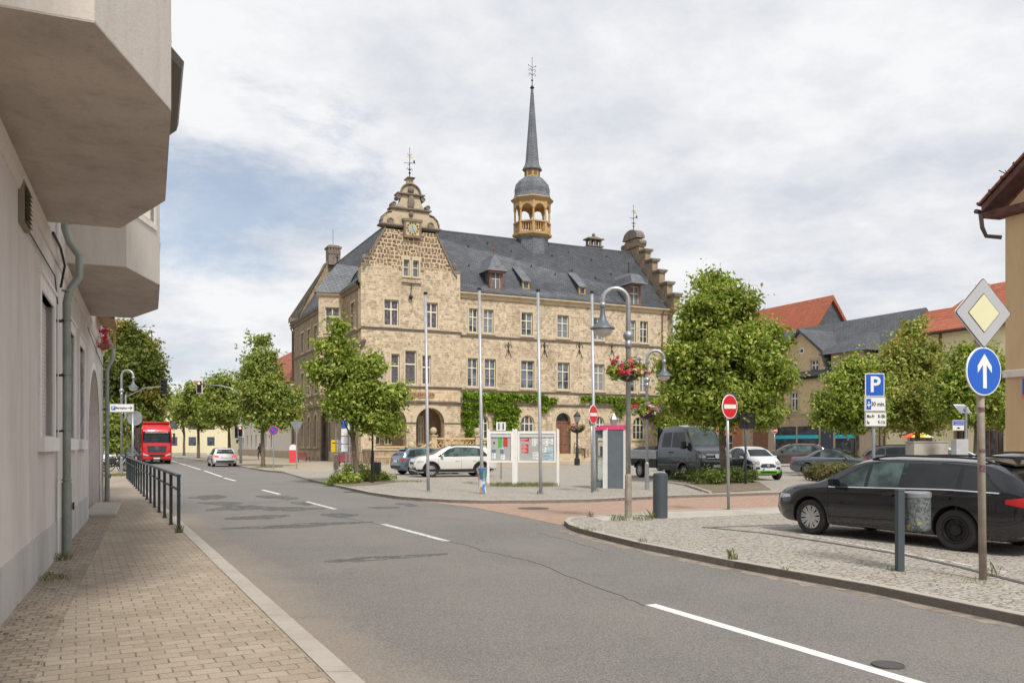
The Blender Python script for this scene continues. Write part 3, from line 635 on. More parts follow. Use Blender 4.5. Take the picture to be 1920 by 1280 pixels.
# bays
BP1 = [(-13.75, 0), (-13.75, -.88), (-12.3, -1.40), (-9.35, -1.40), (-7.72, -.87), (-7.72, 0)]
BP2 = [(x+8.75, y) for x, y in BP1]
def bay(BP, ztop):
    b = MB(); b.prism([(x, y) for x, y in BP[:1]+BP[1:]]+[], 4.505, ztop)
    bo = b.build('bay', MT['pl_bay'], lb)
    c = MB()
    def faceM(p, q_): return LMl(p, q_)
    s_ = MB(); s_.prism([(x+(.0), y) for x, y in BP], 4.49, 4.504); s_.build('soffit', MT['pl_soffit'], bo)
    faces = [(BP[2], BP[3]), (BP[1], BP[2]), (BP[3], BP[4])]
    cut = MB()
    for p, q_ in faces:
        p, q_ = Vector(p), Vector(q_); L = (q_-p).length; M_ = frameM((p.x, p.y), (q_-p))
        wdt = min(L*.62, 1.3); x0 = L/2-wdt/2; x1 = L/2+wdt/2; M_ = M_
        cut.M = M_; cut.box(x0, x1, -.3, .25, 5.55, 7.5)
        wf = MB(M_); wf.box(x0-.1, x0, -.008, .06, 5.45, 7.6); wf.box(x1, x1+.1, -.008, .06, 5.45, 7.6); wf.box(x0, x1, -.008, .06, 7.5, 7.6); wf.box(x0-.1, x1+.1, -.02, .06, 5.42, 5.5)
        wo = wf.build('window', MT['pl_white'], bo)
        g = MB(M_); g.box(x0, x1, .18, .21, 5.5, 7.5); g.build('pane', MT['glass'], wo)
        g = MB(M_); g.box(x0, x0+.06, .12, .18, 5.5, 7.5); g.box(x1-.06, x1, .12, .18, 5.5, 7.5); g.box((x0+x1)/2-.04, (x0+x1)/2+.04, .12, .18, 5.5, 7.5); g.build('casement', MT['white'], wo)
    cut.M = None; carve(bo, cut)
    c = Vector(((BP[0][0]+BP[-1][0])/2, 0))
    def grow(k, ky): return [(c.x+(x-c.x)*k, y*ky) for x, y in BP]
    r = MB(); r.rings([[(x, y, ztop) for x, y in grow(1.0, 1.0)], [(x, y, ztop+.03) for x, y in grow(1.10, 1.26)], [(x, y, ztop+.17) for x, y in grow(1.12, 1.29)], [(x, y, ztop+.30) for x, y in grow(.75, .5)]], True)
    r.build('bay_roof', P('brown_metal_flashing', (.16,.135,.11), .5, .5), bo)
bay(BP1, 8.35); bay(BP2, 8.35)
# downpipes
def pipe(x, base, label=None):
    p = MB(); r = .056; y = -.13
    p.tube([(x, y+.02, 8.3), (x, y+.02, 4.72), (x+.02, y-.04, 4.52), (x+.05, y-.16, 4.35), (x+.05, y-.16, 4.05), (x+.01, y-.03, 3.82), (x, y, 3.65), (x, y, 1.05)], r, 14)
    p.tube([(x, y, 1.06), (x, y, base)], r*1.22, 14)
    for z in (1.04, 1.10, 1.82, 2.62, 3.4, 3.82, 4.8): p.lathe([(r*1.06, -.012), (r*1.28, -.008), (r*1.28, .008), (r*1.06, .012)], 14, (x, y if z < 3.6 else y+.0, z))
    o = p.build('downpipe', MT['zincpipe'], lb, autos=40)
    b = MB()
    for z in (1.8, 2.6, 3.38): b.box(x-.07, x+.07, -.10, .0, z-.012, z+.012)
    b.lathe([(.055, -.02), (.055, 0), (.045, .004), (0.01, .004)], 14, (x+.03, y-.075, .72), axis='y'); b.build('pipe_bracket', MT['iron'], o)
    c = MB(); c.tube([(x-.13, -.03, 1.1), (x-.13, -.03, base)], .018, 8); c.tube([(x-.13, -.03, 3.7), (x-.10, -.03, 1.1)], .008, 6); c.build('conduit', MT['white'] if x < 0 else MT['galv'], o)
pipe(-6.42, .0); pipe(6.35, .0)
c = MB(); c.tube([(-7.7, -.075, 4.36), (-6.9, -.09, 4.34), (-6.6, -.12, 4.15), (-6.5, -.06, 3.85)], .018, 6); c.tube([(-9.8, -.03, 3.9), (-7, -.03, 3.92), (-6.6, -.03, 3.6)], .009, 5); c.tube([(-1.2, -.09, 3.95), (3.2, -.03, 3.9), (6.3, -.03, 3.8)], .01, 5)
c.build('wall_cable', MT['iron'], lb)
v = MB(); v.box(-10.33, -9.83, -.055, .0, 3.86, 4.30); vo = v.build('vent_frame', P('grey_brown_vent', (.27,.23,.18), .8), lb)
v = MB()
for i in range(8): v.rings([[(-10.29, -.058, 3.90+i*.048), (-9.87, -.058, 3.90+i*.048)], [(-10.29, -.085, 3.88+i*.048), (-9.87, -.085, 3.88+i*.048)], [(-10.29, -.056, 3.93+i*.048), (-9.87, -.056, 3.93+i*.048)]], False, closed=False)
v.build('vent_louvre', P('grey_brown_vent', (.27,.23,.18)), vo)
fl = MB(); fl.bbox(3.35, 3.75, -.30, -.08, 4.02, 4.14, .02); o = fl.build('flower_box', MT['wood'], lb)
rf = MB(); rf.rings([[(3.3, 0, 4.86), (5.6, 0, 4.86)], [(3.3, -.42, 4.76), (5.6, -.42, 4.76)], [(3.3, -.42, 4.84), (5.6, -.42, 4.84)], [(3.3, 0, 4.98), (5.6, 0, 4.98)]], False, closed=False); rf.box(5.0, 5.07, -.4, -.33, 4.2, 4.76); rf.build('wooden_canopy', MT['ochre'], lb)
gr_ = leaf_cloud('red_geraniums', MT['petal_red'], None, [(0, 0, 0, .16, .10, .10), (0, -.04, -.22, .13, .08, .2), (0, -.03, .14, .12, .08, .1)], 420, .04, 4, .035, 14); gr_.location = LM @ Vector((3.55, -.2, 4.35)); tag(gr_, 'red trailing flowers in the high box at the far end of the grey house', 'flowers')
roof = MB(); roof.yz([(-.45, 9.15), (9.6, 9.15), (4.6, 13.5)], -24.3, 7.2); roof.build('roof', MT['tile_old'], lb)
# dead weeds at the foot of the wall
for (px, py, r, n, h, s_, lab) in ((112,1050,.14,60,.14,1,'dry grass tuft at the foot of the near grey downpipe'), (100,1085,.2,90,.08,2,'flattened straw-coloured weeds on the cobble strip by the wall')):
    x, y = G(px, py); grass_tuft('weed', x, y, r, n, h, s_, lab)
dl = []
for i in range(26):
    l_ = -13+i*.8; p_ = LBP(l_, .10+.05*(i % 3)); dl.append((p_[0], p_[1], .008, .35, .30, .004))
lv = leaf_cloud('dry_leaf_litter', leafmat('dry_leaves', (.22,.14,.07), (.32,.22,.11), (.45,.34,.18)), None, dl, 420, .026, 8, .05, 5, .2, 1.4, 3.0, stuff=True); tag(lv, 'dry leaf litter and crumbs gathered along the foot of the grey house', 'leaf litter')
for v_ in lv.data.vertices: v_.co.z = .009+abs(v_.co.z) % .012
# ================================================================ TOWN HALL
hall = bpy.data.objects.new('town_hall', None); COL.objects.link(hall); hall.matrix_world = HM
tag(hall, 'large limestone town hall with slate roof, clock gable and slender spire', 'town hall')
def FP(px, py, v0=0.0):
    k = (px-960)/F; X0 = -13.1-.432*v0; D0 = 74+.902*v0; s = (D0*k-X0)/(.902-.432*k); return (s, ZY(py, D0+.432*s))
def SP(px, py, s0=0.0):
    k = (px-960)/F; X0 = -13.1+.902*s0; D0 = 74+.432*s0; t = (X0-D0*k)/(.432+.902*k); return (t, ZY(py, D0+.902*t))
V0 = .5; LEN = 33.0
def rects(l, fn, v0=0.0):
    out = []
    for a, b, c, d in l:
        x0, z1 = fn(a, c, v0); x1, z0 = fn(b, d, v0); out.append((x0, x1, z0, z1))
    return out
def snap(r, z0, z1): return [(a, b, z0, z1) for a, b, _, _ in r]
up = snap(rects([(879.5,895.5,577,622), (907,925,580,624), (977.8,998.6,584.5,629), (1045,1066,590,635.5), (1112,1131,594,638), (1176.6,1192,601,642), (1200,1214.5,603,643)], FP, V0), 12.05, 14.25)
lo = snap(rects([(876.8,895.5,671,724), (909,929.5,672.5,727), (977,1001.7,675,729), (1045.5,1067.8,679,731), (1113,1133,682,734), (1176,1191.5,684,735), (1200,1214,684,735)], FP, V0), 7.0, 9.65)
gr = snap(rects([(891.6,916,777,824), (976.6,1001.7,779,826), (1112,1133,780,828), (1187,1209,784,828)], FP, V0), 2.2, 4.45)
door = FP(1042, 773, V0)[0], FP(1069.7, 773, V0)[0], .75, 4.75
def wcoords(M, x0, x1, z0, z1, d): return M
I4 = Matrix.Identity(4)
FMm = Matrix.Translation((0, V0, 0))                     # main front plane
FMg = I4                                                 # gable front plane
FMs = Matrix(((0, 1, 0, 0), (-1, 0, 0, 0), (0, 0, 1, 0), (0, 0, 0, 1)))   # side plane: local x = -t, local y inward = +u
def window(par, M, x0, x1, z0, z1, arched=False, cols=2, bars=(.36,), gmat='glass_hall', smat='trim_clean', sw=.16, sill=True, dep=.26, bar=.06, wname='window', cm='cream', surround=True, minor=None):
    w_ = x1-x0; f = MB(M); b = bar; y0, y1 = dep-.09, dep-.02
    pl_ = arch_poly(x0, x1, z0, z1) if arched else None
    if arched:
        r = w_/2; pi_ = [( (x0+x1)/2+(px-(x0+x1)/2)*(1-b*1.6/r), z0+b+(pz-z0-b)*(1-b*1.2/(z1-z0)) if pz > z0 else z0+b) for px, pz in pl_]
        f.rings([[(x, y0, z) for x, z in pl_], [(x, y0, z) for x, z in pi_], [(x, y1, z) for x, z in pi_]], False)
    else:
        f.box(x0, x0+b, y0, y1, z0, z1); f.box(x1-b, x1, y0, y1, z0, z1); f.box(x0+b, x1-b, y0, y1, z1-b, z1); f.box(x0+b, x1-b, y0, y1, z0, z0+b*1.3)
    for i in range(1, cols): xx = x0+w_*i/cols; f.box(xx-b*.7, xx+b*.7, y0-.012, y1, z0+b, z1-b*1.02)
    for q_ in bars: zz_ = z1-(z1-z0)*q_; f.box(x0+b, x1-b, y0-.006, y1, zz_-b*.75, zz_+b*.75)
    for q_ in (minor or ()): zz_ = z1-(z1-z0)*q_; f.box(x0+b, x1-b, y0+.02, y1, zz_-b*.3, zz_+b*.3)
    wo = f.build(wname, MT[cm], par)
    g = MB(M)
    if arched: g.xz(pl_, y1, y1+.03)
    else: g.box(x0, x1, y1, y1+.03, z0, z1)
    g.build('pane', MT[gmat], wo)
    if surround:
        s_ = MB(M); pr = -.035
        if arched:
            po = [((x0+x1)/2+(px-(x0+x1)/2)*(1+sw*2.2/r), z1-r+(pz-z1+r)*(1+sw*2.2/r)) for px, pz in pl_[2:]]; pi_ = pl_[2:]
            po = [(x1+sw*2.2*0+0+sw*1.1*2, z0)]*0+po
            s_.rings([[(x, .02, z) for x, z in pi_], [(x, pr, z) for x, z in pi_], [(x, pr, z) for x, z in po], [(x, .02, z) for x, z in po]], False, closed=False)
        else:
            s_.box(x0-sw, x0, pr, .1, z0, z1); s_.box(x1, x1+sw, pr, .1, z0, z1); s_.box(x0-sw*1.5, x1+sw*1.5, pr-.004, .1, z1, z1+sw*1.7)
        s_.build('surround', MT[smat], wo)
        if sill: s_ = MB(M); s_.box(x0-sw*1.3, x1+sw*1.3, pr-.08, .12, z0-.16, z0); s_.build('sill', MT[smat], wo)
    return wo
# --- main front wall
gx1 = FP(863, 600)[0]
w1 = MB(); w1.box(gx1-.3, LEN, V0, V0+1.2, -.3, 15.6); wm_ = w1.build('wall', MT['stone'], hall)
c = MB()
for r_ in up+lo: c.box(r_[0], r_[1], 0, V0+.35, r_[2], r_[3])
for r_ in gr: c.xz(arch_poly(*r_), 0, V0+.35)
c.xz(arch_poly(*door), 0, V0+.5)
carve(wm_, c)
for r_ in up: window(hall, FMm, *r_, bars=(.36,), minor=(.70,))
for r_ in lo: window(hall, FMm, *r_, bars=(.34,), minor=(.68,))
for r_ in gr: window(hall, FMm, *r_, arched=True, cols=3, bars=(.36,), minor=(.68,), gmat='glass')
# body behind the walls
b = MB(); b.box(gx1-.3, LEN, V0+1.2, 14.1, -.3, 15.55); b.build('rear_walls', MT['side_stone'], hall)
# lower storey: plinth, strings, cornice
def moulding(mb, x0, x1, yf, zc, h, pr, M=None):
    mb.rings([[(x0, yf+.1, zc-h/2), (x1, yf+.1, zc-h/2)], [(x0, yf-pr*.35, zc-h*.45), (x1, yf-pr*.35, zc-h*.45)], [(x0, yf-pr*.55, zc+h*.05), (x1, yf-pr*.55, zc+h*.05)], [(x0, yf-pr, zc+h*.2), (x1, yf-pr, zc+h*.2)], [(x0, yf-pr, zc+h*.42), (x1, yf-pr, zc+h*.42)], [(x0, yf+.1, zc+h*.5), (x1, yf+.1, zc+h*.5)]], False, closed=False)
for z, h, pr in ((11.65, .26, .14), (6.62, .24, .13), (5.42, .28, .16)): s_ = MB(); moulding(s_, gx1, LEN+.05, V0, z, h, pr); s_.build('string_course', MT['trim_dark'], hall)
s_ = MB(); moulding(s_, gx1, LEN+.1, V0, 15.42, .55, .45); s_.build('eaves_cornice', MT['trim'], hall)
s_ = MB(); s_.box(gx1, door[0]-.55, V0-.08, V0+.1, -.3, .9); s_.box(door[1]+.55, LEN+.02, V0-.08, V0+.1, -.3, .9); s_.build('plinth', MT['base_rubble'], hall)
s_ = MB(); s_.tube([(31.9, V0-.52, 15.5), (31.9, V0-.2, 15.0), (31.9, V0-.12, 0)], .06, 8); s_.build('downpipe', P('rust_red_pipe', (.2,.09,.07), .6), hall)
# iron wall anchors shaped like crossed hooks
for px in (953, 1021, 1086, 1147):
    x, z = FP(px, 655, V0); a = MB(Matrix.Translation((x, V0-.05, z)))
    for sx in (-1, 1):
        a.tube([(0, 0, .08), (sx*.16, 0, .5), (sx*.33, 0, .42), (sx*.36, 0, .18)], .028, 6); a.tube([(0, 0, .05), (sx*.18, 0, -.45), (sx*.3, 0, -.75)], .028, 6)
    a.tube([(0, 0, .55), (0, 0, -.5)], .035, 6); a.ball((0, 0, .6), .07, 8, 6)
    a.build('wall_anchor', MT['iron'], hall)
# main door
dm = Matrix.Translation((0, V0, 0)); x0, x1, z0, z1 = door; xc = (x0+x1)/2; rz_ = (x1-x0)/2; zs = z1-rz_
d_ = MB(dm); d_.box(x0, x1, .42, .48, z0, zs-.05); dr = d_.build('door', MT['wood'], hall)
d_ = MB(dm)
for i in range(2):
    for j in range(3):
        a0 = x0+.1+i*(x1-x0)/2; d_.bbox(a0, a0+(x1-x0)/2-.2, .375, .43, z0+.1+j*.8, z0+.8+j*.8, .03)
d_.box(x0, x1, .36, .45, zs-.16, zs+.0); d_.box(xc-.04, xc+.04, .36, .43, z0, zs-.17); d_.build('door_panelling', MT['wood'], dr)
d_ = MB(dm); d_.xz(arch_poly(x0, x1, zs+.001, z1), .44, .48); fn_ = d_.build('fanlight', MT['glass'], dr)
d_ = MB(dm)
for i in range(1, 8): a = math.pi*i/8; d_.tube([(xc, .41, zs+.02), (xc+rz_*.96*math.cos(a), .41, zs+rz_*.96*math.sin(a))], .022, 5)
for rr_ in (.4, .7): d_.tube([(xc+rz_*rr_*math.cos(math.pi*i/12), .40, zs+rz_*rr_*math.sin(math.pi*i/12)) for i in range(13)], .022, 5)
d_.build('fanlight_grille', MT['iron'], fn_)
d_ = MB(dm); po = arch_poly(x0-.4, x1+.4, z0, z1+.4)[2:]; pi_ = arch_poly(x0, x1, z0, z1)[2:]
d_.rings([[(x, .05, z) for x, z in pi_], [(x, -.06, z) for x, z in pi_], [(x, -.06, z) for x, z in po], [(x, .02, z) for x, z in po]], False, closed=False); d_.box(x0-.4, x0, -.06, .4, 0, zs+.0); d_.box(x1, x1+.4, -.06, .4, 0, zs+.0)
for i in range(13):
    a = math.pi*(i+.5)/13; cx_, cz_ = xc+(rz_+.2)*math.cos(a), zs+(rz_+.2)*math.sin(a); d_.ball((cx_, -.08, cz_), .07, 6, 5)
d_.build('door_surround', MT['trim_clean'], dr)
st = MB(dm)
for i in range(4): st.bbox(x0-1.3-.0+i*.1, x1+1.9-i*.1, -2.4+i*.4, .0, i*.18-.05, (i+1)*.18, .02)
st.build('entrance_steps', MT['trim'], hall)
st = MB(dm); st.box(x1+.6, x1+1.0, -1.9, -.05, .3, 1.3); st.build('step_cheek', MT['base_rubble'], hall); st = MB(dm); st.box(x0-1.0, x0-.6, -1.9, -.05, .3, 1.0); st.build('step_cheek', MT['base_rubble'], hall)
st = MB(dm); st.tube([(x1+.3, -2.2, .3), (x1+.3, -2.2, 1.1), (x1+.3, -.3, 1.8), (x1+.3, -.3, .8)], .03, 6); st.build('handrail', MT['iron'], hall)
# --- gable wing: front wall
def F2(l): return [FP(*p) for p in l]
axs = FP(770.5, 500)[0]
r_sh = [(870,512), (870,512)]
gw = MB(); gw.box(0, gx1, 0, .9, -.3, 17.0); gwall = gw.build('wall', MT['stone'], hall)
gup = snap(rects([(720.5,747.5,558,608), (797.5,820.5,562,612)], FP), 12.1, 14.4)
trip = [(FP(733.5,0)[0], FP(749,0)[0], 7.0, 9.65), (FP(759.8,0)[0], FP(780.6,0)[0], 7.0, 10.0), (FP(792,0)[0], FP(808,0)[0], 7.0, 9.65)]
att = snap(rects([(757,767.5,479.5,514), (774.5,785,479.5,514)], FP), 16.6, 18.05)
ar = [(FP(705,0)[0], FP(762,0)[0], 1.25, 4.95), (FP(780,0)[0], FP(833,0)[0], 1.25, 4.95)]
c = MB()
for r_ in gup+trip: c.box(r_[0], r_[1], -.3, .32, r_[2], r_[3])
for r_ in att: c.box(r_[0], r_[1], -.3, .32, r_[2], 17.2)
for r_ in ar: c.xz(arch_poly(*r_), -.3, 1.3)
carve(gwall, c)
# porch behind arches
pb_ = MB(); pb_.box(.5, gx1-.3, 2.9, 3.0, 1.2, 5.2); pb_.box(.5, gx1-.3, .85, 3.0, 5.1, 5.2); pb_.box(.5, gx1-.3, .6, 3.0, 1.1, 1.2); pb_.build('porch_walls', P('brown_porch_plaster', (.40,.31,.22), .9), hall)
for (a, b2) in ((ar[0][0]+.2, ar[0][0]+1.2), (ar[0][0]+1.6, ar[0][0]+2.3), (ar[1][0]+.2, ar[1][0]+.85), (ar[1][0]+1.2, ar[1][0]+1.7)):
    window(hall, Matrix.Translation((0, 2.6, 0)), a, b2, 1.6, 4.3, cols=2, bars=(.35,), gmat='glass', surround=False, bar=.09)
for r_ in gup: window(hall, FMg, *r_, bars=(.36,), gmat='glass_lead', bar=.075)
for r_ in trip: window(hall, FMg, *r_, cols=1, bars=(.40,), gmat='glass_lead', bar=.075)
for r_ in trip:
    lead = MB(FMg)
    n = 8
    for i in range(-n, n*2):
        for sg in (1, -1):
            xa = r_[0]+(r_[1]-r_[0])*i/n*1.0; pts = []
            for t in range(0, 41):
                x = xa+sg*.9*t/40*(r_[3]-r_[2]) if sg > 0 else xa+2.4-.9*t/40*(r_[3]-r_[2]); z = r_[2]+t/40*(r_[3]-r_[2])
                if r_[0]+.07 < x < r_[1]-.07: pts.append((x, .232, z))
            if len(pts) > 2: lead.tube([pts[0], pts[-1]], .008, 4)
    lead.build('window_leading', P('lead_came', (.28,.26,.26), .5, .5), hall)
for r_ in att: window(hall, FMg, *r_, cols=1, bars=(.45,), gmat='glass_hall', bar=.05)
for z, h, pr, xa, xb in ((11.8, .26, .14, -.02, gx1+.12), (6.75, .26, .16, -.02, gx1+.12), (5.35, .34, .20, -.02, gx1+.12), (3.55, .18, .08, 0, ar[0][0]), (3.55, .18, .08, ar[0][1], ar[1][0]), (3.55, .18, .08, ar[1][1], gx1+.05)):
    s_ = MB(); moulding(s_, xa, xb, 0, z, h, pr); s_.build('string_course', MT['trim_dark'], hall)
for r_ in ar:
    s_ = MB(); x0, x1, z0, z1 = r_; po = arch_poly(x0-.38, x1+.38, z0, z1+.38)[2:]; pi_ = arch_poly(x0, x1, z0, z1)[2:]
    s_.rings([[(x, .3, z) for x, z in pi_], [(x, -.05, z) for x, z in pi_], [(x, -.05, z) for x, z in po], [(x, .02, z) for x, z in po]], False, closed=False); s_.build('arch_surround', MT['trim_clean'], hall)
# tracery frieze
s_ = MB(); s_.box(FP(716,0)[0], FP(858,0)[0], -.06, .05, 5.56, 6.56); fz = s_.build('frieze', MT['stone2'], hall)
s_ = MB()
for a, b2 in ((739, 752), (765, 778), (783, 796), (796, 812)):
    x0, x1 = FP(a, 0)[0], FP(b2, 0)[0]
    for i in range(3):
        cx_ = x0+(x1-x0)*(i+.5)/3; s_.lathe([(.18, -.03), (.24, -.06), (.28, -.03)], 10, (cx_, -.06, 6.05), axis='y')
s_.build('frieze_ornament', P('orange_terracotta', (.40,.24,.13), .8), fz)
# gable (above shoulders) and its scrolled outline
ck = FP(720, 428); 
gp = [(0, 17.0), (0, 17.25), (.55, 17.25), FP(687,497), FP(703,466), FP(716,441), FP(722,428), (FP(819,432)[0], FP(722,428)[1]), (2*axs-FP(716,441)[0], FP(716,441)[1]), (2*axs-FP(703,466)[0], FP(703,466)[1]), (2*axs-FP(687,497)[0], FP(687,497)[1]), (gx1-.5, 17.25), (gx1, 17.25), (gx1, 17.0)]
g = MB(); g.xz(gp, 0, .8); go = g.build('gable', MT['dark_rubble'], hall)
c = MB()
for r_ in att: c.box(r_[0], r_[1], -.3, .32, r_[2], r_[3])
carve(go, c)
lt = MB(); lt.xz([(0.003, 16.2), (gx1-.003, 16.2), (gx1-.003, 17.24), (gx1-1.0, 17.24), (2*axs-FP(690,497)[0], 17.4), (axs+1.3, 17.3), (axs+1.3, 16.5), (axs-1.3, 16.5), (axs-1.3, 17.3), (FP(690,497)[0], 17.4), (1.0, 17.24), (.003, 17.24)], -.006, .01); lt.build('gable_foot', MT['stone'], go)
# coping along slopes
cp = MB()
for sgn in (-1, 1):
    pts = [FP(680,506), FP(687,497), FP(703,466), FP(716,441), FP(722,430)]
    pts = [(axs+sgn*(axs-p[0]), p[1]+.08) for p in pts]
    for i in range(len(pts)-1):
        (xa, za), (xb, zb_) = pts[i], pts[i+1]; cp.rings([[(xa, -.12, za-.1), (xa, .92, za-.1), (xa, .92, za+.16), (xa, -.12, za+.16)], [(xb, -.12, zb_-.1), (xb, .92, zb_-.1), (xb, .92, zb_+.16), (xb, -.12, zb_+.16)]])
cp.build('coping', MT['trim_dark'], go)
def hw(a, b2): return (FP(b2, 0)[0]-FP(a, 0)[0])/2
zA = FP(770, 426)[1]; zB = FP(770, 394)[1]; zC = FP(770, 365)[1]; zD = FP(770, 346)[1]; zE = FP(770, 334)[1]
g = MB(); h1 = hw(736, 805); h0 = hw(716, 824)
# volute tier
pr_ = [(axs-h0*.97, zA), (axs-h0*.97, zA+.35), (axs-h0*.92, zA+.75), (axs-h0*.80, zA+1.05), (axs-h1-.02, zA+1.15), (axs-h1, zB)]
g.xz(pr_+[(2*axs-x, z) for x, z in pr_[::-1]], .05, .75)
h2 = hw(744, 797); h3 = hw(753, 788)
pr_ = [(axs-h2, zB+.15), (axs-h2*.93, zB+.3), (axs-h3*1.12, zB+.7), (axs-h3, zB+1.1), (axs-h3, zC)]
g.xz(pr_+[(2*axs-x, z) for x, z in pr_[::-1]], .08, .7)
hr = hw(752.7, 788.3); g.xz([(axs+hr*math.cos(math.pi*i/16), zC+.1+hr*.95*math.sin(math.pi*i/16)) for i in range(17)], .1, .65)
g.box(axs-.26, axs+.26, .1, .6, zD-.1, zE); g.build('scroll_gable', MT['trim'], go)
g = MB()
for zz_, a, h in ((zA, h0*1.06, .22), (zB+.02, hw(731.5,808.5), .24), (zC-.02, hw(744.7,796), .2), (zE, .36, .12)):
    g.rings([[(axs-a*.9, -.02, zz_-h/2), (axs+a*.9, -.02, zz_-h/2), (axs+a*.9, .82, zz_-h/2), (axs-a*.9, .82, zz_-h/2)], [(axs-a, -.18, zz_), (axs+a, -.18, zz_), (axs+a, .95, zz_), (axs-a, .95, zz_)], [(axs-a, -.18, zz_+h/2), (axs+a, -.18, zz_+h/2), (axs+a, .95, zz_+h/2), (axs-a, .95, zz_+h/2)]])
for sg in (-1, 1):
    for rr_, cx_, cz_ in ((.30, axs+sg*(h1+.16), zA+.36), (.22, axs+sg*hw(738,802), zB+.38), (.20, axs+sg*hw(748,794), zC-.32)):
        g.lathe([(rr_*.55, -.06), (rr_*.6, -.12), (rr_*.95, -.12), (rr_, -.02), (rr_, .74), (.02, .74)], 14, (cx_, 0, cz_), axis='y')
    pts = [(axs+sg*(h1+.08), zA+1.28), (axs+sg*h0*.80, zA+1.16), (axs+sg*h0*.93, zA+.82), (axs+sg*h0*.99, zA+.4), (axs+sg*h0*.99, zA+.12)]
    for i in range(4):
        (xa, za), (xb, zb_) = pts[i], pts[i+1]; g.rings([[(xa, -.06, za-.07), (xa, .85, za-.07), (xa, .85, za+.07), (xa, -.06, za+.07)], [(xb-.07*sg, -.06, zb_), (xb-.07*sg, .85, zb_), (xb+.07*sg, .85, zb_), (xb+.07*sg, -.06, zb_)]])
g.ball((axs, -.02, zC+.42), .3, 12, 8); g.tube([(axs+hr*1.03*math.cos(math.pi*i/14), .0, zC+.1+hr*.98*math.sin(math.pi*i/14)) for i in range(15)], .09, 6)
g.ball((axs, -.05, zB-.35), .2, 10, 6, 1.2)
# little figure relief under the arch
g.rings([[(axs-.28, -.02, zB+.25), (axs+.28, -.02, zB+.25), (axs+.28, .1, zB+.25), (axs-.28, .1, zB+.25)], [(axs-.3, -.16, zB+.6), (axs+.3, -.16, zB+.6), (axs+.3, .1, zB+.6), (axs-.3, .1, zB+.6)], [(axs-.2, -.16, zB+1.1), (axs+.2, -.16, zB+1.1), (axs+.2, .1, zB+1.1), (axs-.2, .1, zB+1.1)], [(axs-.1, -.05, zB+1.4), (axs+.1, -.05, zB+1.4), (axs+.1, .1, zB+1.4), (axs-.1, .1, zB+1.4)]])
g.build('gable_ornament', MT['trim_dark'], go, autos=35)
for sx, px_ in ((.42, None), (gx1-.42, None)):
    g = MB(); g.box(sx-.42, sx+.42, -.05, .85, 17.2, 17.42); g.lathe([(.16, 0), (.12, .18), (.2, .25), (.2, .3), (.25, .45), (.26, .58), (.2, .74), (.06, .82)], 12, (sx, .4, 17.42)); g.build('ball_finial', MT['trim_dark'], go, autos=35)
# clock
x0, z1 = FP(759.7, 415.6); x1, z0 = FP(784, 443.7); xc, zc = (x0+x1)/2, (z0+z1)/2; hh = (x1-x0)/2
g = MB(); g.box(x0-.2, x0, -.34, .1, z0-.12, z1+.1); g.box(x1, x1+.2, -.34, .1, z0-.12, z1+.1); g.box(x0-.2, x1+.2, -.345, .1, z0-.22, z0); g.box(x0-.3, x1+.3, -.4, .1, z1, z1+.22); cf = g.build('clock', MT['trim_dark'], hall)
CK = Matrix.Translation((0, -.24, 0)); g = MB(CK); g.box(x0, x1, -.05, .05, z0, z1); fc_ = g.build('clock_face', MT['gold'], cf)
g = MB(CK); g.lathe([(hh*.50, -.07), (hh*.48, -.08), (.02, -.08)], 28, (xc, 0, zc), axis='y'); g.build('clock_centre', P('pale_blue_enamel', (.30,.42,.50), .4), fc_)
g = MB(CK)
for i in range(12):
    a = i*math.pi/6; cx_, cz_ = xc+hh*.80*math.sin(a), zc+hh*.80*math.cos(a); g.lathe([(.045, -.058), (.045, -.075), (.095, -.075), (.095, -.058), (.045, -.058)], 8, (cx_, 0, cz_), axis='y')
g.build('clock_numerals', MT['iron'], fc_)
g = MB(CK); g.tube([(xc-.05, -.1, zc+.2), (xc+.32, -.1, zc-.52)], [.035, .02], 5); g.tube([(xc+.06, -.11, zc-.1), (xc-.10, -.11, zc+.42)], [.04, .02], 5); g.build('clock_hand', MT['gold'], fc_)
# hanging star lamp bracket on the gable
x, z = FP(771, 520); g = MB(); g.tube([(x-.9, -.12, 15.95), (x+.9, -.12, 15.95)], .05, 6); g.tube([(x, -.15, 15.95), (x-.08, -.15, 14.9)], .035, 6); g.ball((x-.1, -.2, 14.7), .2, 10, 8); g.build('gable_ironwork', MT['iron'], hall)
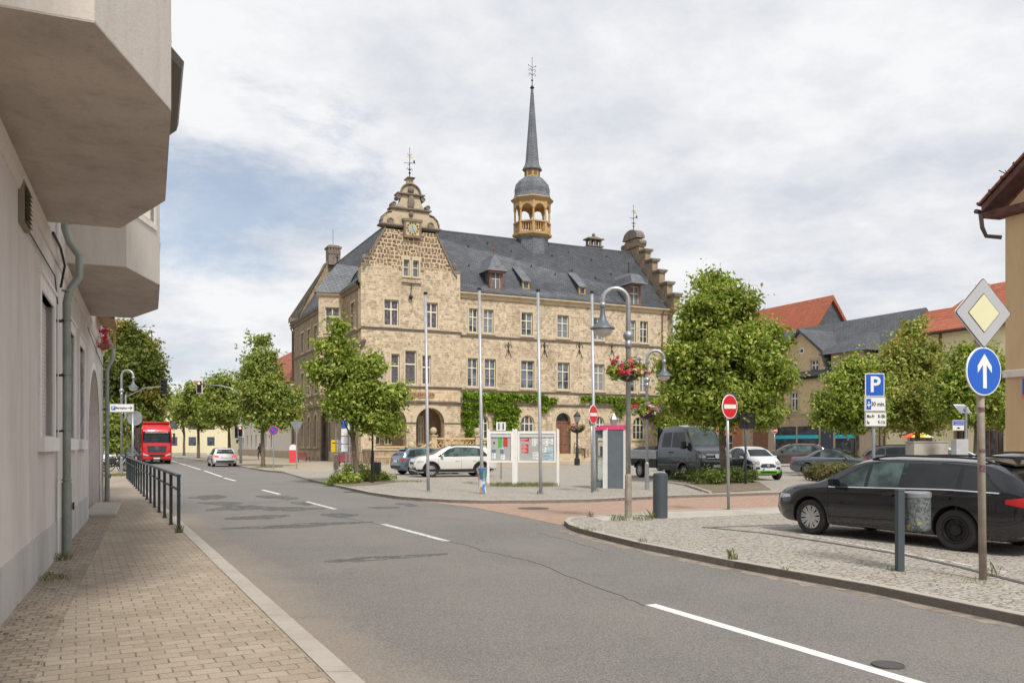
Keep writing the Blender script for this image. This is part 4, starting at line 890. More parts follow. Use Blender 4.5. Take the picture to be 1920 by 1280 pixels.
# weather vane
def vane(par, x, y, z0, H, kind=0):
    g = MB(); g.tube([(x, y, z0), (x, y, z0+H)], [.05, .018], 6); g.ball((x, y, z0+H*.2), .11, 8, 6); g.ball((x, y, z0+H), .05, 6, 4)
    if kind in (0, 2):
        for sg in (-1, 1):
            g.tube([(x, y, z0+H*.28), (x+sg*.2, y, z0+H*.36), (x+sg*.28, y, z0+H*.30)], .025, 5); g.tube([(x, y, z0+H*.34), (x+sg*.16, y, z0+H*.28)], .025, 5)
            g.tube([(x, y, z0+H*.52), (x+sg*.55, y, z0+H*(.52+.02*sg))], .022, 5)
            g.tube([(x, y, z0+H*.75), (x+sg*.22, y, z0+H*.83)], .018, 5)
        g.tube([(x, y-.5, z0+H*.5), (x, y+.5, z0+H*.5)], .022, 5)
        g.rings([[(x+.36, y-.01, z0+H*.53), (x+.46, y-.01, z0+H*.53), (x+.46, y+.01, z0+H*.53), (x+.36, y+.01, z0+H*.53)], [(x+.33, y-.03, z0+H*.58), (x+.5, y-.03, z0+H*.58), (x+.5, y+.03, z0+H*.58), (x+.33, y+.03, z0+H*.58)], [(x+.40, y-.01, z0+H*.64), (x+.46, y-.01, z0+H*.64), (x+.46, y+.01, z0+H*.64), (x+.40, y+.01, z0+H*.64)]])
    if kind == 1:
        for sg in (-1, 1):
            for zz_ in (.62, .46): g.tube([(x, y, z0+H*(zz_-.08)), (x+sg*.28, y, z0+H*zz_), (x+sg*.4, y, z0+H*(zz_-.05)), (x+sg*.32, y, z0+H*(zz_-.1))], .03, 5)
            g.ball((x+sg*.42, y, z0+H*.72), .06, 6, 4); g.tube([(x, y, z0+H*.66), (x+sg*.42, y, z0+H*.72)], .02, 5)
    o = g.build('weather_vane', MT['iron'], par)
    if kind in (0, 2):
        g = MB(); s2 = 1 if kind == 2 else .6
        g.box(x+.02, x+.02+.4*s2, y-.01, y+.01, z0+H*.68, z0+H*.68+.3*s2); g.box(x-.3, x-.02, y-.01, y+.01, z0+H*.72, z0+H*.72+.08); g.build('gilt_flag', MT['gold'], o)
vane(go, axs, .35, zE, FP(770, 276)[1]-zE)
# --- wing side wall (plane u=0)
SD = 29.5
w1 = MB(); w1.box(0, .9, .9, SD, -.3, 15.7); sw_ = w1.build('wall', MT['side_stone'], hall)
def srect(l):
    o_ = []
    for a, b2, c_, d_ in l:
        t0, _ = SP(b2, c_); t1, z1 = SP(a, c_); o_.append((-t1, -t0, SP(a, d_)[1], z1))
    return o_
sup = snap(srect([(565,570,612,654), (577,582,606,647), (589.5,595,600,642)]), 11.9, 14.1)
slo = snap(srect([(565,570,695,742), (576.5,582,692,741), (589.5,595,690,740)]), 7.0, 9.6)
sgr = snap(srect([(565,570,783,835), (577,582,783,836), (589.5,595,782,836)]), 1.4, 4.8)
snr = snap(srect([(658.5,665.5,565,610)]), 12.0, 14.3)+snap(srect([(658.5,665.5,670,720)]), 7.0, 9.6)+snap(srect([(650,655,790,835), (660,665,790,835)]), 1.6, 4.6)
tq0, tq1 = SP(617, 0)[0], SP(604, 0)[0]
c = MB(FMs)
for r_ in sup+slo+snr: c.box(r_[0], r_[1], -.3, .3, r_[2], r_[3])
for r_ in sgr: c.xz(arch_poly(*r_), -.3, .3)
c.xz(arch_poly(-tq1, -tq0, -.1, 6.0, ratio=1.5), -.3, .6)
carve(sw_, c)
for r_ in sup+slo+snr: window(hall, FMs, *r_, smat='trim', gmat='glass', sw=.14)
for r_ in sgr: window(hall, FMs, *r_, arched=True, cols=1, bars=(), smat='trim', gmat='glass')
d_ = MB(FMs); d_.xz(arch_poly(-tq1, -tq0, -.1, 5.95, ratio=1.5), .5, .6); pd = d_.build('side_door', P('dark_oak_door', (.12,.08,.055), .7), hall)
d_ = MB(FMs); po = arch_poly(-tq1-.35, -tq0+.35, -.1, 6.5, ratio=1.5); pi_ = arch_poly(-tq1, -tq0, -.1, 6.0, ratio=1.5)
d_.rings([[(x, .4, z) for x, z in pi_[1:]+pi_[:1]], [(x, -.12, z) for x, z in pi_[1:]+pi_[:1]], [(x, -.12, z) for x, z in po[1:]+po[:1]], [(x, .02, z) for x, z in po[1:]+po[:1]]], False, closed=False); d_.build('portal_surround', MT['trim_dark'], pd)
for z, h, pr in ((11.6, .26, .14), (6.72, .26, .16), (5.5, .3, .2)): s_ = MB(FMs); moulding(s_, -SD, -.0, 0, z, h, pr); s_.build('string_course', MT['trim_dark'], hall)
s_ = MB(FMs); moulding(s_, -SD-.1, -.2, 0, 15.5, .5, .4); s_.build('eaves_cornice', MT['trim_dark'], hall)
s_ = MB(FMs); s_.box(-SD, -tq1-.4, -.1, .1, -.3, 1.0); s_.box(-tq0+.4, -.0, -.1, .1, -.3, 1.0); s_.build('plinth', MT['base_rubble'], hall)
s_ = MB(FMs); s_.tube([(-SD+.3, -.35, 15.4), (-SD+.3, -.12, 14.9), (-SD+.3, -.12, 0)], .07, 8); s_.build('downpipe', P('rust_red_pipe', (.2,.09,.07)), hall)
# oriel over the portal
OB = [(0, SP(643, 0)[0]), (-2.15, SP(643, 0)[0]+.55), (-2.05, SP(643, 0)[0]+1.0), (0, SP(643, 0)[0]+4.2)]
o_ = MB(); o_.prism(OB[::-1], 6.3, 15.6); ori = o_.build('oriel', MT['stone'], hall)
p, q_ = Vector(OB[1]), Vector(OB[0]); OM = frameM((p.x, p.y), (q_-p)); L = (q_-p).length
c = MB(OM)
for z0, z1 in ((12.1, 14.4), (7.6, 10.1)): c.box(L*.28, L*.86, -.3, .3, z0, z1)
carve(ori, c)
for z0, z1 in ((12.1, 14.4), (7.6, 10.1)): window(ori, OM, L*.28, L*.86, z0, z1, gmat='glass_lead', bar=.07)
def grow2(k): 
    cx_, cy_ = -.6, OB[0][1]+1.6; return [(cx_+(x-cx_)*k if x < -.01 else 0, cy_+(y-cy_)*k) for x, y in OB[::-1]]
o_ = MB()
o_.rings([[(x, y, 15.3) for x, y in grow2(1.02)], [(x, y, 15.5) for x, y in grow2(1.14)], [(x, y, 15.72) for x, y in grow2(1.18)]])
for z in (11.6, 6.6): o_.rings([[(x, y, z-.15) for x, y in grow2(1.01)], [(x, y, z) for x, y in grow2(1.08)], [(x, y, z+.12) for x, y in grow2(1.08)]])
o_.rings([[(x*.25, OB[0][1]+1.6+(y-OB[0][1]-1.6)*.3, 4.9) for x, y in OB[::-1]], [(x*.6, OB[0][1]+1.6+(y-OB[0][1]-1.6)*.6, 5.6) for x, y in OB[::-1]], [(x*1.02, OB[0][1]+1.6+(y-OB[0][1]-1.6)*1.02, 6.3) for x, y in OB[::-1]]])
o_.build('oriel_moulding', MT['trim'], ori)
o_ = MB(); rt = [(1.9, OB[0][1]+.6, 18.6), (1.9, OB[0][1]+2.8, 18.6)]
rb = [(x-(.15 if x < 0 else -.1), y, 15.72) for x, y in [(0, OB[0][1]-.4), (-2.4, OB[0][1]+.3), (-2.3, OB[0][1]+1.2), (0, OB[0][1]+4.7)]]
rm = [(1.0, OB[0][1]-.2, 17.5), (-1.4, OB[0][1]+.6, 17.3), (-1.35, OB[0][1]+1.2, 17.3), (1.0, OB[0][1]+4.2, 17.5)]
rp = [(1.9, OB[0][1]+.9, 18.5), (-.2, OB[0][1]+1.2, 18.7), (-.2, OB[0][1]+1.4, 18.7), (1.9, OB[0][1]+3, 18.5)]
o_.rings([rb, rm, rp]); o_.build('oriel_roof', MT['slate'], ori)
o_ = MB(); o_.tube([(-.2, OB[0][1]+1.3, 18.6), (-.2, OB[0][1]+1.3, 19.5)], .05, 6); o_.ball((-.2, OB[0][1]+1.3, 19.3), .12, 8, 6); o_.build('oriel_finial', MT['iron'], ori)
# corner niche statue console on the near corner
o_ = MB(); o_.lathe([(.05, 0), (.3, .3), (.42, .6), (.5, .7), (.5, .8)], 8, (-.05, -.05, 9.9)); o_.lathe([(.36, 0), (.33, .5), (.26, 1.1), (.3, 1.5), (.12, 1.75), (.15, 1.95), (.02, 2.1)], 10, (-.12, -.12, 7.0)); o_.lathe([(.1, 0), (.35, .35), (.42, .6), (.42, .7)], 8, (-.1, -.1, 6.3)); o_.build('corner_statue', MT['trim_dark'], hall, autos=40)
# rear gable parapet with chimney
w1 = MB(); w1.xz([(0, 15.3), (-.35, 15.9), (-.35, 16.4), (.3, 16.4), (.75, 17.3), (2.6, 20.7), (3.7, 23.1), (4.0, 23.6), (5.4, 23.6), (5.7, 23.1), (8.6, 17.3), (9.0, 16.4), (9.3, 15.3)], SD-.7, SD); w1.box(0, 9.3, SD-.7, SD, -.3, 15.3)
w1.build('rear_gable', MT['side_stone'], hall)
w1 = MB(); w1.box(3.95, 5.35, SD-1.3, SD+.2, 23.0, 25.0); w1.box(3.8, 5.5, SD-1.45, SD+.35, 25.0, 25.2); w1.box(4.0, 5.3, SD-1.25, SD+.15, 25.2, 25.35)
for i in range(5): w1.box(3.9+i*.32, 4.08+i*.32, SD-1.4, SD-1.3, 24.3, 25.0)
w1.tube([(4.65, SD-.5, 25.3), (4.65, SD-.5, 27.4)], .035, 5); w1.build('chimney', MT['trim_dark'], hall)
for k in range(2):
    w1 = MB(); w1.xz([(-.5, 15.9), (-.5, 16.45), (.35, 16.5), (.75, 17.45), (2.6, 20.85), (3.85, 23.3), (3.6, 23.2), (2.4, 20.7), (.6, 17.2), (.3, 16.3)], SD-.85, SD+.1)
w1.build('rear_coping', MT['trim_dark'], hall)
# --- roofs
def ribbon(mb, prof, x0, x1, th=.12, axis='x'):
    for (a, za), (b2, zb_) in zip(prof[:-1], prof[1:]):
        if axis == 'x': mb.rings([[(x0, a, za-th), (x0, a, za), (x0, b2, zb_), (x0, b2, zb_-th)], [(x1, a, za-th), (x1, a, za), (x1, b2, zb_), (x1, b2, zb_-th)]])
        else: mb.rings([[(a, x0, za-th), (a, x0, za), (b2, x0, zb_), (b2, x0, zb_-th)], [(a, x1, za-th), (a, x1, za), (b2, x1, zb_), (b2, x1, zb_-th)]])
r = MB(); RV, RZT = 7.3, 22.9
rf = MB(); rf.rings([[(4.7, V0-.4, 15.7), (LEN-.35, V0-.4, 15.7)], [(4.7, V0+.9, 16.75), (LEN-.35, V0+.9, 16.75)], [(4.7, RV, RZT), (LEN-.35, RV, RZT)], [(4.7, 13.3, 16.75), (LEN-.35, 13.3, 16.75)], [(4.7, 14.5, 15.7), (LEN-.35, 14.5, 15.7)]], True, closed=True)
mainroof = rf.build('roof', MT['slate'], hall)
rf = MB(); rf.rings([[(-.4, .75, 15.75), (-.4, SD-.65, 15.75)], [(.8, .75, 16.9), (.8, SD-.65, 16.9)], [(4.7, .75, 23.0), (4.7, SD-.65, 23.0)], [(8.6, .75, 16.9), (8.6, SD-.65, 16.9)], [(9.7, .75, 15.75), (9.7, SD-.65, 15.75)]], True, closed=True)
rf.build('roof', MT['slate'], hall)
rf = MB(); rf.tube([(9.5, RV, RZT+.03), (LEN-.5, RV, RZT+.03)], .09, 6); rf.tube([(4.7, 1, 23.03), (4.7, SD-.7, 23.03)], .09, 6); rf.build('ridge_cap', P('lead_ridge', (.16,.17,.18), .5, .4), hall)
# snow hooks
rf = MB()
for i in range(9):
    for j in range(2): 
        v = 3.3+j*2.3+(i % 2)*.7; s0 = 11.5+i*2.35+j*.9; z = 16.75+(v-1.4)/(RV-1.4)*(RZT-16.75); rf.tube([(s0, v, z), (s0, v-.1, z+.22)], .04, 4); rf.box(s0-.1, s0+.1, v-.05, v+.05, z, z+.06)
rf.build('roof_hooks', MT['iron'], mainroof)
# right stepped gable
def RPz(py, px): k = (px-960)/F; X0, D0 = -13.1+.902*LEN, 74+.432*LEN; v = (X0-D0*k)/(.432+.902*k); return v, ZY(py, D0+.902*v)
st_ = [RPz(479, 1219), RPz(493.7, 1231.7), RPz(513.8, 1243.7), RPz(535.6, 1256), RPz(557.5, 1269)]
pl_ = [(-.35, -.3), (-.35, 15.3)]
xs = [-.75, .55, 1.9, 3.2, 4.5, 5.7]; zs_ = [17.0, 18.4, 19.9, 21.3, 22.6]
poly = [(V0, -.3), (V0, 15.2), (-.6, 15.5)]
for i in range(5): poly += [(xs[i]+(.0 if i else .05), zs_[i]), (xs[i+1], zs_[i])]
poly += [(5.7, 23.9), (6.4, 24.4), (8.2, 24.4), (8.9, 23.9)]
for i in range(4, -1, -1): poly += [(14.6-xs[i+1], zs_[i]), (14.6-xs[i], zs_[i])]
poly += [(15.2, 15.5), (14.1, 15.2), (14.1, -.3)]
g = MB(); g.yz(poly, LEN-.35, LEN+.35); sg_ = g.build('stepped_gable', MT['side_stone'], hall)
for i in range(5):
    for m_ in (0, 1):
        a, b2 = xs[i]-.22, xs[i+1]-.12
        if m_: a, b2 = 14.6-b2, 14.6-a
        g = MB(); g.box(LEN-.55, LEN+.55, a, b2, zs_[i]-.02, zs_[i]+.18); g.box(LEN-.45, LEN+.45, a+.06, b2-.02, zs_[i]-.16, zs_[i]-.02); g.build('step_coping', MT['trim_dark'], sg_)
g = MB()
g.box(LEN-.5, LEN+.5, 5.55, 9.05, 23.35, 23.55); g.box(LEN-.55, LEN+.55, 5.9, 8.7, 24.35, 24.6)
g.yz([(7.3+1.35*math.cos(math.pi*i/14), 24.6+.8*math.sin(math.pi*i/14)) for i in range(15)], LEN-.5, LEN+.5)
g.lathe([(.3, -.45), (.35, 0), (.3, .45)], 12, (LEN, 5.7, 23.75), axis='x'); g.lathe([(.3, -.45), (.35, 0), (.3, .45)], 12, (LEN, 8.9, 23.75), axis='x')
g.build('gable_crown', MT['trim_dark'], sg_)
vane(sg_, LEN, 7.3, 25.3, 2.9, 2)
# dormers: on the front roof slope
def on_roof(px, py):
    for i in range(400):
        v = .2+i*.018; z = 16.75+(v-1.4)/(RV-1.4)*(RZT-16.75) if v > 1.4 else 15.7+(v-.1)/1.3*1.05
        s, zz_ = FP(px, py, v)
        if zz_ <= z: return s, v, z
    return s, v, z
def rooz(v): return 16.75+(v-1.4)/(RV-1.4)*(RZT-16.75)
def dormer(px, py, w_, h, style):
    s, v, z = on_roof(px, py); D = Matrix.Translation((s, v, z-.1)); b = MB(D); dp = 3.2
    root = b.box(-w_/2, w_/2, 0, dp, 0, h).build('dormer', MT['slate_s'], hall)
    f = MB(D); t = .16 if w_ > 1 else .08
    f.box(-w_/2-.06, -w_/2+t, -.14, .05, -.05, h); f.box(w_/2-t, w_/2+.06, -.14, .05, -.05, h); f.box(-w_/2+t, w_/2-t, -.14, .05, h-t, h); f.box(-w_/2-.1, w_/2+.1, -.2, .05, -.18, 0)
    f.build('dormer_frame', MT['wood'] if w_ > 1 else MT['ochre'], root)
    if w_ > 1: window(root, D @ Matrix.Translation((0, -.2, 0)), -w_/2+t, w_/2-t, .0, h-t, bars=(.4,), surround=False, gmat='glass_hall', bar=.05)
    else: g = MB(D); g.box(-w_/2+t, w_/2-t, -.06, -.03, 0, h-t); g.build('pane', MT['glass'], root)
    r_ = MB(D); o_ = .42 if w_ > 1 else .12
    if style == 0:    # steep hipped hood
        r_.rings([[(-w_/2-o_, -.6, h-.1), (w_/2+o_, -.6, h-.1), (w_/2+o_, dp+1.4, h-.1), (-w_/2-o_, dp+1.4, h-.1)], [(-w_/2-o_*.3, -.35, h+.35), (w_/2+o_*.3, -.35, h+.35), (w_/2+o_*.3, dp+1.4, h+.35), (-w_/2-o_*.3, dp+1.4, h+.35)], [(-.02, .35, h+1.55), (.02, .35, h+1.55), (.02, dp+1.4, h+1.55), (-.02, dp+1.4, h+1.55)]])
        fb = MB(D); fb.xz([(-w_/2-.3, h-.3), (w_/2+.3, h-.3), (w_/2+.1, h+.0), (0, h+.35), (-w_/2-.1, h+.0)], -.45, -.3); fb.tube([(0, .35, h+1.5), (0, .35, h+2.6)], .04, 6); fb.ball((0, .35, h+2.1), .12, 8, 6); fb.build('dormer_gablet', MT['wood'], root)
    elif style == 1:  # bell-shaped hipped hood
        rs = []
        for k, hh_ in ((1.32, 0), (1.14, .18), (1.02, .5), (.9, .85), (.62, 1.15), (.1, 1.35)): rs.append([(-w_/2*k, .9-1.55*k, h-.05+hh_), (w_/2*k, .9-1.55*k, h-.05+hh_), (w_/2*k, dp+1.4, h-.05+hh_), (-w_/2*k, dp+1.4, h-.05+hh_)])
        r_.rings(rs); fb = MB(D); fb.tube([(0, .9, h+1.2), (0, .9, h+2.1)], .05, 6); fb.ball((0, .9, h+1.5), .11, 8, 6); fb.build('dormer_finial', MT['iron'], root)
    else:             # shed
        r_.rings([[(-w_/2-.15, -.3, h), (w_/2+.15, -.3, h), (w_/2+.15, -.3, h+.1), (-w_/2-.15, -.3, h+.1)], [(-w_/2-.15, 2.0, h+1.75), (w_/2+.15, 2.0, h+1.75), (w_/2+.15, 2.0, h+1.85), (-w_/2-.15, 2.0, h+1.85)]])
    r_.build('dormer_roof', MT['slate_s'] if w_ > 1 else MT['slate'], root)
dormer(929, 540, 1.25, 1.75, 0); dormer(985, 539, .62, .62, 2); dormer(1090.5, 549, .62, .62, 2); dormer(1188, 570, 1.45, 2.05, 1)
# chimney behind ridge
s, z = FP(1113, 466, 9.5); g = MB(Matrix.Translation((s, 9.5, 0))); g.box(-.85, .85, -.5, .5, 19, 23.6); g.box(-.95, .95, -.6, .6, 23.6, 23.75)
for i in (-1, 0, 1): 
    for j in (-1, 1): g.box(i*.65-.1, i*.65+.1, j*.35-.1, j*.35+.1, 23.75, 24.4)
g.box(-1.0, 1.0, -.65, .65, 24.4, 24.55); g.rings([[(-.8, -.5, 24.55), (.8, -.5, 24.55), (.8, .5, 24.55), (-.8, .5, 24.55)], [(-.2, -.15, 24.85), (.2, -.15, 24.85), (.2, .15, 24.85), (-.2, .15, 24.85)]]); g.ball((0, 0, 25.0), .2, 8, 6); g.build('chimney', MT['trim_dark'], hall)
# --- ridge turret with spire
TS = 20.36; T = (TS, RV, 0); o8 = math.pi/8
def tz(py): return 1.6+(834-py)*.05588
tur = MB(); tur.lathe([(1.68, tz(492)), (1.68, tz(447)), (1.8, tz(446))], 8, T, o8); to = tur.build('spire', MT['slate_s'], hall)
t_ = MB(); t_.lathe([(1.7, tz(449)), (2.08, tz(445)), (2.1, tz(441)), (1.9, tz(440)), (.02, tz(440))], 8, T, o8); t_.lathe([(1.78, tz(423)), (2.0, tz(422.5)), (2.0, tz(420)), (1.78, tz(419.5))], 8, T, o8)
t_.lathe([(1.85, tz(385)), (2.1, tz(381)), (2.28, tz(377)), (2.2, tz(375.5)), (.02, tz(375.5))], 8, T, o8); t_.build('belfry_cornice', MT['ochre'], to)
t_ = MB()
for k in range(8):
    a = o8+k*math.pi/4; c_, s2 = math.cos(a), math.sin(a); x, y = TS+1.80*c_, RV+1.80*s2
    t_.lathe([(.17, tz(441)), (.17, tz(423)), (.11, tz(419)), (.10, tz(400)), (.17, tz(397)), (.17, tz(384))], 8, (x, y, 0))
    a2 = o8+(k+1)*math.pi/4; x2, y2 = TS+1.80*math.cos(a2), RV+1.80*math.sin(a2); M_ = frameM((x, y), (x2-x, y2-y)); L = math.hypot(x2-x, y2-y)
    m2 = MB(M_); zsp = tz(399); rr_ = L/2-.13; ztop = tz(383)
    arcp = [(L/2+rr_*math.cos(math.pi*i/12), zsp+rr_*math.sin(math.pi*i/12)) for i in range(13)]
    for i in range(12):
        (xa, za), (xb, zb_) = arcp[i], arcp[i+1]; m2.rings([[(xa, -.1, za), (xb, -.1, zb_), (xb, -.1, ztop), (xa, -.1, ztop)], [(xa, .1, za), (xb, .1, zb_), (xb, .1, ztop), (xa, .1, ztop)]])
    for i in range(1, 5): m2.lathe([(.05, tz(440)), (.085, tz(434)), (.05, tz(428)), (.07, tz(424)), (.05, tz(422))], 6, (L*i/5, 0, 0))
    t_.v_off = len(t_.v); t_.add(m2.v, m2.f)
t_.build('belfry_arcade', MT['ochre'], to)
t_ = MB(); t_.lathe([(2.22, tz(379)), (1.95, tz(372)), (1.84, tz(366)), (1.86, tz(357)), (1.72, tz(347)), (1.35, tz(339)), (.92, tz(334.5)), (.8, tz(334))], 8, T, o8); t_.lathe([(1.0, tz(321)), (1.06, tz(319)), (.78, tz(310)), (.70, tz(304)), (.12, tz(166))], 8, T, o8); t_.build('spire_roof', MT['slate_s'], to)
t_ = MB(); t_.lathe([(.82, tz(335)), (.82, tz(319)), (1.0, tz(318)), (.1, tz(317))], 8, T, o8); ln_ = t_.build('lantern', MT['ochre'], to)
t_ = MB()
for k in range(8):
    a = k*math.pi/4+math.pi/4; M_ = Matrix.Translation((TS, RV, 0)) @ Matrix.Rotation(a, 4, 'Z')
    m2 = MB(M_)
    for i in range(5): m2.box(.75, .785, -.2, .2, tz(331)+i*.13, tz(331)+i*.13+.06)
    t_.add(m2.v, m2.f)
t_.build('louvre', MT['wood'], ln_)
t_ = MB(); t_.lathe([(.12, tz(168)), (.24, tz(165)), (.1, tz(162)), (.05, tz(160))], 10, T); t_.build('spire_cap', MT['iron'], to)
vane(to, TS, RV, tz(162), tz(109)-tz(162), 1)
# --- terrace with tracery balustrade
tr_ = MB(); TZ = 1.15
tr_.box(.2, gx1+.5, -3.2, -.1, -.3, TZ-.0); ter = tr_.build('terrace', MT['base_rubble'], hall)
tr_ = MB(); tr_.box(.1, gx1+.6, -3.3, -.0, TZ, TZ+.12); tr_.build('terrace_floor', MT['trim'], ter)
def balus(par, A, B, zA_, zB_, mat='trim_clean', h=.95):
    A, B = Vector(A), Vector(B); L = (B-A).length; M_ = frameM((A.x, A.y), (B-A)); m = MB(M_); sl = (zB_-zA_)/L
    def Z(x): return zA_+sl*x
    for dz, hh_, hw_ in ((0, .12, .13), (h-.14, .16, .16)):
        m.rings([[(0, -hw_, Z(0)+dz), (0, hw_, Z(0)+dz), (0, hw_, Z(0)+dz+hh_), (0, -hw_, Z(0)+dz+hh_)], [(L, -hw_, Z(L)+dz), (L, hw_, Z(L)+dz), (L, hw_, Z(L)+dz+hh_), (L, -hw_, Z(L)+dz+hh_)]])
    n = max(1, round(L/.68)); w_ = L/n
    for i in range(n):
        c_ = (i+.5)*w_; zc_ = Z(c_)+.12+(h-.26)/2; r_ = min(w_, h-.26)/2
        m.lathe([(r_*.86, -.06), (r_*1.0, -.06), (r_*1.0, .06), (r_*.86, .06), (r_*.86, -.06)], 16, (c_, 0, zc_), axis='y')
        for k in range(3):
            a = k*2.094+.5; pts = [(c_+r_*.9*t/4*math.cos(a+t*.42), 0, zc_+r_*.9*t/4*math.sin(a+t*.42)) for t in range(5)]; m.tube(pts, .045, 5)
    return m.build('balustrade', P('sandstone_tracery', (.60,.42,.22), .85), par)
zt_ = TZ+.12; b0 = .35; b1 = gx1+.35; mid = FP(790, 0)[0]
balus(ter, (b0, -3.1), (FP(762, 0)[0]-.2, -3.1), .55, .55); balus(ter, (FP(740, 840)[0], -4.4), (mid-.3, -4.4), .05, 1.15); balus(ter, (mid+.3, -3.1), (b1-.3, -3.1), zt_, zt_)
for (x, y, z0) in ((mid, -3.1, zt_), (b1, -3.1, zt_), (FP(741, 840)[0], -4.4, 0)):
    g = MB(); g.box(x-.25, x+.25, y-.25, y+.25, z0-1.2 if z0 > 1 else -.1, z0+1.1); g.box(x-.32, x+.32, y-.32, y+.32, z0+1.1, z0+1.2); g.lathe([(.12, 0), (.1, .08), (.25, .2), (.3, .38), (.25, .56), (.08, .66)], 12, (x, y, z0+1.2)); g.build('newel_post', MT['trim'], ter, autos=40)
g = MB()
for i in range(6): g.box(FP(741, 840)[0]+i*.42, mid, -4.3, -3.25, -.1+i*.2, .1+i*.2)
g.build('terrace_stairs', MT['trim'], ter)
# --- ivy on the facade
def ivy(rs, n, label, seed):
    bl = []
    for a, b2, c_, d_ in rs:
        x0, z1 = FP(a, c_, V0); x1, z0 = FP(b2, d_, V0); nx = max(1, int((x1-x0)/.7)); nz = max(1, int((z1-z0)/.6))
        for i in range(nx):
            for j in range(nz): bl.append((x0+(x1-x0)*(i+.5)/nx, V0-.22, z0+(z1-z0)*(j+.5)/nz, .42, .22, .34))
    o = leaf_cloud('ivy', MT['ivy'], None, bl, n, .17, seed, .13, 16, .3, 1.3, .6); o.matrix_world = HM
    tag(o, label, 'ivy'); return o
ivy([(866,1020,736,752), (1015,1042,742,760), (866,897,752,800), (870,890,800,828), (885,960,750,766), (925,972,762,802), (935,968,800,815), (1014,1024,758,772), (895,925,760,770), (868,905,826,845), (905,918,838,858)], 15000, 'bright green ivy left of the brown door, spreading above two arched windows', 11)
ivy([(1087,1250,742,757), (1146,1182,755,772), (1150,1170,770,782), (1205,1262,755,790), (1230,1262,785,815)], 9000, 'bright green ivy right of the brown door, running towards the big tree', 12)
# ================================================================ VEHICLES
def lerp_tab(tab, x):
    if x <= tab[0][0]: return tab[0][1]
    for (a, va), (b, vb) in zip(tab[:-1], tab[1:]):
        if x <= b:
            t = (x-a)/(b-a); return va+(vb-va)*t
    return tab[-1][1]
def smooth_tab(tab, x, e=.05): return (lerp_tab(tab, x-e)+2*lerp_tab(tab, x)+lerp_tab(tab, x+e))/4
def paintmat(name, c, metal=.3, rough=.16):
    if name in _pc: return _pc[name]
    m = Mat(name); a = m.noise(m.obj(), 2.5, 5, .65); sp = m.n('ShaderNodeSeparateXYZ', {0: m.obj()})
    dirt = m.math('MULTIPLY', m.rng(sp.outputs[2], .55, .2), m.rng(a, .35, .7, .1, .55))
    col = m.mix(dirt, c, tuple(.6*x+.03 for x in c)); _pc[name] = m.fin(col, m.rng(a, .3, .7, rough, rough+.10), metal, spec=.5, coat=1.0)
    return _pc[name]
MT['frontglass'] = glass('front_side_glass', (.022,.036,.034), .04, .9, 2.2); MT['frontglass'].node_tree.nodes['Principled BSDF'].inputs['Specular IOR Level'].default_value = .4
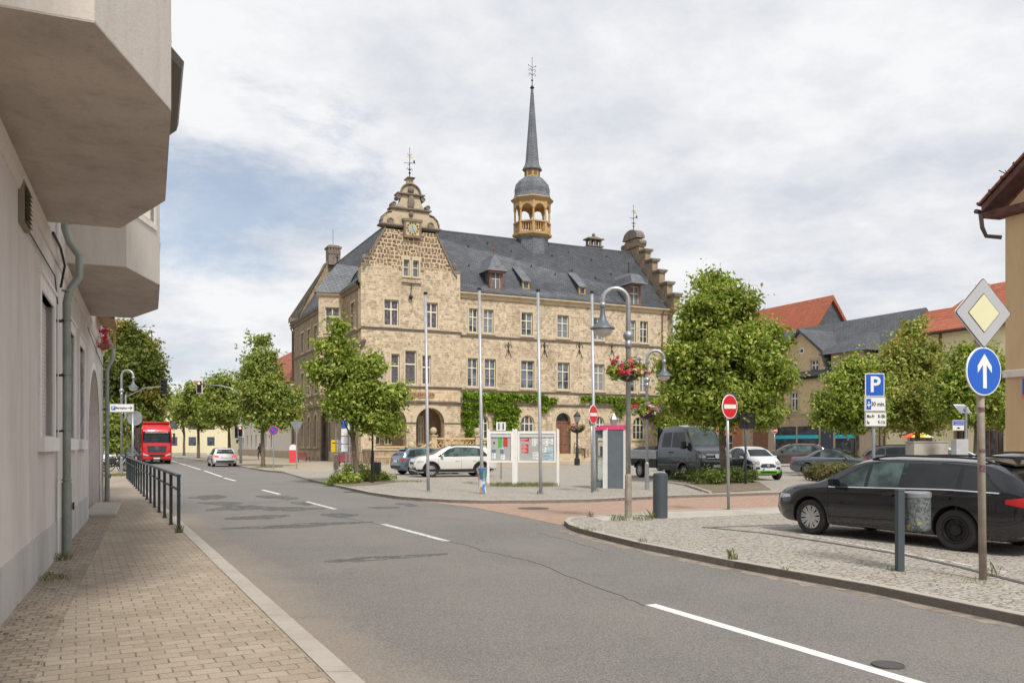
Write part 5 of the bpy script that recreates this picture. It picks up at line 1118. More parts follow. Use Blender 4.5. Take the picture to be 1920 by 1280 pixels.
CARS = {
 'estate': dict(L=4.63, W=1.79, H=1.46, wb=2.70, fo=.88, r=.325, belt=[(0,.90),(1.2,.93),(3.3,.88),(3.9,.86),(4.63,.70)],
   top=[(0,.78),(.06,1.02),(.30,1.24),(.62,1.395),(1.3,1.44),(2.3,1.46),(2.75,1.43),(3.05,1.33),(3.55,1.03),(3.72,.965),(4.2,.90),(4.45,.82),(4.58,.73),(4.63,.60)], win=[(.42,.95),(.72,1.27),(1.5,1.345),(2.4,1.35),(2.8,1.26),(3.32,.955)], cuts=[1.02,1.98,2.62], ws=(2.80,3.60), rw=(.07,.55)),
 'hatch': dict(L=4.0, W=1.73, H=1.49, wb=2.5, fo=.78, r=.31, belt=[(0,.92),(1.0,.93),(2.7,.88),(3.3,.86),(4.0,.68)],
   top=[(0,.74),(.05,1.0),(.25,1.25),(.5,1.42),(1.1,1.48),(1.9,1.49),(2.3,1.42),(2.95,1.04),(3.1,.98),(3.6,.90),(3.88,.76),(4.0,.58)], win=[(.38,1.02),(.55,1.30),(1.2,1.38),(2.0,1.37),(2.35,1.25),(2.85,.97)], cuts=[.85,1.60], ws=(2.32,3.0), rw=(.04,.45)),
 'suv': dict(L=4.24, W=1.82, H=1.58, wb=2.59, fo=.83, r=.345, belt=[(0,.99),(1.2,1.01),(3.0,.97),(3.5,.96),(4.24,.78)],
   top=[(0,.86),(.07,1.14),(.30,1.38),(.50,1.53),(1.0,1.585),(2.0,1.60),(2.45,1.56),(2.75,1.45),(3.2,1.17),(3.35,1.11),(3.85,1.05),(4.12,.94),(4.24,.72)], win=[(.50,1.08),(.80,1.39),(1.2,1.45),(2.1,1.47),(2.45,1.40),(3.0,1.06)], cuts=[.98,1.88], ws=(2.46,3.26), rw=(.08,.6)),
 'cabrio': dict(L=4.42, W=1.79, H=1.44, wb=2.6, fo=.86, r=.33, belt=[(0,.92),(1.2,.95),(3.1,.90),(3.6,.86),(4.42,.70)],
   top=[(0,.78),(.08,.97),(.55,1.0),(.80,1.02),(1.25,1.30),(1.7,1.42),(2.2,1.44),(2.45,1.38),(3.15,1.0),(3.3,.95),(3.9,.86),(4.3,.74),(4.42,.60)], win=[(1.15,.99),(1.45,1.22),(1.8,1.32),(2.3,1.33),(2.55,1.25),(3.0,.97)], cuts=[1.55], ws=(2.46,3.2), rw=(.9,1.3)),
 'micro': dict(L=2.69, W=1.66, H=1.55, wb=1.87, fo=.42, r=.31, belt=[(0,.92),(.8,.98),(1.7,.97),(2.1,.93),(2.69,.78)],
   top=[(0,.80),(.06,1.10),(.3,1.42),(.6,1.53),(1.1,1.55),(1.45,1.52),(1.7,1.42),(2.14,1.10),(2.25,1.05),(2.5,.93),(2.62,.8),(2.69,.62)], win=[(.45,1.02),(.62,1.33),(1.0,1.42),(1.4,1.42),(1.62,1.32),(1.98,1.04)], cuts=[.9], ws=(1.50,2.20), rw=(.07,.42)),
}
def surf_patch(bv, bot, top, axis, sgn, nu, nv, off=.006, th=.012):
    """panel ruled between two lines, dropped on the body along an axis; returns verts/faces"""
    def pick(line, t):
        n = len(line)-1; i = min(int(t*n), n-1); f = t*n-i; return [line[i][k]*(1-f)+line[i+1][k]*f for k in (0, 1)]
    V = []; Fc = []
    for j in range(nv+1):
        for i in range(nu+1):
            a, b = pick(bot, i/nu), pick(top, i/nu); u, z = [a[k]*(1-j/nv)+b[k]*j/nv for k in (0, 1)]
            if axis == 'y': o, d = Vector((u, sgn*4, z)), Vector((0, -sgn, 0))
            elif axis == 'x': o, d = Vector((sgn*6, u, z)), Vector((-sgn, 0, 0))
            else: o, d = Vector((u, z, 4)), Vector((0, 0, -1))
            h, nrm, _, _ = bv.ray_cast(o, d)
            if h is None: h = bv.find_nearest(o+d*(4 if axis != 'x' else 4))[0]; nrm = -d
            V.append(h-d*off)
    for j in range(nv):
        for i in range(nu): k = j*(nu+1)+i; Fc.append((k, k+1, k+nu+2, k+nu+1))
    # rim
    return V, Fc
def rim_mb(r, style, mat_i=0):
    m = MB()
    if style == 'steel':
        m.lathe([(r*.98, -.02), (r*.98, .04), (r*.86, .045), (r*.80, .0), (r*.45, .0), (r*.38, .03), (r*.2, .035), (.01, .035)], 24, axis='y')
        for i in range(10): a = i*.628; m.lathe([(.028, .012), (.02, .004), (.002, .004)], 8, (r*.62*math.cos(a), 0, r*.62*math.sin(a)), axis='y')
        return m
    m.lathe([(r*.98, -.05), (r, .03), (r*.93, .035), (r*.90, -.02), (r*.90, -.05)], 28, axis='y', nocap=True)
    n = {'ten': 10, 'five': 5, 'multi': 9}[style]
    for i in range(n):
        a = i*2*math.pi/n; c, s = math.cos(a), math.sin(a)
        for dl in ((-.12, .12) if style != 'multi' else (0,)):
            wi, wo = r*.07, r*(.13 if style == 'multi' else .10)
            def pt(rr, tt, y): x, z = rr*math.cos(a+tt), rr*math.sin(a+tt); return (x, y, z)
            m.rings([[pt(r*.16, dl-.3, .01), pt(r*.16, dl+.3, .01), pt(r*.16, dl+.3, .03), pt(r*.16, dl-.3, .03)],
                     [pt(r*.92, dl*1.6-wo/r*.9, .0), pt(r*.92, dl*1.6+wo/r*.9, .0), pt(r*.92, dl*1.6+wo/r*.9, .03), pt(r*.92, dl*1.6-wo/r*.9, .03)]])
    m.lathe([(r*.2, .0), (r*.2, .035), (r*.12, .042), (.01, .042)], 14, axis='y')
    return m
_wheel = {}
def add_wheel(root, x, y, r, style, side, rimmat, w_=.20):
    key = (r, style, rimmat)
    if key not in _wheel:
        t = MB(); t.lathe([(r*.66, -w_/2+.01), (r*.90, -w_/2), (r*.985, -w_/2+.03), (r, -w_/4), (r, w_/4), (r*.985, w_/2-.03), (r*.90, w_/2), (r*.68, w_/2-.005), (r*.655, w_/2-.03), (r*.655, w_/2-.10), (.02, w_/2-.11)], 32, axis='y')
        for k in (.82,): t.lathe([(r*k, w_/2-.004), (r*(k+.01), w_/2+.002), (r*(k+.02), w_/2-.004)], 32, axis='y', nocap=True)
        wo = t.build('wheel', MT['rubber'], None, autos=40)
        ro = rim_mb(r*.665, style).build('rim', MT[rimmat], wo, autos=35); ro.location = (0, w_/2-.05, 0)
        _wheel[key] = wo; c = wo
    else: c = copy_tree(_wheel[key])
    c.parent = root; c.location = (x, y, r); c.rotation_euler = (0, random.uniform(0, 1), 0 if side > 0 else math.pi)
    return c
def make_car(name, kind, loc, heading, color, label, cat='car', group='parked cars on the square', rim='ten', rimmat='rimsilver', plate_=None, brake=False, rails=False, lower=None, z=0, scale=(1, 1, 1), glassm='carglass', detail=2, roofmat=None, front=True):
    S = CARS[kind]; L, W_, H = S['L'], S['W'], S['H']
    root = empty(name, (loc[0], loc[1], z), math.atan2(heading[1], heading[0]), label, cat, group); root.scale = scale
    hw0 = W_/2; X0 = -L/2
    xs = sorted(set([0, .02, .05, .1, .16, .24, .33]+[.45+i*(L-.9)/34 for i in range(35)]+[L-.33, L-.24, L-.16, L-.1, L-.05, L-.02, L]))
    def hwid(x):
        e = min(x, L-x); k = 1.0
        rr_ = .75 if x > L/2 else .5; 
        if e < rr_: k = 1-(.20 if x > L/2 else .13)*((rr_-e)/rr_)**3.2
        return hw0*k
    def zb(x):
        e = min(x, L-x); return .20+.13*max(0, (.35-e)/.35)**1.5
    V = MB(); rs = []
    for x in xs:
        w_ = hwid(x); b = zb(x); t = smooth_tab(S['top'], x, .06) if .1 < x < L-.1 else lerp_tab(S['top'], x); bl = min(lerp_tab(S['belt'], x), t-.02); h = t-bl
        inset = .36*h; k = min(1, h/.35)
        half = [(0, b), (w_*.80, b), (w_*.93, b+.03), (w_*.975, b+.12), (w_*.995, b+.45*(bl-b)), (w_*1.0, b+.62*(bl-b)), (w_*.985, b+.86*(bl-b)), (w_*.955, bl), (w_*.945-inset*.5, bl+h*.5), (w_*.93-inset*.86-.01, bl+h*(.80+.06*k)), (w_*.90-inset-.06*k-.02*(1-k), bl+h*(.93+.02*k)), ((w_*.90-inset)*.55, bl+h*.985+.0), (0, t)]
        ring = [(X0+x, y, z_) for y, z_ in half]+[(X0+x, -y, z_) for y, z_ in half[-2:0:-1]]
        rs.append(ring)
    V.rings(rs, True)
    body = V.build('body', [color, MT['plastic']], root, autos=38)
    bm = bmesh.new(); bm.from_mesh(body.data); bv = BVHTree.FromBMesh(bm); bm.free()
    fx = L-S['fo']+X0; rx = fx-S['wb']; r = S['r']
    c = MB(); c.mi = 1
    for wx in (fx, rx):
        for sg in (-1, 1): c.lathe([(r+.05, sg*(hw0-.30)), (r+.05, sg*(hw0+.2))], 28, (wx, 0, r+.01), axis='y')
    carve(body, c)
    body.data.set_sharp_from_angle(angle=R(38))
    for wx in (fx, rx):
        for sg in (-1, 1):
            st_ = 'steel' if (rim == 'mixed' and wx == rx) else ('ten' if rim == 'mixed' else rim)
            add_wheel(root, wx, sg*(hw0-.115), r, st_, sg, 'rimblack' if st_ == 'steel' else rimmat)
    def patch(nm, mat, bot, top, axis, sgn, nu=8, nv=3, off=.006, parent=None):
        v, f = surf_patch(bv, bot, top, axis, sgn, nu, nv, off); m = MB(); m.add(v, f)
        return m.build(nm, mat, parent or root, smooth=True)
    gl = MT[glassm]
    if lower:    # plastic cladding along sills and arches
        for sg in (-1, 1):
            patch('sill_cladding', lower, [(X0+.05, .22), (X0+L-.05, .22)], [(X0+.05, .42), (X0+L*.5, .40), (X0+L-.05, .40)], 'y', sg, 30, 3, .008)
            for wx in (fx, rx):
                m = MB(); ang = [R(-8+i*196/18) for i in range(19)]
                inn, ou = [], []
                for a in ang:
                    for rad, lst in ((r+.052, inn), (r+.12, ou)):
                        px_, pz_ = wx+rad*math.cos(a), r+rad*math.sin(a); h_, _, _, _ = bv.ray_cast(Vector((px_, sg*4, pz_)), Vector((0, -sg, 0)))
                        lst.append((px_, (h_.y if h_ else sg*hw0*.97)+sg*.012, pz_))
                m.rings([inn, ou], False, closed=False); m.build('arch_cladding', lower, root, smooth=True)
    # side windows between belt line and window curve, split at pillars
    wp = S['win']; cuts = [wp[0][0]]+list(S['cuts'])+[wp[-1][0]]
    for sg in (-1, 1):
        for i in range(len(cuts)-1):
            a, b2 = cuts[i]+(.035 if i else 0), cuts[i+1]-(.035 if i < len(cuts)-2 else 0); n = 8; bot = []; top = []
            for j in range(n+1):
                x = a+(b2-a)*j/n; zb_ = lerp_tab(S['belt'], x)+.035; zt = max(lerp_tab(wp, x), zb_+.004); bot.append((X0+x, zb_)); top.append((X0+x, zt))
            patch('side_window', MT['frontglass'] if i == len(cuts)-2 or (len(cuts) > 3 and i == len(cuts)-3) else gl, bot, top, 'y', sg, 10, 4)
        n = 24; xa, xb = wp[0][0]-.05, wp[-1][0]+.06
        xx_ = [xa+(xb-xa)*j/n for j in range(n+1)]
        patch('window_surround', MT['plastic'], [(X0+x, lerp_tab(S['belt'], x)+.02) for x in xx_], [(X0+x, max(min(lerp_tab(wp, x)+.035, lerp_tab(S['top'], x)-.05), lerp_tab(S['belt'], x)+.03)) for x in xx_], 'y', sg, 24, 3, .0025)
        if detail > 1:
            n = 14; bot = [(X0+wp[0][0]-.02+(wp[-1][0]-wp[0][0]+.06)*j/n, lerp_tab(S['belt'], wp[0][0]+(wp[-1][0]-wp[0][0])*j/n)+.012) for j in range(n+1)]
            patch('belt_trim', MT['chrome'], bot, [(x, z_+.018) for x, z_ in bot], 'y', sg, 16, 1, .008)
            for cx_ in S['cuts'][:2]:
                hx = X0+cx_+.10; patch('door_handle', color, [(hx, .80), (hx+.19, .80)], [(hx, .835), (hx+.19, .835)], 'y', sg, 2, 1, .03)
                seam = X0+cx_-.01; patch('door_seam', MT['plastic'], [(seam, .30), (seam+.009, .30)], [(seam, .90), (seam+.009, .90)], 'y', sg, 1, 8, .003)
            seam = X0+lerp_tab([(0, 0), (1, 1)], 0)+wp[-1][0]+.05; patch('door_seam', MT['plastic'], [(fx-.42, .30), (fx-.411, .30)], [(seam, .88), (seam+.009, .88)], 'y', sg, 1, 8, .003)
            patch('door_seam', MT['plastic'], [(rx+.42, .26), (fx-.42, .26)], [(rx+.42, .272), (fx-.42, .272)], 'y', sg, 8, 1, .003)
        m = MB(); mxx = X0+wp[-1][0]-.12; my = hw0*.96; mz = lerp_tab(S['belt'], wp[-1][0])+.06
        m.rings([[(mxx-.07, sg*(my-.02), mz-.02), (mxx+.03, sg*(my-.02), mz-.03), (mxx+.03, sg*(my-.02), mz+.05), (mxx-.07, sg*(my-.02), mz+.05)], [(mxx-.08, sg*(my+.06), mz-.03), (mxx+.06, sg*(my+.06), mz-.03), (mxx+.05, sg*(my+.06), mz+.10), (mxx-.08, sg*(my+.06), mz+.11)], [(mxx-.08, sg*(my+.17), mz-.01), (mxx+.03, sg*(my+.17), mz-.0), (mxx+.02, sg*(my+.17), mz+.10), (mxx-.08, sg*(my+.17), mz+.11)]])
        m.build('wing_mirror', color, root, autos=50)
    # windscreen and rear window
    wa, wb_ = S['ws']; za, zt = lerp_tab(S['top'], wb_)+.02, lerp_tab(S['top'], wa)-.02
    bw, tw = hw0*.84, hw0*.60
    patch('windscreen', gl, [(-bw, za), (0, za-.005), (bw, za)], [(-tw, zt-.02), (0, zt), (tw, zt-.02)], 'x', 1, 10, 5)
    if detail > 1:
        patch('bonnet_grille', MT['plastic'], [(-bw, za-.035), (bw, za-.035)], [(-bw, za-.005), (bw, za-.005)], 'x', 1, 8, 1, .005)
        m = MB(); h1 = bv.ray_cast(Vector((6, .35, za+.03)), Vector((-1, 0, 0)))[0]; h2 = bv.ray_cast(Vector((6, -.2, za+.10)), Vector((-1, 0, 0)))[0]
        if h1 and h2: m.tube([h1+Vector((.02, 0, 0)), h2+Vector((.02, 0, .01))], .008, 4); m.build('wiper', MT['plastic'], root)
    ra, rb = S['rw']; z0, z1 = lerp_tab(S['top'], ra)+.03, lerp_tab(S['top'], rb)-.04
    patch('rear_window', gl if kind != 'cabrio' else MT['plastic'], [(-hw0*.76, z0), (hw0*.76, z0)], [(-hw0*.56, z1), (hw0*.56, z1)], 'x', -1, 8, 4)
    if rails or kind in ('estate', 'suv'):
        for sg in (-1, 1):
            yy = hw0*.62; pts = []
            for t in range(9):
                x = wp[0][0]+.15+(wa-.1-wp[0][0]-.15)*t/8; h_ = bv.ray_cast(Vector((X0+x, sg*yy, 4)), Vector((0, 0, -1)))[0]
                if h_: pts.append(h_+Vector((0, 0, .045 if 0 < t < 8 else .0)))
            m = MB(); m.tube(pts, .016, 6); m.build('roof_rail', MT['plastic'], root)
    m = MB(); ax = X0+wp[0][0]+.25; h_ = bv.ray_cast(Vector((ax, 0, 4)), Vector((0, 0, -1)))[0]; m.rings([[h_+Vector((-.08, -.03, -.01)), h_+Vector((.1, -.03, -.01)), h_+Vector((.1, .03, -.01)), h_+Vector((-.08, .03, -.01))], [h_+Vector((-.1, -.003, .07)), h_+Vector((-.05, -.003, .07)), h_+Vector((-.05, .003, .07)), h_+Vector((-.1, .003, .07))]]); m.build('aerial', MT['plastic'], root)
    if kind in ('estate', 'hatch', 'suv'):   # rear spoiler
        zr = lerp_tab(S['top'], rb); m = MB(); m.rings([[(X0+rb-.16, -hw0*.55, zr-.03), (X0+rb-.16, hw0*.55, zr-.03), (X0+rb-.14, hw0*.55, zr), (X0+rb-.14, -hw0*.55, zr)], [(X0+rb+.1, -hw0*.60, zr+.02), (X0+rb+.1, hw0*.60, zr+.02), (X0+rb+.1, hw0*.60, zr+.055), (X0+rb+.1, -hw0*.60, zr+.055)]]); m.build('rear_spoiler', color, root)
    # lamps, grille, plates
    bl = lerp_tab(S['belt'], 0); lampm = MT['redlamp'] if not brake else MT['brakelamp']
    for sg in (-1, 1):
        hz = .66 if kind != 'suv' else .74
        yy = hw0
        patch('headlight', MT['headlamp'], [(sg*yy*.50, hz-.03), (sg*yy*.82, hz-.04)], [(sg*yy*.52, hz+.05), (sg*yy*.83, hz+.09)], 'x', 1, 6, 3, .008)
        patch('tail_light', lampm, [(sg*yy*.52, bl-.20), (sg*yy*.875, bl-.17)], [(sg*yy*.56, bl-.05), (sg*yy*.875, bl-.00)], 'x', -1, 6, 3, .010)
        patch('tail_light', lampm, [(X0+.06, bl-.17), (X0+.30, bl-.12)], [(X0+.07, bl-.02), (X0+.30, bl-.06)], 'y', sg, 4, 2, .008)
        patch('headlight', MT['headlamp'], [(X0+L-.46, hz+.015), (X0+L-.10, hz-.03)], [(X0+L-.44, hz+.06), (X0+L-.12, hz+.07)], 'y', sg, 6, 2, .009)
        patch('fog_lamp', MT['plastic'], [(sg*yy*.60, .34), (sg*yy*.84, .36)], [(sg*yy*.62, .46), (sg*yy*.84, .50)], 'x', 1, 4, 2, .009)
    gz = .64 if kind != 'suv' else .70
    patch('grille', MT['plastic'], [(-hw0*.46, gz-.06), (hw0*.46, gz-.06)], [(-hw0*.48, gz+.05), (hw0*.48, gz+.05)], 'x', 1, 8, 2, .007)
    patch('lower_grille', MT['plastic'], [(-hw0*.6, .30), (hw0*.6, .30)], [(-hw0*.52, .45), (hw0*.52, .45)], 'x', 1, 8, 2, .006)
    patch('rear_diffuser', MT['plastic'], [(-hw0*.78, .34), (hw0*.78, .34)], [(-hw0*.74, .50), (hw0*.74, .50)], 'x', -1, 8, 2, .008)
    for sg, zz_, nm in ((1, .50, 'front_plate'), (-1, .74 if kind in ('hatch', 'suv') else .64, 'rear_plate')):
        h_ = bv.ray_cast(Vector((sg*6, .0, zz_)), Vector((-sg, 0, 0)))[0]; m = MB(); xx = h_.x+sg*.02; m.box(min(xx, xx+sg*.012), max(xx, xx+sg*.012), -.26, .26, zz_-.055, zz_+.055); po_ = m.build(nm, MT['plate'], root)
        m = MB(); xb = xx+sg*.014; m.box(min(xx, xb), max(xx, xb), -.26 if sg > 0 else .215, -.215 if sg > 0 else .26, zz_-.054, zz_+.054); m.build('plate_band', MT['signblue'], po_)
    if roofmat:
        patch('soft_top', roofmat, [(X0+.92, -hw0*.60), (X0+2.42, -hw0*.60)], [(X0+.92, hw0*.60), (X0+2.42, hw0*.60)], 'z', 1, 14, 8, .01)
    return root
_m = Mat('lit_brake_lamp'); _m.fin((.6, .02, .02), .3); _m.p.inputs['Emission Color'].default_value = (1, .12, .06, 1); _m.p.inputs['Emission Strength'].default_value = .8; MT['brakelamp'] = _m.m
black = paintmat('black_car_paint', (.008,.009,.012)); wht = paintmat('white_car_paint', (.66,.65,.61), .05); blu = paintmat('blue_grey_car_paint', (.12,.19,.25), .5); brn = paintmat('brown_car_paint', (.085,.065,.058), .4)
gry = paintmat('grey_car_paint', (.14,.165,.195), .6); dgy = paintmat('dark_grey_car_paint', (.045,.052,.062), .4); red = paintmat('red_car_paint', (.50,.015,.02), .1); tea = paintmat('teal_car_paint', (.04,.25,.33), .3); wh2 = paintmat('pure_white_car_paint', (.72,.73,.74), .05)
h1 = Vector((-1.36, 2.47)).normalized(); lf = Vector((-h1.y, h1.x))
FW, RW = Vector(G(1523, 1000)), Vector(G(1800, 1033)); mid = (FW+RW)/2-lf*.79
S = CARS['estate']; shift = (S['L']-S['fo']-S['wb']/2)-S['L']/2
cpos = mid-h1*shift
make_car('estate_car', 'estate', cpos, h1, black, 'black estate car filling the right foreground behind the litter bin', rim='mixed', rails=True, scale=(1.03, 1, .97))
c2 = cpos-lf*2.75-h1*.25
make_car('estate_car', 'estate', c2, h1, dgy, 'black car with roof rails parked on the far side of the foreground black estate', rim='ten', rails=True, detail=1)
make_car('crossover_car', 'suv', (-3.05, 43.7), (-.95, -.30), wht, 'cream-white crossover with black wheel arches, facing left in front of the terrace', rim='ten', lower=MT['plastic'])
make_car('small_hatchback', 'hatch', (-4.55, 47.0), (.85, .50), blu, 'blue-grey hatchback seen from behind, next to the cream-white crossover', rim='steel', rimmat='rimsilver', detail=1)
make_car('suv', 'suv', (21.3, 64.5), (-.95, .30), brn, 'dark brown SUV in front of the shop with turquoise stripes', rim='ten', scale=(1.1, 1.03, 1.08), detail=1)
make_car('convertible', 'cabrio', (16.75, 43.9), (.80, -.60), gry, 'blue-grey convertible with closed black soft top behind the low green hedge', rim='five', roofmat=P('black_canvas', (.02,.02,.022), .95))
make_car('estate_car', 'estate', (21.6, 46.2), (.95, -.30), dgy, 'dark grey estate with chrome window line, half hidden by the pale stone cabinet', rim='ten', scale=(1.05, 1, 1.10), detail=2)
make_car('small_car', 'hatch', (24.6, 47.2), (.9, -.35), wh2, 'white car nose just right of the pale stone cabinet', detail=1)
make_car('hatchback_car', 'hatch', (-23.2, 68.2), (-.44, .9), wh2, 'white hatchback with lit brake lights driving away along the street', group='cars on the street', rim='ten', brake=True, z=RZ, scale=(1.07, 1.06, 1), detail=1)
make_car('hatchback_car', 'hatch', (kx(128)+8.7, 128), (-.44, .9), red, 'bright red hatchback parked far down the street under the trees', group='cars on the street', rim='steel', z=RZ, detail=1)
make_car('hatchback_car', 'hatch', (kx(137)+8.3, 137), (-.44, .9), tea, 'turquoise hatchback parked beyond the red one down the street', group='cars on the street', rim='steel', z=RZ, detail=1)
make_car('hatchback_car', 'hatch', (kx(146)+8.0, 146), (-.44, .9), paintmat('orange_red_car_paint', (.42,.06,.03)), 'orange-red car farthest down the street beyond the turquoise one', group='cars on the street', rim='steel', z=RZ, detail=1)
make_car('van_car', 'suv', (AX(213, 78), 78), (.5, -.85), tea, 'teal car behind the bicycles left of the big chestnut trunk', group='cars left of the street', scale=(1, 1, 1.15), detail=1)
make_car('dark_car', 'estate', (AX(256, 84), 84), (.8, -.6), dgy, 'dark car beneath the chestnut tree left of the red lorry', group='cars left of the street', detail=1)
make_car('small_white_car', 'hatch', (10.4, 52.0), (-.5, .85), wh2, 'white car whose roof shows between the pickup and the two-tone microcar', detail=1)
# --- two-tone microcar
mc = make_car('microcar', 'micro', (11.25, 40.0), (.28, -.96), wh2, 'tiny white and dark blue car with a lime green lower bumper', rim='ten', detail=1)
navy = paintmat('navy_car_paint', (.015,.015,.09)); lime = plain('lime_green_plastic', (.22,.68,.03), .35)
S = CARS['micro']; X0 = -S['L']/2; hw0 = S['W']/2
bd = [o for o in mc.children if o.name.startswith('body')][0]
bm = bmesh.new(); bm.from_mesh(bd.data); bv = BVHTree.FromBMesh(bm); bm.free()
def mpatch(nm, mat, bot, top, ax, sg, nu, nv, off):
    v, f = surf_patch(bv, bot, top, ax, sg, nu, nv, off); m = MB(); m.add(v, f); return m.build(nm, mat, mc, smooth=True)
for sg in (-1, 1):
    mpatch('front_wing', navy, [(X0+2.28, .70), (X0+2.6, .52)], [(X0+1.95, 1.0), (X0+2.6, .84)], 'y', sg, 8, 4, .007)
    mpatch('door_panel', navy, [(X0+.95, .32), (X0+1.86, .32)], [(X0+.95, .96), (X0+1.98, .96)], 'y', sg, 8, 6, .006)
    mpatch('front_wing', navy, [(sg*hw0*.50, .50), (sg*hw0*.80, .50)], [(sg*hw0*.56, .88), (sg*hw0*.84, .9)], 'x', 1, 5, 5, .006)
    m = MB(); h_ = bv.ray_cast(Vector((6, sg*hw0*.64, .74)), Vector((-1, 0, 0)))[0]; m.lathe([(.13, -.05), (.13, .015), (.11, .03), (.02, .04)], 16, (h_.x-.01, sg*hw0*.64, .76), axis='x'); m.build('headlight_pod', MT['headlamp'], mc, autos=40)
mpatch('bumper_strip', lime, [(-hw0*.80, .27), (0, .25), (hw0*.80, .27)], [(-hw0*.80, .46), (0, .42), (hw0*.80, .46)], 'x', 1, 14, 3, .028)
mpatch('front_grille', MT['plastic'], [(-hw0*.34, .60), (0, .56), (hw0*.34, .60)], [(-hw0*.40, .74), (0, .76), (hw0*.40, .74)], 'x', 1, 10, 3, .014)
mpatch('bumper_intake', MT['plastic'], [(-hw0*.5, .33), (hw0*.5, .33)], [(-hw0*.5, .41), (hw0*.5, .41)], 'x', 1, 8, 1, .036)
m = MB(); h_ = bv.ray_cast(Vector((6, 0, .66)), Vector((-1, 0, 0)))[0]; m.lathe([(.03, .0), (.075, .0), (.075, .02), (.045, .02)], 16, (h_.x+.012, 0, .67), axis='x'); m.build('badge', MT['chrome'], mc)
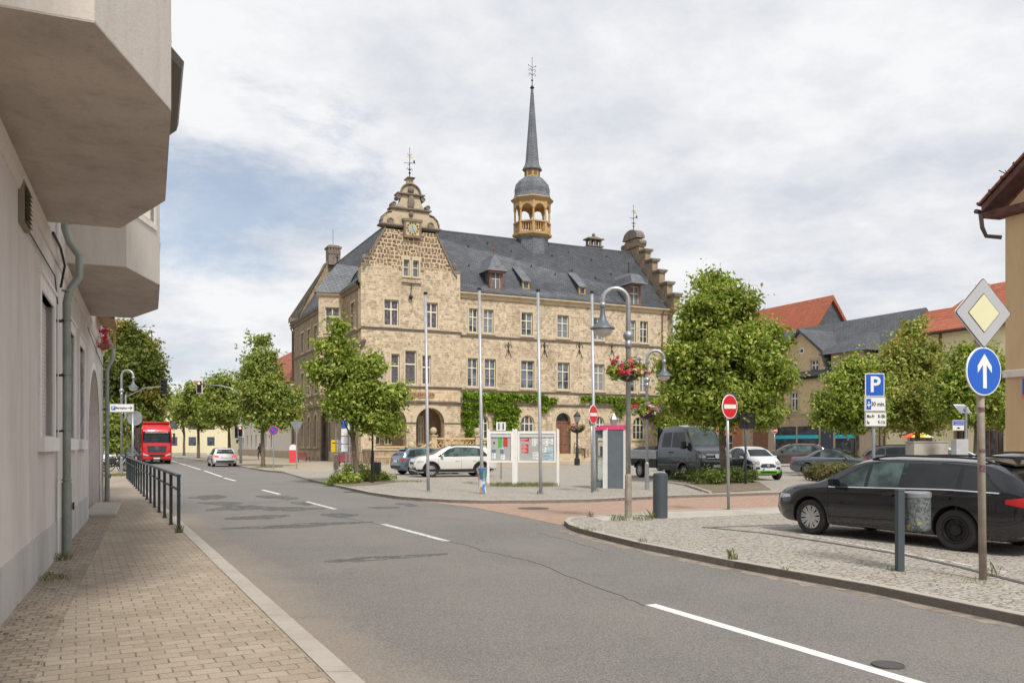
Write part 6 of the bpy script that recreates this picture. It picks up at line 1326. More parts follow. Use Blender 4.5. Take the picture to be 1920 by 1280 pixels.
# --- crew-cab pickup van
def pickup():
    hd = Vector((.42, -.907)).normalized(); rt = Vector((hd.y, -hd.x)); fw = Vector(G(1284, 899.5)); ax = fw-rt*.90     # centre of front axle
    root = empty('pickup_van', (ax.x, ax.y, 0), math.atan2(hd.y, hd.x), 'dark grey crew-cab pickup van with a silver drop-side bed, facing the flower bed', 'van', 'parked cars on the square')
    col = paintmat('van_grey_paint', (.055,.062,.075), .4)
    top = [(-2.02, 2.42), (-1.6, 2.50), (-.6, 2.52), (-.1, 2.46), (.0, 2.40), (.55, 1.62), (.66, 1.50), (1.0, 1.32), (1.12, 1.15), (1.16, .9)]
    W_ = 1.01; rs = []; xs = [-2.02, -1.98, -1.7, -1.3, -.9, -.6, -.3, -.1, .0, .1, .2, .3, .42, .55, .62, .7, .8, .9, 1.0, 1.06, 1.12, 1.16]
    for x in xs:
        t = lerp_tab(top, x); bl = min(1.42 if x < .3 else 1.42-.25*(x-.3), t-.05); h = t-bl; e = 1.16-x; w_ = W_*(1-.13*max(0, (.6-e)/.6)**2.2); b = .42 if x < .9 else .34; ins = .10*h
        half = [(0, b), (w_*.9, b), (w_*.98, b+.1), (w_, b+.35), (w_, bl-.12), (w_*.97, bl), (w_*.95-ins*.5, bl+h*.5), (w_*.94-ins, bl+h*.86), (w_*.90-ins-.05, bl+h*.96), (w_*.45, t-.004), (0, t)]
        rs.append([(x, y, z_) for y, z_ in half]+[(x, -y, z_) for y, z_ in half[-2:0:-1]])
    bdy = MB().rings(rs).build('cab', [col, MT['plastic']], root, autos=40)
    bm = bmesh.new(); bm.from_mesh(bdy.data); bv = BVHTree.FromBMesh(bm); bm.free()
    c = MB(); c.mi = 1
    for sg in (-1, 1): c.lathe([(.43, sg*.62), (.43, sg*1.3)], 28, (0, 0, .38), axis='y')
    carve(bdy, c); bdy.data.set_sharp_from_angle(angle=R(40))
    def p(nm, mat, b, t, ax_, sg, nu=8, nv=3, off=.007):
        v, f = surf_patch(bv, b, t, ax_, sg, nu, nv, off); m = MB(); m.add(v, f); return m.build(nm, mat, root, smooth=True)
    for sg in (-1, 1):
        p('side_window', MT['carglass'], [(-1.72, 1.50), (-1.02, 1.50)], [(-1.66, 2.18), (-1.02, 2.20)], 'y', sg)
        p('side_window', MT['carglass'], [(-.90, 1.50), (.22, 1.46)], [(-.90, 2.20), (-.08, 2.20)], 'y', sg)
        for x in (-.97, -1.86, .40): p('door_seam', MT['plastic'], [(x, .5), (x+.012, .5)], [(x, 1.4), (x+.012, 1.4)], 'y', sg, 1, 6, .003)
        for x in (-1.0, -.84): p('door_handle', MT['plastic'], [(x-.1, 1.24), (x+.1, 1.24)], [(x-.1, 1.29), (x+.1, 1.29)], 'y', sg, 2, 1, .03)
        p('side_moulding', MT['plastic'], [(-1.95, .72), (-.50, .72)], [(-1.95, .80), (-.50, .80)], 'y', sg, 8, 1, .02)
        p('headlight', MT['headlamp'], [(sg*.58, 1.03), (sg*.92, 1.02)], [(sg*.60, 1.13), (sg*.91, 1.24)], 'x', 1, 6, 3, .012)
        m = MB(); m.bbox(.18, .34, min(sg*1.06, sg*1.28), max(sg*1.06, sg*1.28), 1.42, 1.78, .03); m.bbox(.22, .30, min(sg*.95, sg*1.1), max(sg*.95, sg*1.1), 1.48, 1.56, .01); m.build('wing_mirror', MT['plastic'], root)
        m = MB(); a_l = [R(-5+i*190/16) for i in range(17)]; i1, i2 = [], []
        for a in a_l:
            for rad, l in ((.432, i1), (.50, i2)):
                h_ = bv.ray_cast(Vector((rad*math.cos(a), sg*4, .38+rad*math.sin(a))), Vector((0, -sg, 0)))[0]; l.append((rad*math.cos(a), (h_.y if h_ else sg*.97)+sg*.02, .38+rad*math.sin(a)))
        m.rings([i1, i2], False, closed=False); m.build('wheel_arch_trim', col, root, smooth=True)
        add_wheel(root, 0, sg*.88, .345, 'multi', sg, 'rimsilver', .22); add_wheel(root, -3.64, sg*.88, .345, 'multi', sg, 'rimsilver', .22)
    p('windscreen', MT['carglass_g'], [(-.86, 1.60), (0, 1.58), (.86, 1.60)], [(-.76, 2.36), (0, 2.40), (.76, 2.36)], 'x', 1, 10, 6)
    for z0, z1, mt in ((1.10, 1.22, 'plastic'), (1.13, 1.145, 'chrome'), (1.185, 1.20, 'chrome'), (.94, 1.09, 'plastic'), (1.005, 1.02, 'chrome')): p('grille', MT[mt], [(-.56, z0), (.56, z0)], [(-.56, z1), (.56, z1)], 'x', 1, 8, 1, .010 if mt == 'plastic' else .022)
    p('bumper', MT['plastic'], [(-.88, .40), (.88, .40)], [(-.90, .84), (.90, .84)], 'x', 1, 12, 4, .03)
    m = MB(); m.lathe([(.09, 0), (.11, .0), (.11, .03), (.08, .03)], 18, (1.16, 0, 1.10), axis='x'); m.tube([(1.17, -.06, 1.15), (1.18, -.02, 1.04), (1.18, 0, 1.09), (1.18, .02, 1.04), (1.17, .06, 1.15)], .012, 4); m.build('badge', MT['chrome'], root)
    m = MB(); m.box(1.20, 1.215, -.26, .26, .60, .71); po_ = m.build('front_plate', MT['plate'], root); m = MB(); m.box(1.214, 1.218, -.26, -.21, .601, .709); m.build('plate_band', MT['signblue'], po_)
    m = MB(); m.bbox(-5.35, -2.12, -1.0, 1.0, .92, 1.34, .02); bed = m.build('cargo_bed', MT['galv'], root)
    m = MB(); m.box(-5.3, -2.15, -.9, .9, 1.32, 1.37)
    for i in range(5): m.box(-5.36, -2.11, -1.015, -1.0, 1.0+i*.07, 1.03+i*.07); m.box(-5.36, -2.11, 1.0, 1.015, 1.0+i*.07, 1.03+i*.07)
    m.build('bed_ribs', MT['galv'], bed); m = MB(); m.rings([[(-4.6, -.8, 1.36), (-2.6, -.8, 1.36), (-2.6, .8, 1.36), (-4.6, .8, 1.36)], [(-4.2, -.6, 1.52), (-2.7, -.6, 1.56), (-2.7, .6, 1.56), (-4.2, .6, 1.52)]]); m.build('tarpaulin', MT['plastic'], bed)
    m = MB(); m.box(-5.2, -2.0, -.45, -.35, .55, .75); m.box(-5.2, -2.0, .35, .45, .55, .75); m.box(-5.2, -2.1, -.9, .9, .8, .92); m.box(-2.9, -2.2, -.95, -.6, .5, .85); m.build('chassis', MT['plastic'], root)
    for sg in (-1, 1):
        m = MB(); m.rings([[(-3.64+.46*math.cos(R(a)), sg*.72, .40+.44*math.sin(R(a))) for a in range(10, 171, 20)], [(-3.64+.46*math.cos(R(a)), sg*1.0, .40+.44*math.sin(R(a))) for a in range(10, 171, 20)]], False, closed=False); m.build('mudguard', MT['plastic'], root)
    m = MB(); m.box(-2.11, -2.05, -.95, -.85, 1.3, 2.45); m.box(-2.11, -2.05, .85, .95, 1.3, 2.45)
    for i in range(8): m.box(-2.10, -2.06, -.85, .85, 1.45+i*.13, 1.5+i*.13)
    m.build('headboard', MT['iron'], root)
    m = MB(); m.tube([(-.5, -.2, 2.5), (-.55, -.2, 2.62)], .012, 5); m.build('aerial', MT['plastic'], root)
pickup()
# --- red lorry
def lorry():
    hd = Vector((.44, -.9)); d = 76.0; x = AX(294, d); root = empty('lorry', (x, d, RZ), math.atan2(hd.y, hd.x), 'red articulated lorry with black grille driving towards the camera', 'lorry')
    redp = paintmat('lorry_red_paint', (.62,.01,.015), .1); W_ = 1.25
    def sect(xl):
        rs = []
        for z, x1_, k in xl: rs.append([(-2.2, -W_*k, z), (-2.2, W_*k, z), (x1_-.18, W_*k, z), (x1_-.03, W_*k*.9, z), (x1_, W_*k*.5, z), (x1_, -W_*k*.5, z), (x1_-.03, -W_*k*.9, z), (x1_-.18, -W_*k, z)])
        return rs
    m = MB(); m.rings(sect([(.35, -.02, .98), (.5, .02, 1), (1.2, .02, 1), (1.9, -.0, 1), (2.9, -.18, .99), (3.25, -.35, .97), (3.4, -.6, .94)])); cab = m.build('cab', redp, root, autos=35)
    m = MB(); m.rings([[(-2.0, -1.1, 3.4), (-2.0, 1.1, 3.4), (-.9, 1.1, 3.4), (-.9, -1.1, 3.4)], [(-2.1, -1.15, 3.85), (-2.1, 1.15, 3.85), (-1.0, 1.12, 3.72), (-1.0, -1.12, 3.72)]]); m.box(-1.1, -.75, -1.12, 1.12, 3.66, 3.78); m.build('roof_spoiler', redp, cab)
    m = MB(); m.rings([[(.045, -1.03, 1.92), (.045, 1.03, 1.92), (-.03, 1.16, 1.92), (-.03, -1.16, 1.92)], [(-.085, -1.0, 2.72), (-.085, 1.0, 2.72), (-.17, 1.12, 2.72), (-.17, -1.12, 2.72)]]); m.build('windscreen', MT['carglass'], root)
    m = MB(); m.rings([[(.02, -1.1, 2.72), (.02, 1.1, 2.72), (-.2, 1.15, 2.72), (-.2, -1.15, 2.72)], [(.0, -1.1, 2.92), (.0, 1.1, 2.92), (-.2, 1.15, 2.92), (-.2, -1.15, 2.92)]]); vi = m.build('sun_visor', MT['plastic'], root)
    m = MB(); text_into(m, 'ANDERSON LOGISTIK', .19, Matrix.Translation((.022, 0, 2.82)) @ Matrix.Rotation(R(90), 4, 'Z') @ Matrix.Rotation(R(90), 4, 'X'), .02); m.build('lettering', MT['signwhite'], vi)
    m = MB(); m.rings([[(.035, -.72, 1.02), (.035, .72, 1.02), (.035, .82, 1.62), (.035, -.82, 1.62)], [(.06, -.70, 1.02), (.06, .70, 1.02), (.05, .80, 1.62), (.05, -.80, 1.62)]]); gr_ = m.build('grille', MT['plastic'], root)
    m = MB()
    for i in range(5): m.box(.06, .075, -.74-.015*i, .74+.015*i, 1.06+i*.12, 1.085+i*.12)
    m.build('grille_bar', MT['lamphead'], gr_)
    m = MB(); m.lathe([(.15, 0), (.17, 0), (.17, .03), (.15, .03), (.15, 0)], 20, (.08, 0, 1.40), axis='x')
    for a in (90, 210, 330): m.tube([(.09, 0, 1.40), (.09, .16*math.cos(R(a)), 1.40+.16*math.sin(R(a)))], [.03, .008], 5)
    m.build('badge', MT['chrome'], gr_)
    m = MB(); m.rings([[(.03, -1.2, .35), (.03, 1.2, .35), (-.3, 1.25, .35), (-.3, -1.25, .35)], [(.1, -1.15, .5), (.1, 1.15, .5), (-.3, 1.26, .5), (-.3, -1.26, .5)], [(.1, -1.15, .95), (.1, 1.15, .95), (-.3, 1.26, .95), (-.3, -1.26, .95)]]); m.build('bumper', redp, root)
    m = MB(); m.box(.09, .115, -.6, .6, .62, .85); m.box(.09, .112, -.5, .5, .40, .50); m.build('lower_intake', MT['plastic'], root)
    m = MB(); m.box(.112, .125, -.26, .26, .46, .57); m.build('front_plate', MT['plate'], root)
    for sg in (-1, 1):
        m = MB(); m.rings([[(.102, sg*.72, .72), (.102, sg*1.12, .80), (.102, sg*1.14, .86), (.102, sg*.72, .80)], [(.12, sg*.72, .72), (.11, sg*1.12, .80), (.11, sg*1.14, .98), (.12, sg*.9, .80)]]); m.build('headlight', MT['headlamp'], root)
        m = MB(); m.bbox(.02, .14, min(sg*1.34, sg*1.52), max(sg*1.34, sg*1.52), 1.85, 2.75, .03); m.tube([(-.1, sg*1.2, 2.7), (.08, sg*1.4, 2.72)], .03, 5); m.tube([(-.1, sg*1.2, 1.95), (.08, sg*1.4, 1.95)], .03, 5); m.build('wing_mirror', MT['plastic'], root)
        m = MB(); m.rings([[(-.9, sg*1.252, 2.0), (-.25, sg*1.252, 1.95), (-.35, sg*1.245, 2.65), (-.9, sg*1.245, 2.7)], [(-.9, sg*1.262, 2.0), (-.25, sg*1.262, 1.95), (-.35, sg*1.255, 2.65), (-.9, sg*1.255, 2.7)]]); m.build('side_window', MT['carglass'], root)
        add_wheel(root, -1.0, sg*1.06, .5, 'steel', sg, 'rimsilver', .3)
        for x_ in (-4.2, -9.5, -10.8): add_wheel(root, x_, sg*1.06, .5, 'steel', sg, 'rimsilver', .3)
    m = MB(); m.bbox(-13.2, -3.0, -1.26, 1.26, 1.0, 3.35, .04); m.build('trailer', P('dark_tarpaulin_trailer', (.10,.03,.03), .7), root)
    m = MB(); m.box(-12, -2, -.5, .5, .7, 1.0); m.build('chassis', MT['plastic'], root)
lorry()
# ================================================================ STREET FURNITURE
def pole_mb(H, r0=.04, r1=None): return MB().tube([(0, 0, 0), (0, 0, H)], [r0, r1 or r0], 14)
def sign_disc(mb, r, y, th, zc, n=36): mb.lathe([(r-.006, 0), (r, .004), (r, th-.004), (r-.006, th)], n, (0, y, zc), axis='y')
def street_lamp(px, py, H, reach, head_d, name, label, mat='galv', base='dirtypole', rz=0.0, s=1.0, group='curved street lamps'):
    x, y = G(px, py); root = empty(name, (x, y, 0), rz, label, 'street lamp', group)
    r = .055*s; R_ = reach/2
    m = MB(); zb_ = H-R_
    m.tube([(0, 0, .9), (0, 0, zb_)]+[(-R_+R_*math.cos(math.pi*i/12), 0, zb_+R_*math.sin(math.pi*i/12)) for i in range(1, 13)]+[(-reach, 0, zb_-.05)], [r]*14+[r*.9], 14); m.build('pole', MT[mat], root, smooth=True)
    m = MB(); m.lathe([(r*1.45, 0), (r*1.35, .9), (r*1.45, .93), (r*1.1, .97)], 16); m.build('pole_base', MT[base], root, autos=40)
    m = MB(); m.ball((0, 0, zb_-.75*s*1.0), r*2.1, 16, 10); m.lathe([(r*1.25, -.28), (r*1.3, -.1)], 14, (0, 0, zb_-.75*s)); m.build('joint_ball', MT['galv'], root, smooth=True); m = MB(); m.ball((-reach, 0, zb_-.08), r*1.5, 14, 8); m.build('joint_ball', MT['galv'], root, smooth=True)
    z = zb_-.10; s = s*.72; m = MB(); m.lathe([(.06*s, .0), (.075*s, -.22*s), (.12*s, -.42*s), (.22*s, -.56*s), (.37*s, -.66*s), (.38*s, -.70*s), (.33*s, -.68*s), (.1*s, -.6*s)], 24, (-reach, 0, z)); hd = m.build('lamp_shade', MT['lamphead'], root, autos=50)
    m = MB(); m.lathe([(.30*s, -.685*s), (.29*s, -.78*s), (.22*s, -.88*s), (.10*s, -.94*s), (.01, -.95*s)], 20, (-reach, 0, z)); m.build('lamp_glass', P('frosted_lamp_glass', (.62,.60,.56), .25, var=.05), hd, smooth=True)
    return root, zb_
def basket(x, y, z, r, label, seed, group='hanging flower baskets', cols=('petal_red', 'petal_pink', 'petal_white')):
    root = empty('hanging_basket', (x, y, z), 0, label, 'flower basket', group)
    m = MB(); m.lathe([(.05, -r*.7), (r*.5, -r*.55), (r*.78, -r*.1), (r*.72, -.02), (.02, -.05)], 16); m.build('bowl', MT['iron'], root, smooth=True)
    leaf_cloud('foliage', MT['leaf'], root, [(0, 0, 0, r, r, r*.42), (-r*.6, 0, -.12, r*.45, r*.5, r*.35), (r*.5, .1, -.1, r*.4, r*.5, r*.3)], 1500, .055, seed, .05, 16, .5)
    for i, c in enumerate(cols): leaf_cloud('flowers', MT[c], root, [(r*.35*(i-1), 0, .06, r*.75, r*.9, r*.45), (0, 0, -.05, r*1.0, r*1.0, r*.35)], (260, 200, 160)[i], .062, seed+i+3, .035, 13, .8)
    return root
lp, zb_ = street_lamp(1178, 971, ZY(541, G(1178, 971)[1]), .56, 0, 'street_lamp', 'nearest curved street lamp, carrying a large flower basket, between bollard and telephone pillar')
basket(G(1178, 971)[0]-.02, G(1178, 971)[1]-.06, ZY(692, 18.7), .40, 'large red and pink flower basket on the nearest lamp pole', 20)
lp2, _ = street_lamp(1213, 917, ZY(657, G(1213, 917)[1]), .62, 0, 'street_lamp', 'farther curved street lamp in front of the grey pickup, lamp head on its right side', base='galv', rz=math.pi)
basket(G(1213, 917)[0], G(1213, 917)[1]-.08, ZY(768, 30.8), .50, 'red and white flower basket on the lamp pole beside the pickup', 30, cols=('petal_red', 'petal_white', 'petal_purple'))
lp3, _ = street_lamp(228, 891, ZY(694, G(228, 891)[1]), .62, 0, 'street_lamp', 'curved street lamp behind the left parking direction sign', base='galv', rz=math.pi)
# flagpoles
for px, py, tp, tpx, lab in ((803,921,550,797,'leftmost bare flagpole, in front of the cream-white crossover'), (904,925,542,897,'bare flagpole with colourful wrap at its foot, left of the notice boards'), (1014,926,545,1011,'bare flagpole in front of the larger notice board'), (1115,921,548,1108,'bare flagpole beside the telephone pillar')):
    x, y = G(px, py); H = ZY(tp, y); root = empty('flagpole', (x, y, 0), 0, lab, 'flagpole', 'flagpoles along the square edge'); root.rotation_euler.y = -R(.8)
    m = MB(); m.tube([(0, 0, 0), (0, 0, 1.2), (0, 0, H)], [.058, .056, .048], 14); m.build('pole', MT['alu'], root, smooth=True)
    m = MB(); m.lathe([(.075, -.02), (.075, .02), (.05, .05), (.01, .06)], 12, (0, 0, H)); m.build('pole_cap', MT['iron'], root)
    m = MB(); m.lathe([(.10, 0), (.10, .015), (.065, .03)], 12); m.build('base_plate', MT['galv'], root)
    if 'wrap' in lab:
        wm = Mat('graffiti_wrap'); v = wm.n('ShaderNodeTexVoronoi', {'Scale': 9.0}); wm.lk(wm.n('ShaderNodeMapping', {'Vector': wm.obj(), 'Scale': (1, 1, .5)}).outputs[0], v.inputs['Vector'])
        cr_ = wm.n('ShaderNodeValToRGB', {0: wm.n('ShaderNodeSeparateColor', {0: v.outputs['Color']}).outputs[0]}); cr_.color_ramp.interpolation = 'CONSTANT'
        el = cr_.color_ramp.elements; cs_ = ((.62,.66,.66), (.08,.22,.5), (.6,.25,.08), (.55,.6,.62), (.10,.14,.16), (.12,.4,.15))
        el[0].position = 0; el[0].color = cs_[0]+(1,); el[1].position = .999; el[1].color = cs_[5]+(1,)
        for i in range(1, 6): e = el.new(i/6); e.color = cs_[i]+(1,)
        wm.fin(cr_.outputs[0], .6)
        m = MB(); m.lathe([(.15, .02), (.13, .15), (.11, .35), (.13, .55), (.17, .80), (.19, .84), (.17, .82)], 14, (0, 0, 0)); wr = m.build('pole_wrap', wm.m, root, autos=50)
# bollards
x, y = G(1238, 971); b = MB(); H = .99; r = .16
b.lathe([(r, 0), (r, H-.05), (r-.012, H-.035), (r-.012, H-.03), (r, H-.022), (r-.03, H), (.02, H+.012)], 28); o = b.build('bollard', MT['anth'], loc=(x, y, 0), autos=35); tag(o, 'thick anthracite cylindrical bollard beside the nearest lamp', 'bollard')
# no-entry signs
def no_entry(px, py, tp, lab, rz, r, back=True, base_mat='galv'):
    x, y = G(px, py); H = ZY(tp, y); root = empty('no_entry_sign', (x, y, 0), rz, lab, 'road sign', 'no entry signs')
    root.rotation_euler.y = -R(.9)
    pole_mb(H-.05, .036).build('pole', MT[base_mat], root, smooth=True)
    m = MB(); sign_disc(m, r, -.075, .02, H-r-.02); m.build('sign_rim', MT['signwhite'], root)
    m = MB(); sign_disc(m, r*.93, -.079, .01, H-r-.02); m.build('sign_face', MT['signred'], root)
    m = MB(); m.box(-r*.76, r*.76, -.084, -.07, H-r-.02-r*.17, H-r-.02+r*.17); m.build('bar', MT['signwhite'], root)
    if back == 'box': m = MB(); m.box(-.02, r*1.4, .05, .08, H-r*2.05, H+.02); m.box(-.02, r*1.4, .075, .09, H-r*2.05, H-r*2.0); m.build('second_sign', MT['anth'], root)
    if back == 'tri': m = MB(); m.xz([(-r*.1, H+.02), (r*1.0, H-.05), (r*1.35, H-r*.9), (r*1.1, H-r*2.1), (r*.1, H-r*2.25), (-r*.1, H-r*2.0)], .05, .07); m.build('second_sign', MT['anth'], root)
    m = MB(); m.box(-.05, .05, -.06, .06, H-r*1.4, H-r*1.3); m.build('clamp', MT['galv'], root)
    return root
no_entry(1366, 955, 738, 'no entry sign in front of the big tree trunk, dark sign box behind it', R(38), .30, 'box')
no_entry(1110, 923, 758, 'no entry sign turned sideways beside the telephone pillar', R(58), .32, 'tri')
no_entry(1453, 862, 801, 'small distant no entry sign before the turquoise-striped shop', 0, .31, None)
# sign seen from behind on green-grey pole
x, y = G(1398, 908); root = empty('dark_road_sign', (x, y, 0), R(20), 'dark rectangular sign seen from behind, rising from the flower bed', 'road sign'); H = ZY(774, y)
pole_mb(H, .045).build('pole', MT['anth'], root, smooth=True); m = MB(); m.bbox(-.32, -.0, -.07, -.04, H-.62, H, .01); m.bbox(.02, .40, -.07, -.04, H-.62, H, .01); m.build('sign_panel', MT['iron'], root)
# right foreground sign post
x, y = G(1843, 1086); H = ZY(527, y); root = empty('priority_sign_post', (x, y, 0), 0, 'tall tan post with yellow priority diamond above a blue straight-ahead arrow', 'road sign'); root.rotation_euler.y = -R(.75)
m = MB(); m.tube([(0, 0, 0), (0, 0, H-.1)], .043, 18); m.build('pole', MT['dirtypole'], root, smooth=True)
def rsq(s, rr, n=5, rot=R(45)):
    pts = []
    for k, (cx_, cy_) in enumerate(((1, 1), (-1, 1), (-1, -1), (1, -1))):
        for i in range(n+1): a = k*math.pi/2+i*math.pi/2/n; pts.append((cx_*(s-rr)+rr*math.cos(a), cy_*(s-rr)+rr*math.sin(a)))
    c, s_ = math.cos(rot), math.sin(rot); return [(x*c-y*s_, x*s_+y*c) for x, y in pts]
zc = ZY(588.5, y); SR = Matrix.Rotation(R(17), 4, 'Z'); D = Matrix.Translation((0, -.06, 0)) @ SR
s0 = .30
for nm, mt, ss, rr_, y0 in (('sign_back', 'signwhite', s0*.99, .03, -.015), ('sign_border', 'signblack', s0*.985, .03, -.019), ('sign_white', 'sgrey', s0*.955, .025, -.023), ('sign_inner_border', 'signblack', s0*.555, .012, -.026), ('sign_yellow', 'signyellow', s0*.53, .01, -.029)):
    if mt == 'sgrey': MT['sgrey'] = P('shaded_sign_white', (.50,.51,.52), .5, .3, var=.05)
    m = MB(D); m.xz([(a*1.0, zc+b2*1.0-.0) for a, b2 in rsq(ss, rr_)], y0, .003); m.build(nm, MT[mt], root)
zc = ZY(697, y); r = .288; D2 = Matrix.Translation((0, -.06, 0)) @ Matrix.Rotation(R(22), 4, 'Z')
m = MB(D2); sign_disc(m, r, -.016, .02, zc, 48); m.build('sign_rim', MT['signwhite'], root)
m = MB(D2); sign_disc(m, r*.945, -.020, .01, zc, 48); m.build('sign_blue', MT['signblue'], root)
m = MB(D2); ap = [(-.030, zc-.20), (.030, zc-.20), (.030, zc+.075), (.115, zc-.02), (.115, zc+.06), (0, zc+.205), (-.115, zc+.06), (-.115, zc-.02), (-.030, zc+.075)]; m.xz(ap, -.025, -.012); m.build('arrow', MT['signwhite'], root)
for zz_, hh_ in ((ZY(845, y), .022), (ZY(878, y), .042), (ZY(768, y), .03)):
    m = MB(); m.rings([[(.0455*math.cos(a), .0455*math.sin(a), zz_-hh_) for a in [R(-150+i*12) for i in range(9)]], [(.0455*math.cos(a), .0455*math.sin(a), zz_+hh_) for a in [R(-150+i*12) for i in range(9)]]], False, closed=False)
    m.build('sticker', P('maroon_sticker', (.20,.11,.12), .6, var=.9, sc=40), root)
# litter bin on its post
x, y = G(1687, 1070); root = empty('litter_bin', (x, y, 0), R(12), 'stickered cylindrical litter bin hung on a dark square post in front of the black estate', 'litter bin', 'litter bins')
m = MB(); m.bbox(-.045, .045, -.035, .035, 0, ZY(918, y), .006); m.box(-.05, .05, -.04, .04, ZY(918, y)-.01, ZY(918, y)+.005); m.build('post', MT['anth'], root)
wm = Mat('stickered_bin'); n_ = wm.noise(wm.obj(), 14, 3, .7, 1.5); n2_ = wm.noise(wm.obj(), 5, 4, .7); col = wm.mix(wm.rng(n_, .44, .56), (.20,.22,.21), (.06,.085,.10)); col = wm.mix(wm.math('MULTIPLY', wm.rng(n2_, .54, .60), .8), col, (.42,.36,.13)); sp = wm.n('ShaderNodeSeparateXYZ', {0: wm.obj()})
wm.fin(col, .6, .2)
rb = .165; zt, zl = ZY(922, y), ZY(994, y); cxx = .05+rb+.03
m = MB(); m.lathe([(rb*.9, zl), (rb*.98, zl+.02), (rb, zl+.05), (rb, zt-.06)], 28, (cxx, 0, 0)); m.build('bin_body', wm.m, root, autos=40)
m = MB(); m.lathe([(rb*1.02, zt-.07), (rb*1.06, zt-.05), (rb*1.06, zt-.01), (rb*.95, zt+.005), (rb*.6, zt-.0), (rb*.6, zt-.04)], 28, (cxx, 0, 0)); m.build('bin_lid', MT['galv'], root, autos=40)
m = MB(); m.box(.04, .09, -.03, .03, zt-.16, zt-.12); m.box(.04, .09, -.03, .03, zl+.1, zl+.14); m.build('bracket', MT['iron'], root)
# small bin on the left island
x, y = G(697, 902); root = empty('litter_bin', (x, y, 0), 0, 'small dark green-grey bin on a thin post in the left flower island', 'litter bin', 'litter bins')
m = MB(); m.bbox(-.05, .05, -.04, .04, 0, 1.05, .01); m.build('post', MT['iron'], root); m = MB(); m.rings([[(.06, -.15, .35), (.38, -.15, .35), (.38, .15, .35), (.06, .15, .35)], [(.05, -.18, .85), (.40, -.18, .85), (.40, .18, .85), (.05, .18, .85)]]); m.build('bin_body', MT['anth'], root)
# parking sign
d = 22.0; x = AX(1638, d); root = empty('parking_sign', (x, d, 0), R(4), 'blue P parking sign above two white panels reading 30 min and Mo-Fr 8-18h', 'parking sign', 'parking signs')
pole_mb(ZY(705, d), .04).build('pole', MT['lampgrey'], root, smooth=True)
def plate(root, px0, py0, px1, py1, d, cx_, rim, face, y=-.06, rr_=.02, rimw=.018):
    x0, x1 = AX(px0, d)-cx_, AX(px1, d)-cx_; z0, z1 = ZY(py1, d), ZY(py0, d); hx, hz = (x1-x0)/2, (z1-z0)/2; xm, zm = (x0+x1)/2, (z0+z1)/2
    def rr(px_, pz_, r_):
        pts = []
        for k, (a, b2) in enumerate(((1, 1), (-1, 1), (-1, -1), (1, -1))):
            for i in range(5): t = k*math.pi/2+i*math.pi/8; pts.append((xm+a*(px_-r_)+r_*math.cos(t), zm+b2*(pz_-r_)+r_*math.sin(t)))
        return pts
    m = MB(); m.xz(rr(hx, hz, rr_), y-.018, y); o = m.build('sign_panel', MT['signwhite'], root)
    if rim: m = MB(); m.xz(rr(hx-.008, hz-.008, rr_*.8), y-.022, y-.01); m.build('sign_border', MT[rim], o)
    if face: m = MB(); m.xz(rr(hx-rimw, hz-rimw, rr_*.6), y-.026, y-.012); m.build('sign_face', MT[face], o)
    return o, xm, zm, hx, hz
def txt(o, s, size, x, z, y, mat, bold=.0, align='CENTER', sx=1.0):
    m = MB(); text_into(m, s, size, Matrix.Translation((x, y, z)) @ Matrix.Rotation(R(90), 4, 'X') @ Matrix.Diagonal((sx, 1, 1, 1)), .006, bold=bold, align=align); return m.build('lettering', MT[mat], o)
o, xm, zm, hx, hz = plate(root, 1619, 700, 1656, 743, d, x, None, 'signblue', rimw=.022); txt(o, 'P', .56, xm-.0, zm-.01, -.09, 'signwhite', .012)
o, xm, zm, hx, hz = plate(root, 1617.5, 744, 1658.5, 771.5, d, x, 'signblack', 'signwhite'); txt(o, '30 min.', .155, xm+.075, zm, -.09, 'signblack', .002, sx=.80)
m = MB(); m.box(xm-hx+.045, xm-hx+.17, -.092, -.08, zm-hz+.05, zm+hz-.05); o2 = m.build('parking_disc_symbol', MT['signblue'], o); m = MB(); m.xz([(xm-hx+.065, zm), (xm-hx+.15, zm), (xm-hx+.15, zm-.03), (xm-hx+.115, zm-.045), (xm-hx+.115, zm-.075), (xm-hx+.10, zm-.075), (xm-hx+.10, zm-.045), (xm-hx+.065, zm-.03)], -.096, -.09); m.lathe([(.02, 0), (.02, .004)], 10, (xm-hx+.108, -.096, zm+.045), axis='y'); m.build('disc_mark', MT['signwhite'], o2)
o, xm, zm, hx, hz = plate(root, 1618.5, 772.5, 1660, 799.5, d, x, 'signblack', 'signwhite')
txt(o, 'Mo-Fr', .125, xm-hx+.04, zm+.075, -.09, 'signblack', .002, 'LEFT', .66); txt(o, '8-18h', .125, xm+hx-.04, zm+.075, -.09, 'signblack', .002, 'RIGHT', .66); txt(o, 'Sa', .125, xm-hx+.04, zm-.08, -.09, 'signblack', .002, 'LEFT', .66); txt(o, '9-11h', .125, xm+hx-.04, zm-.08, -.09, 'signblack', .002, 'RIGHT', .66)
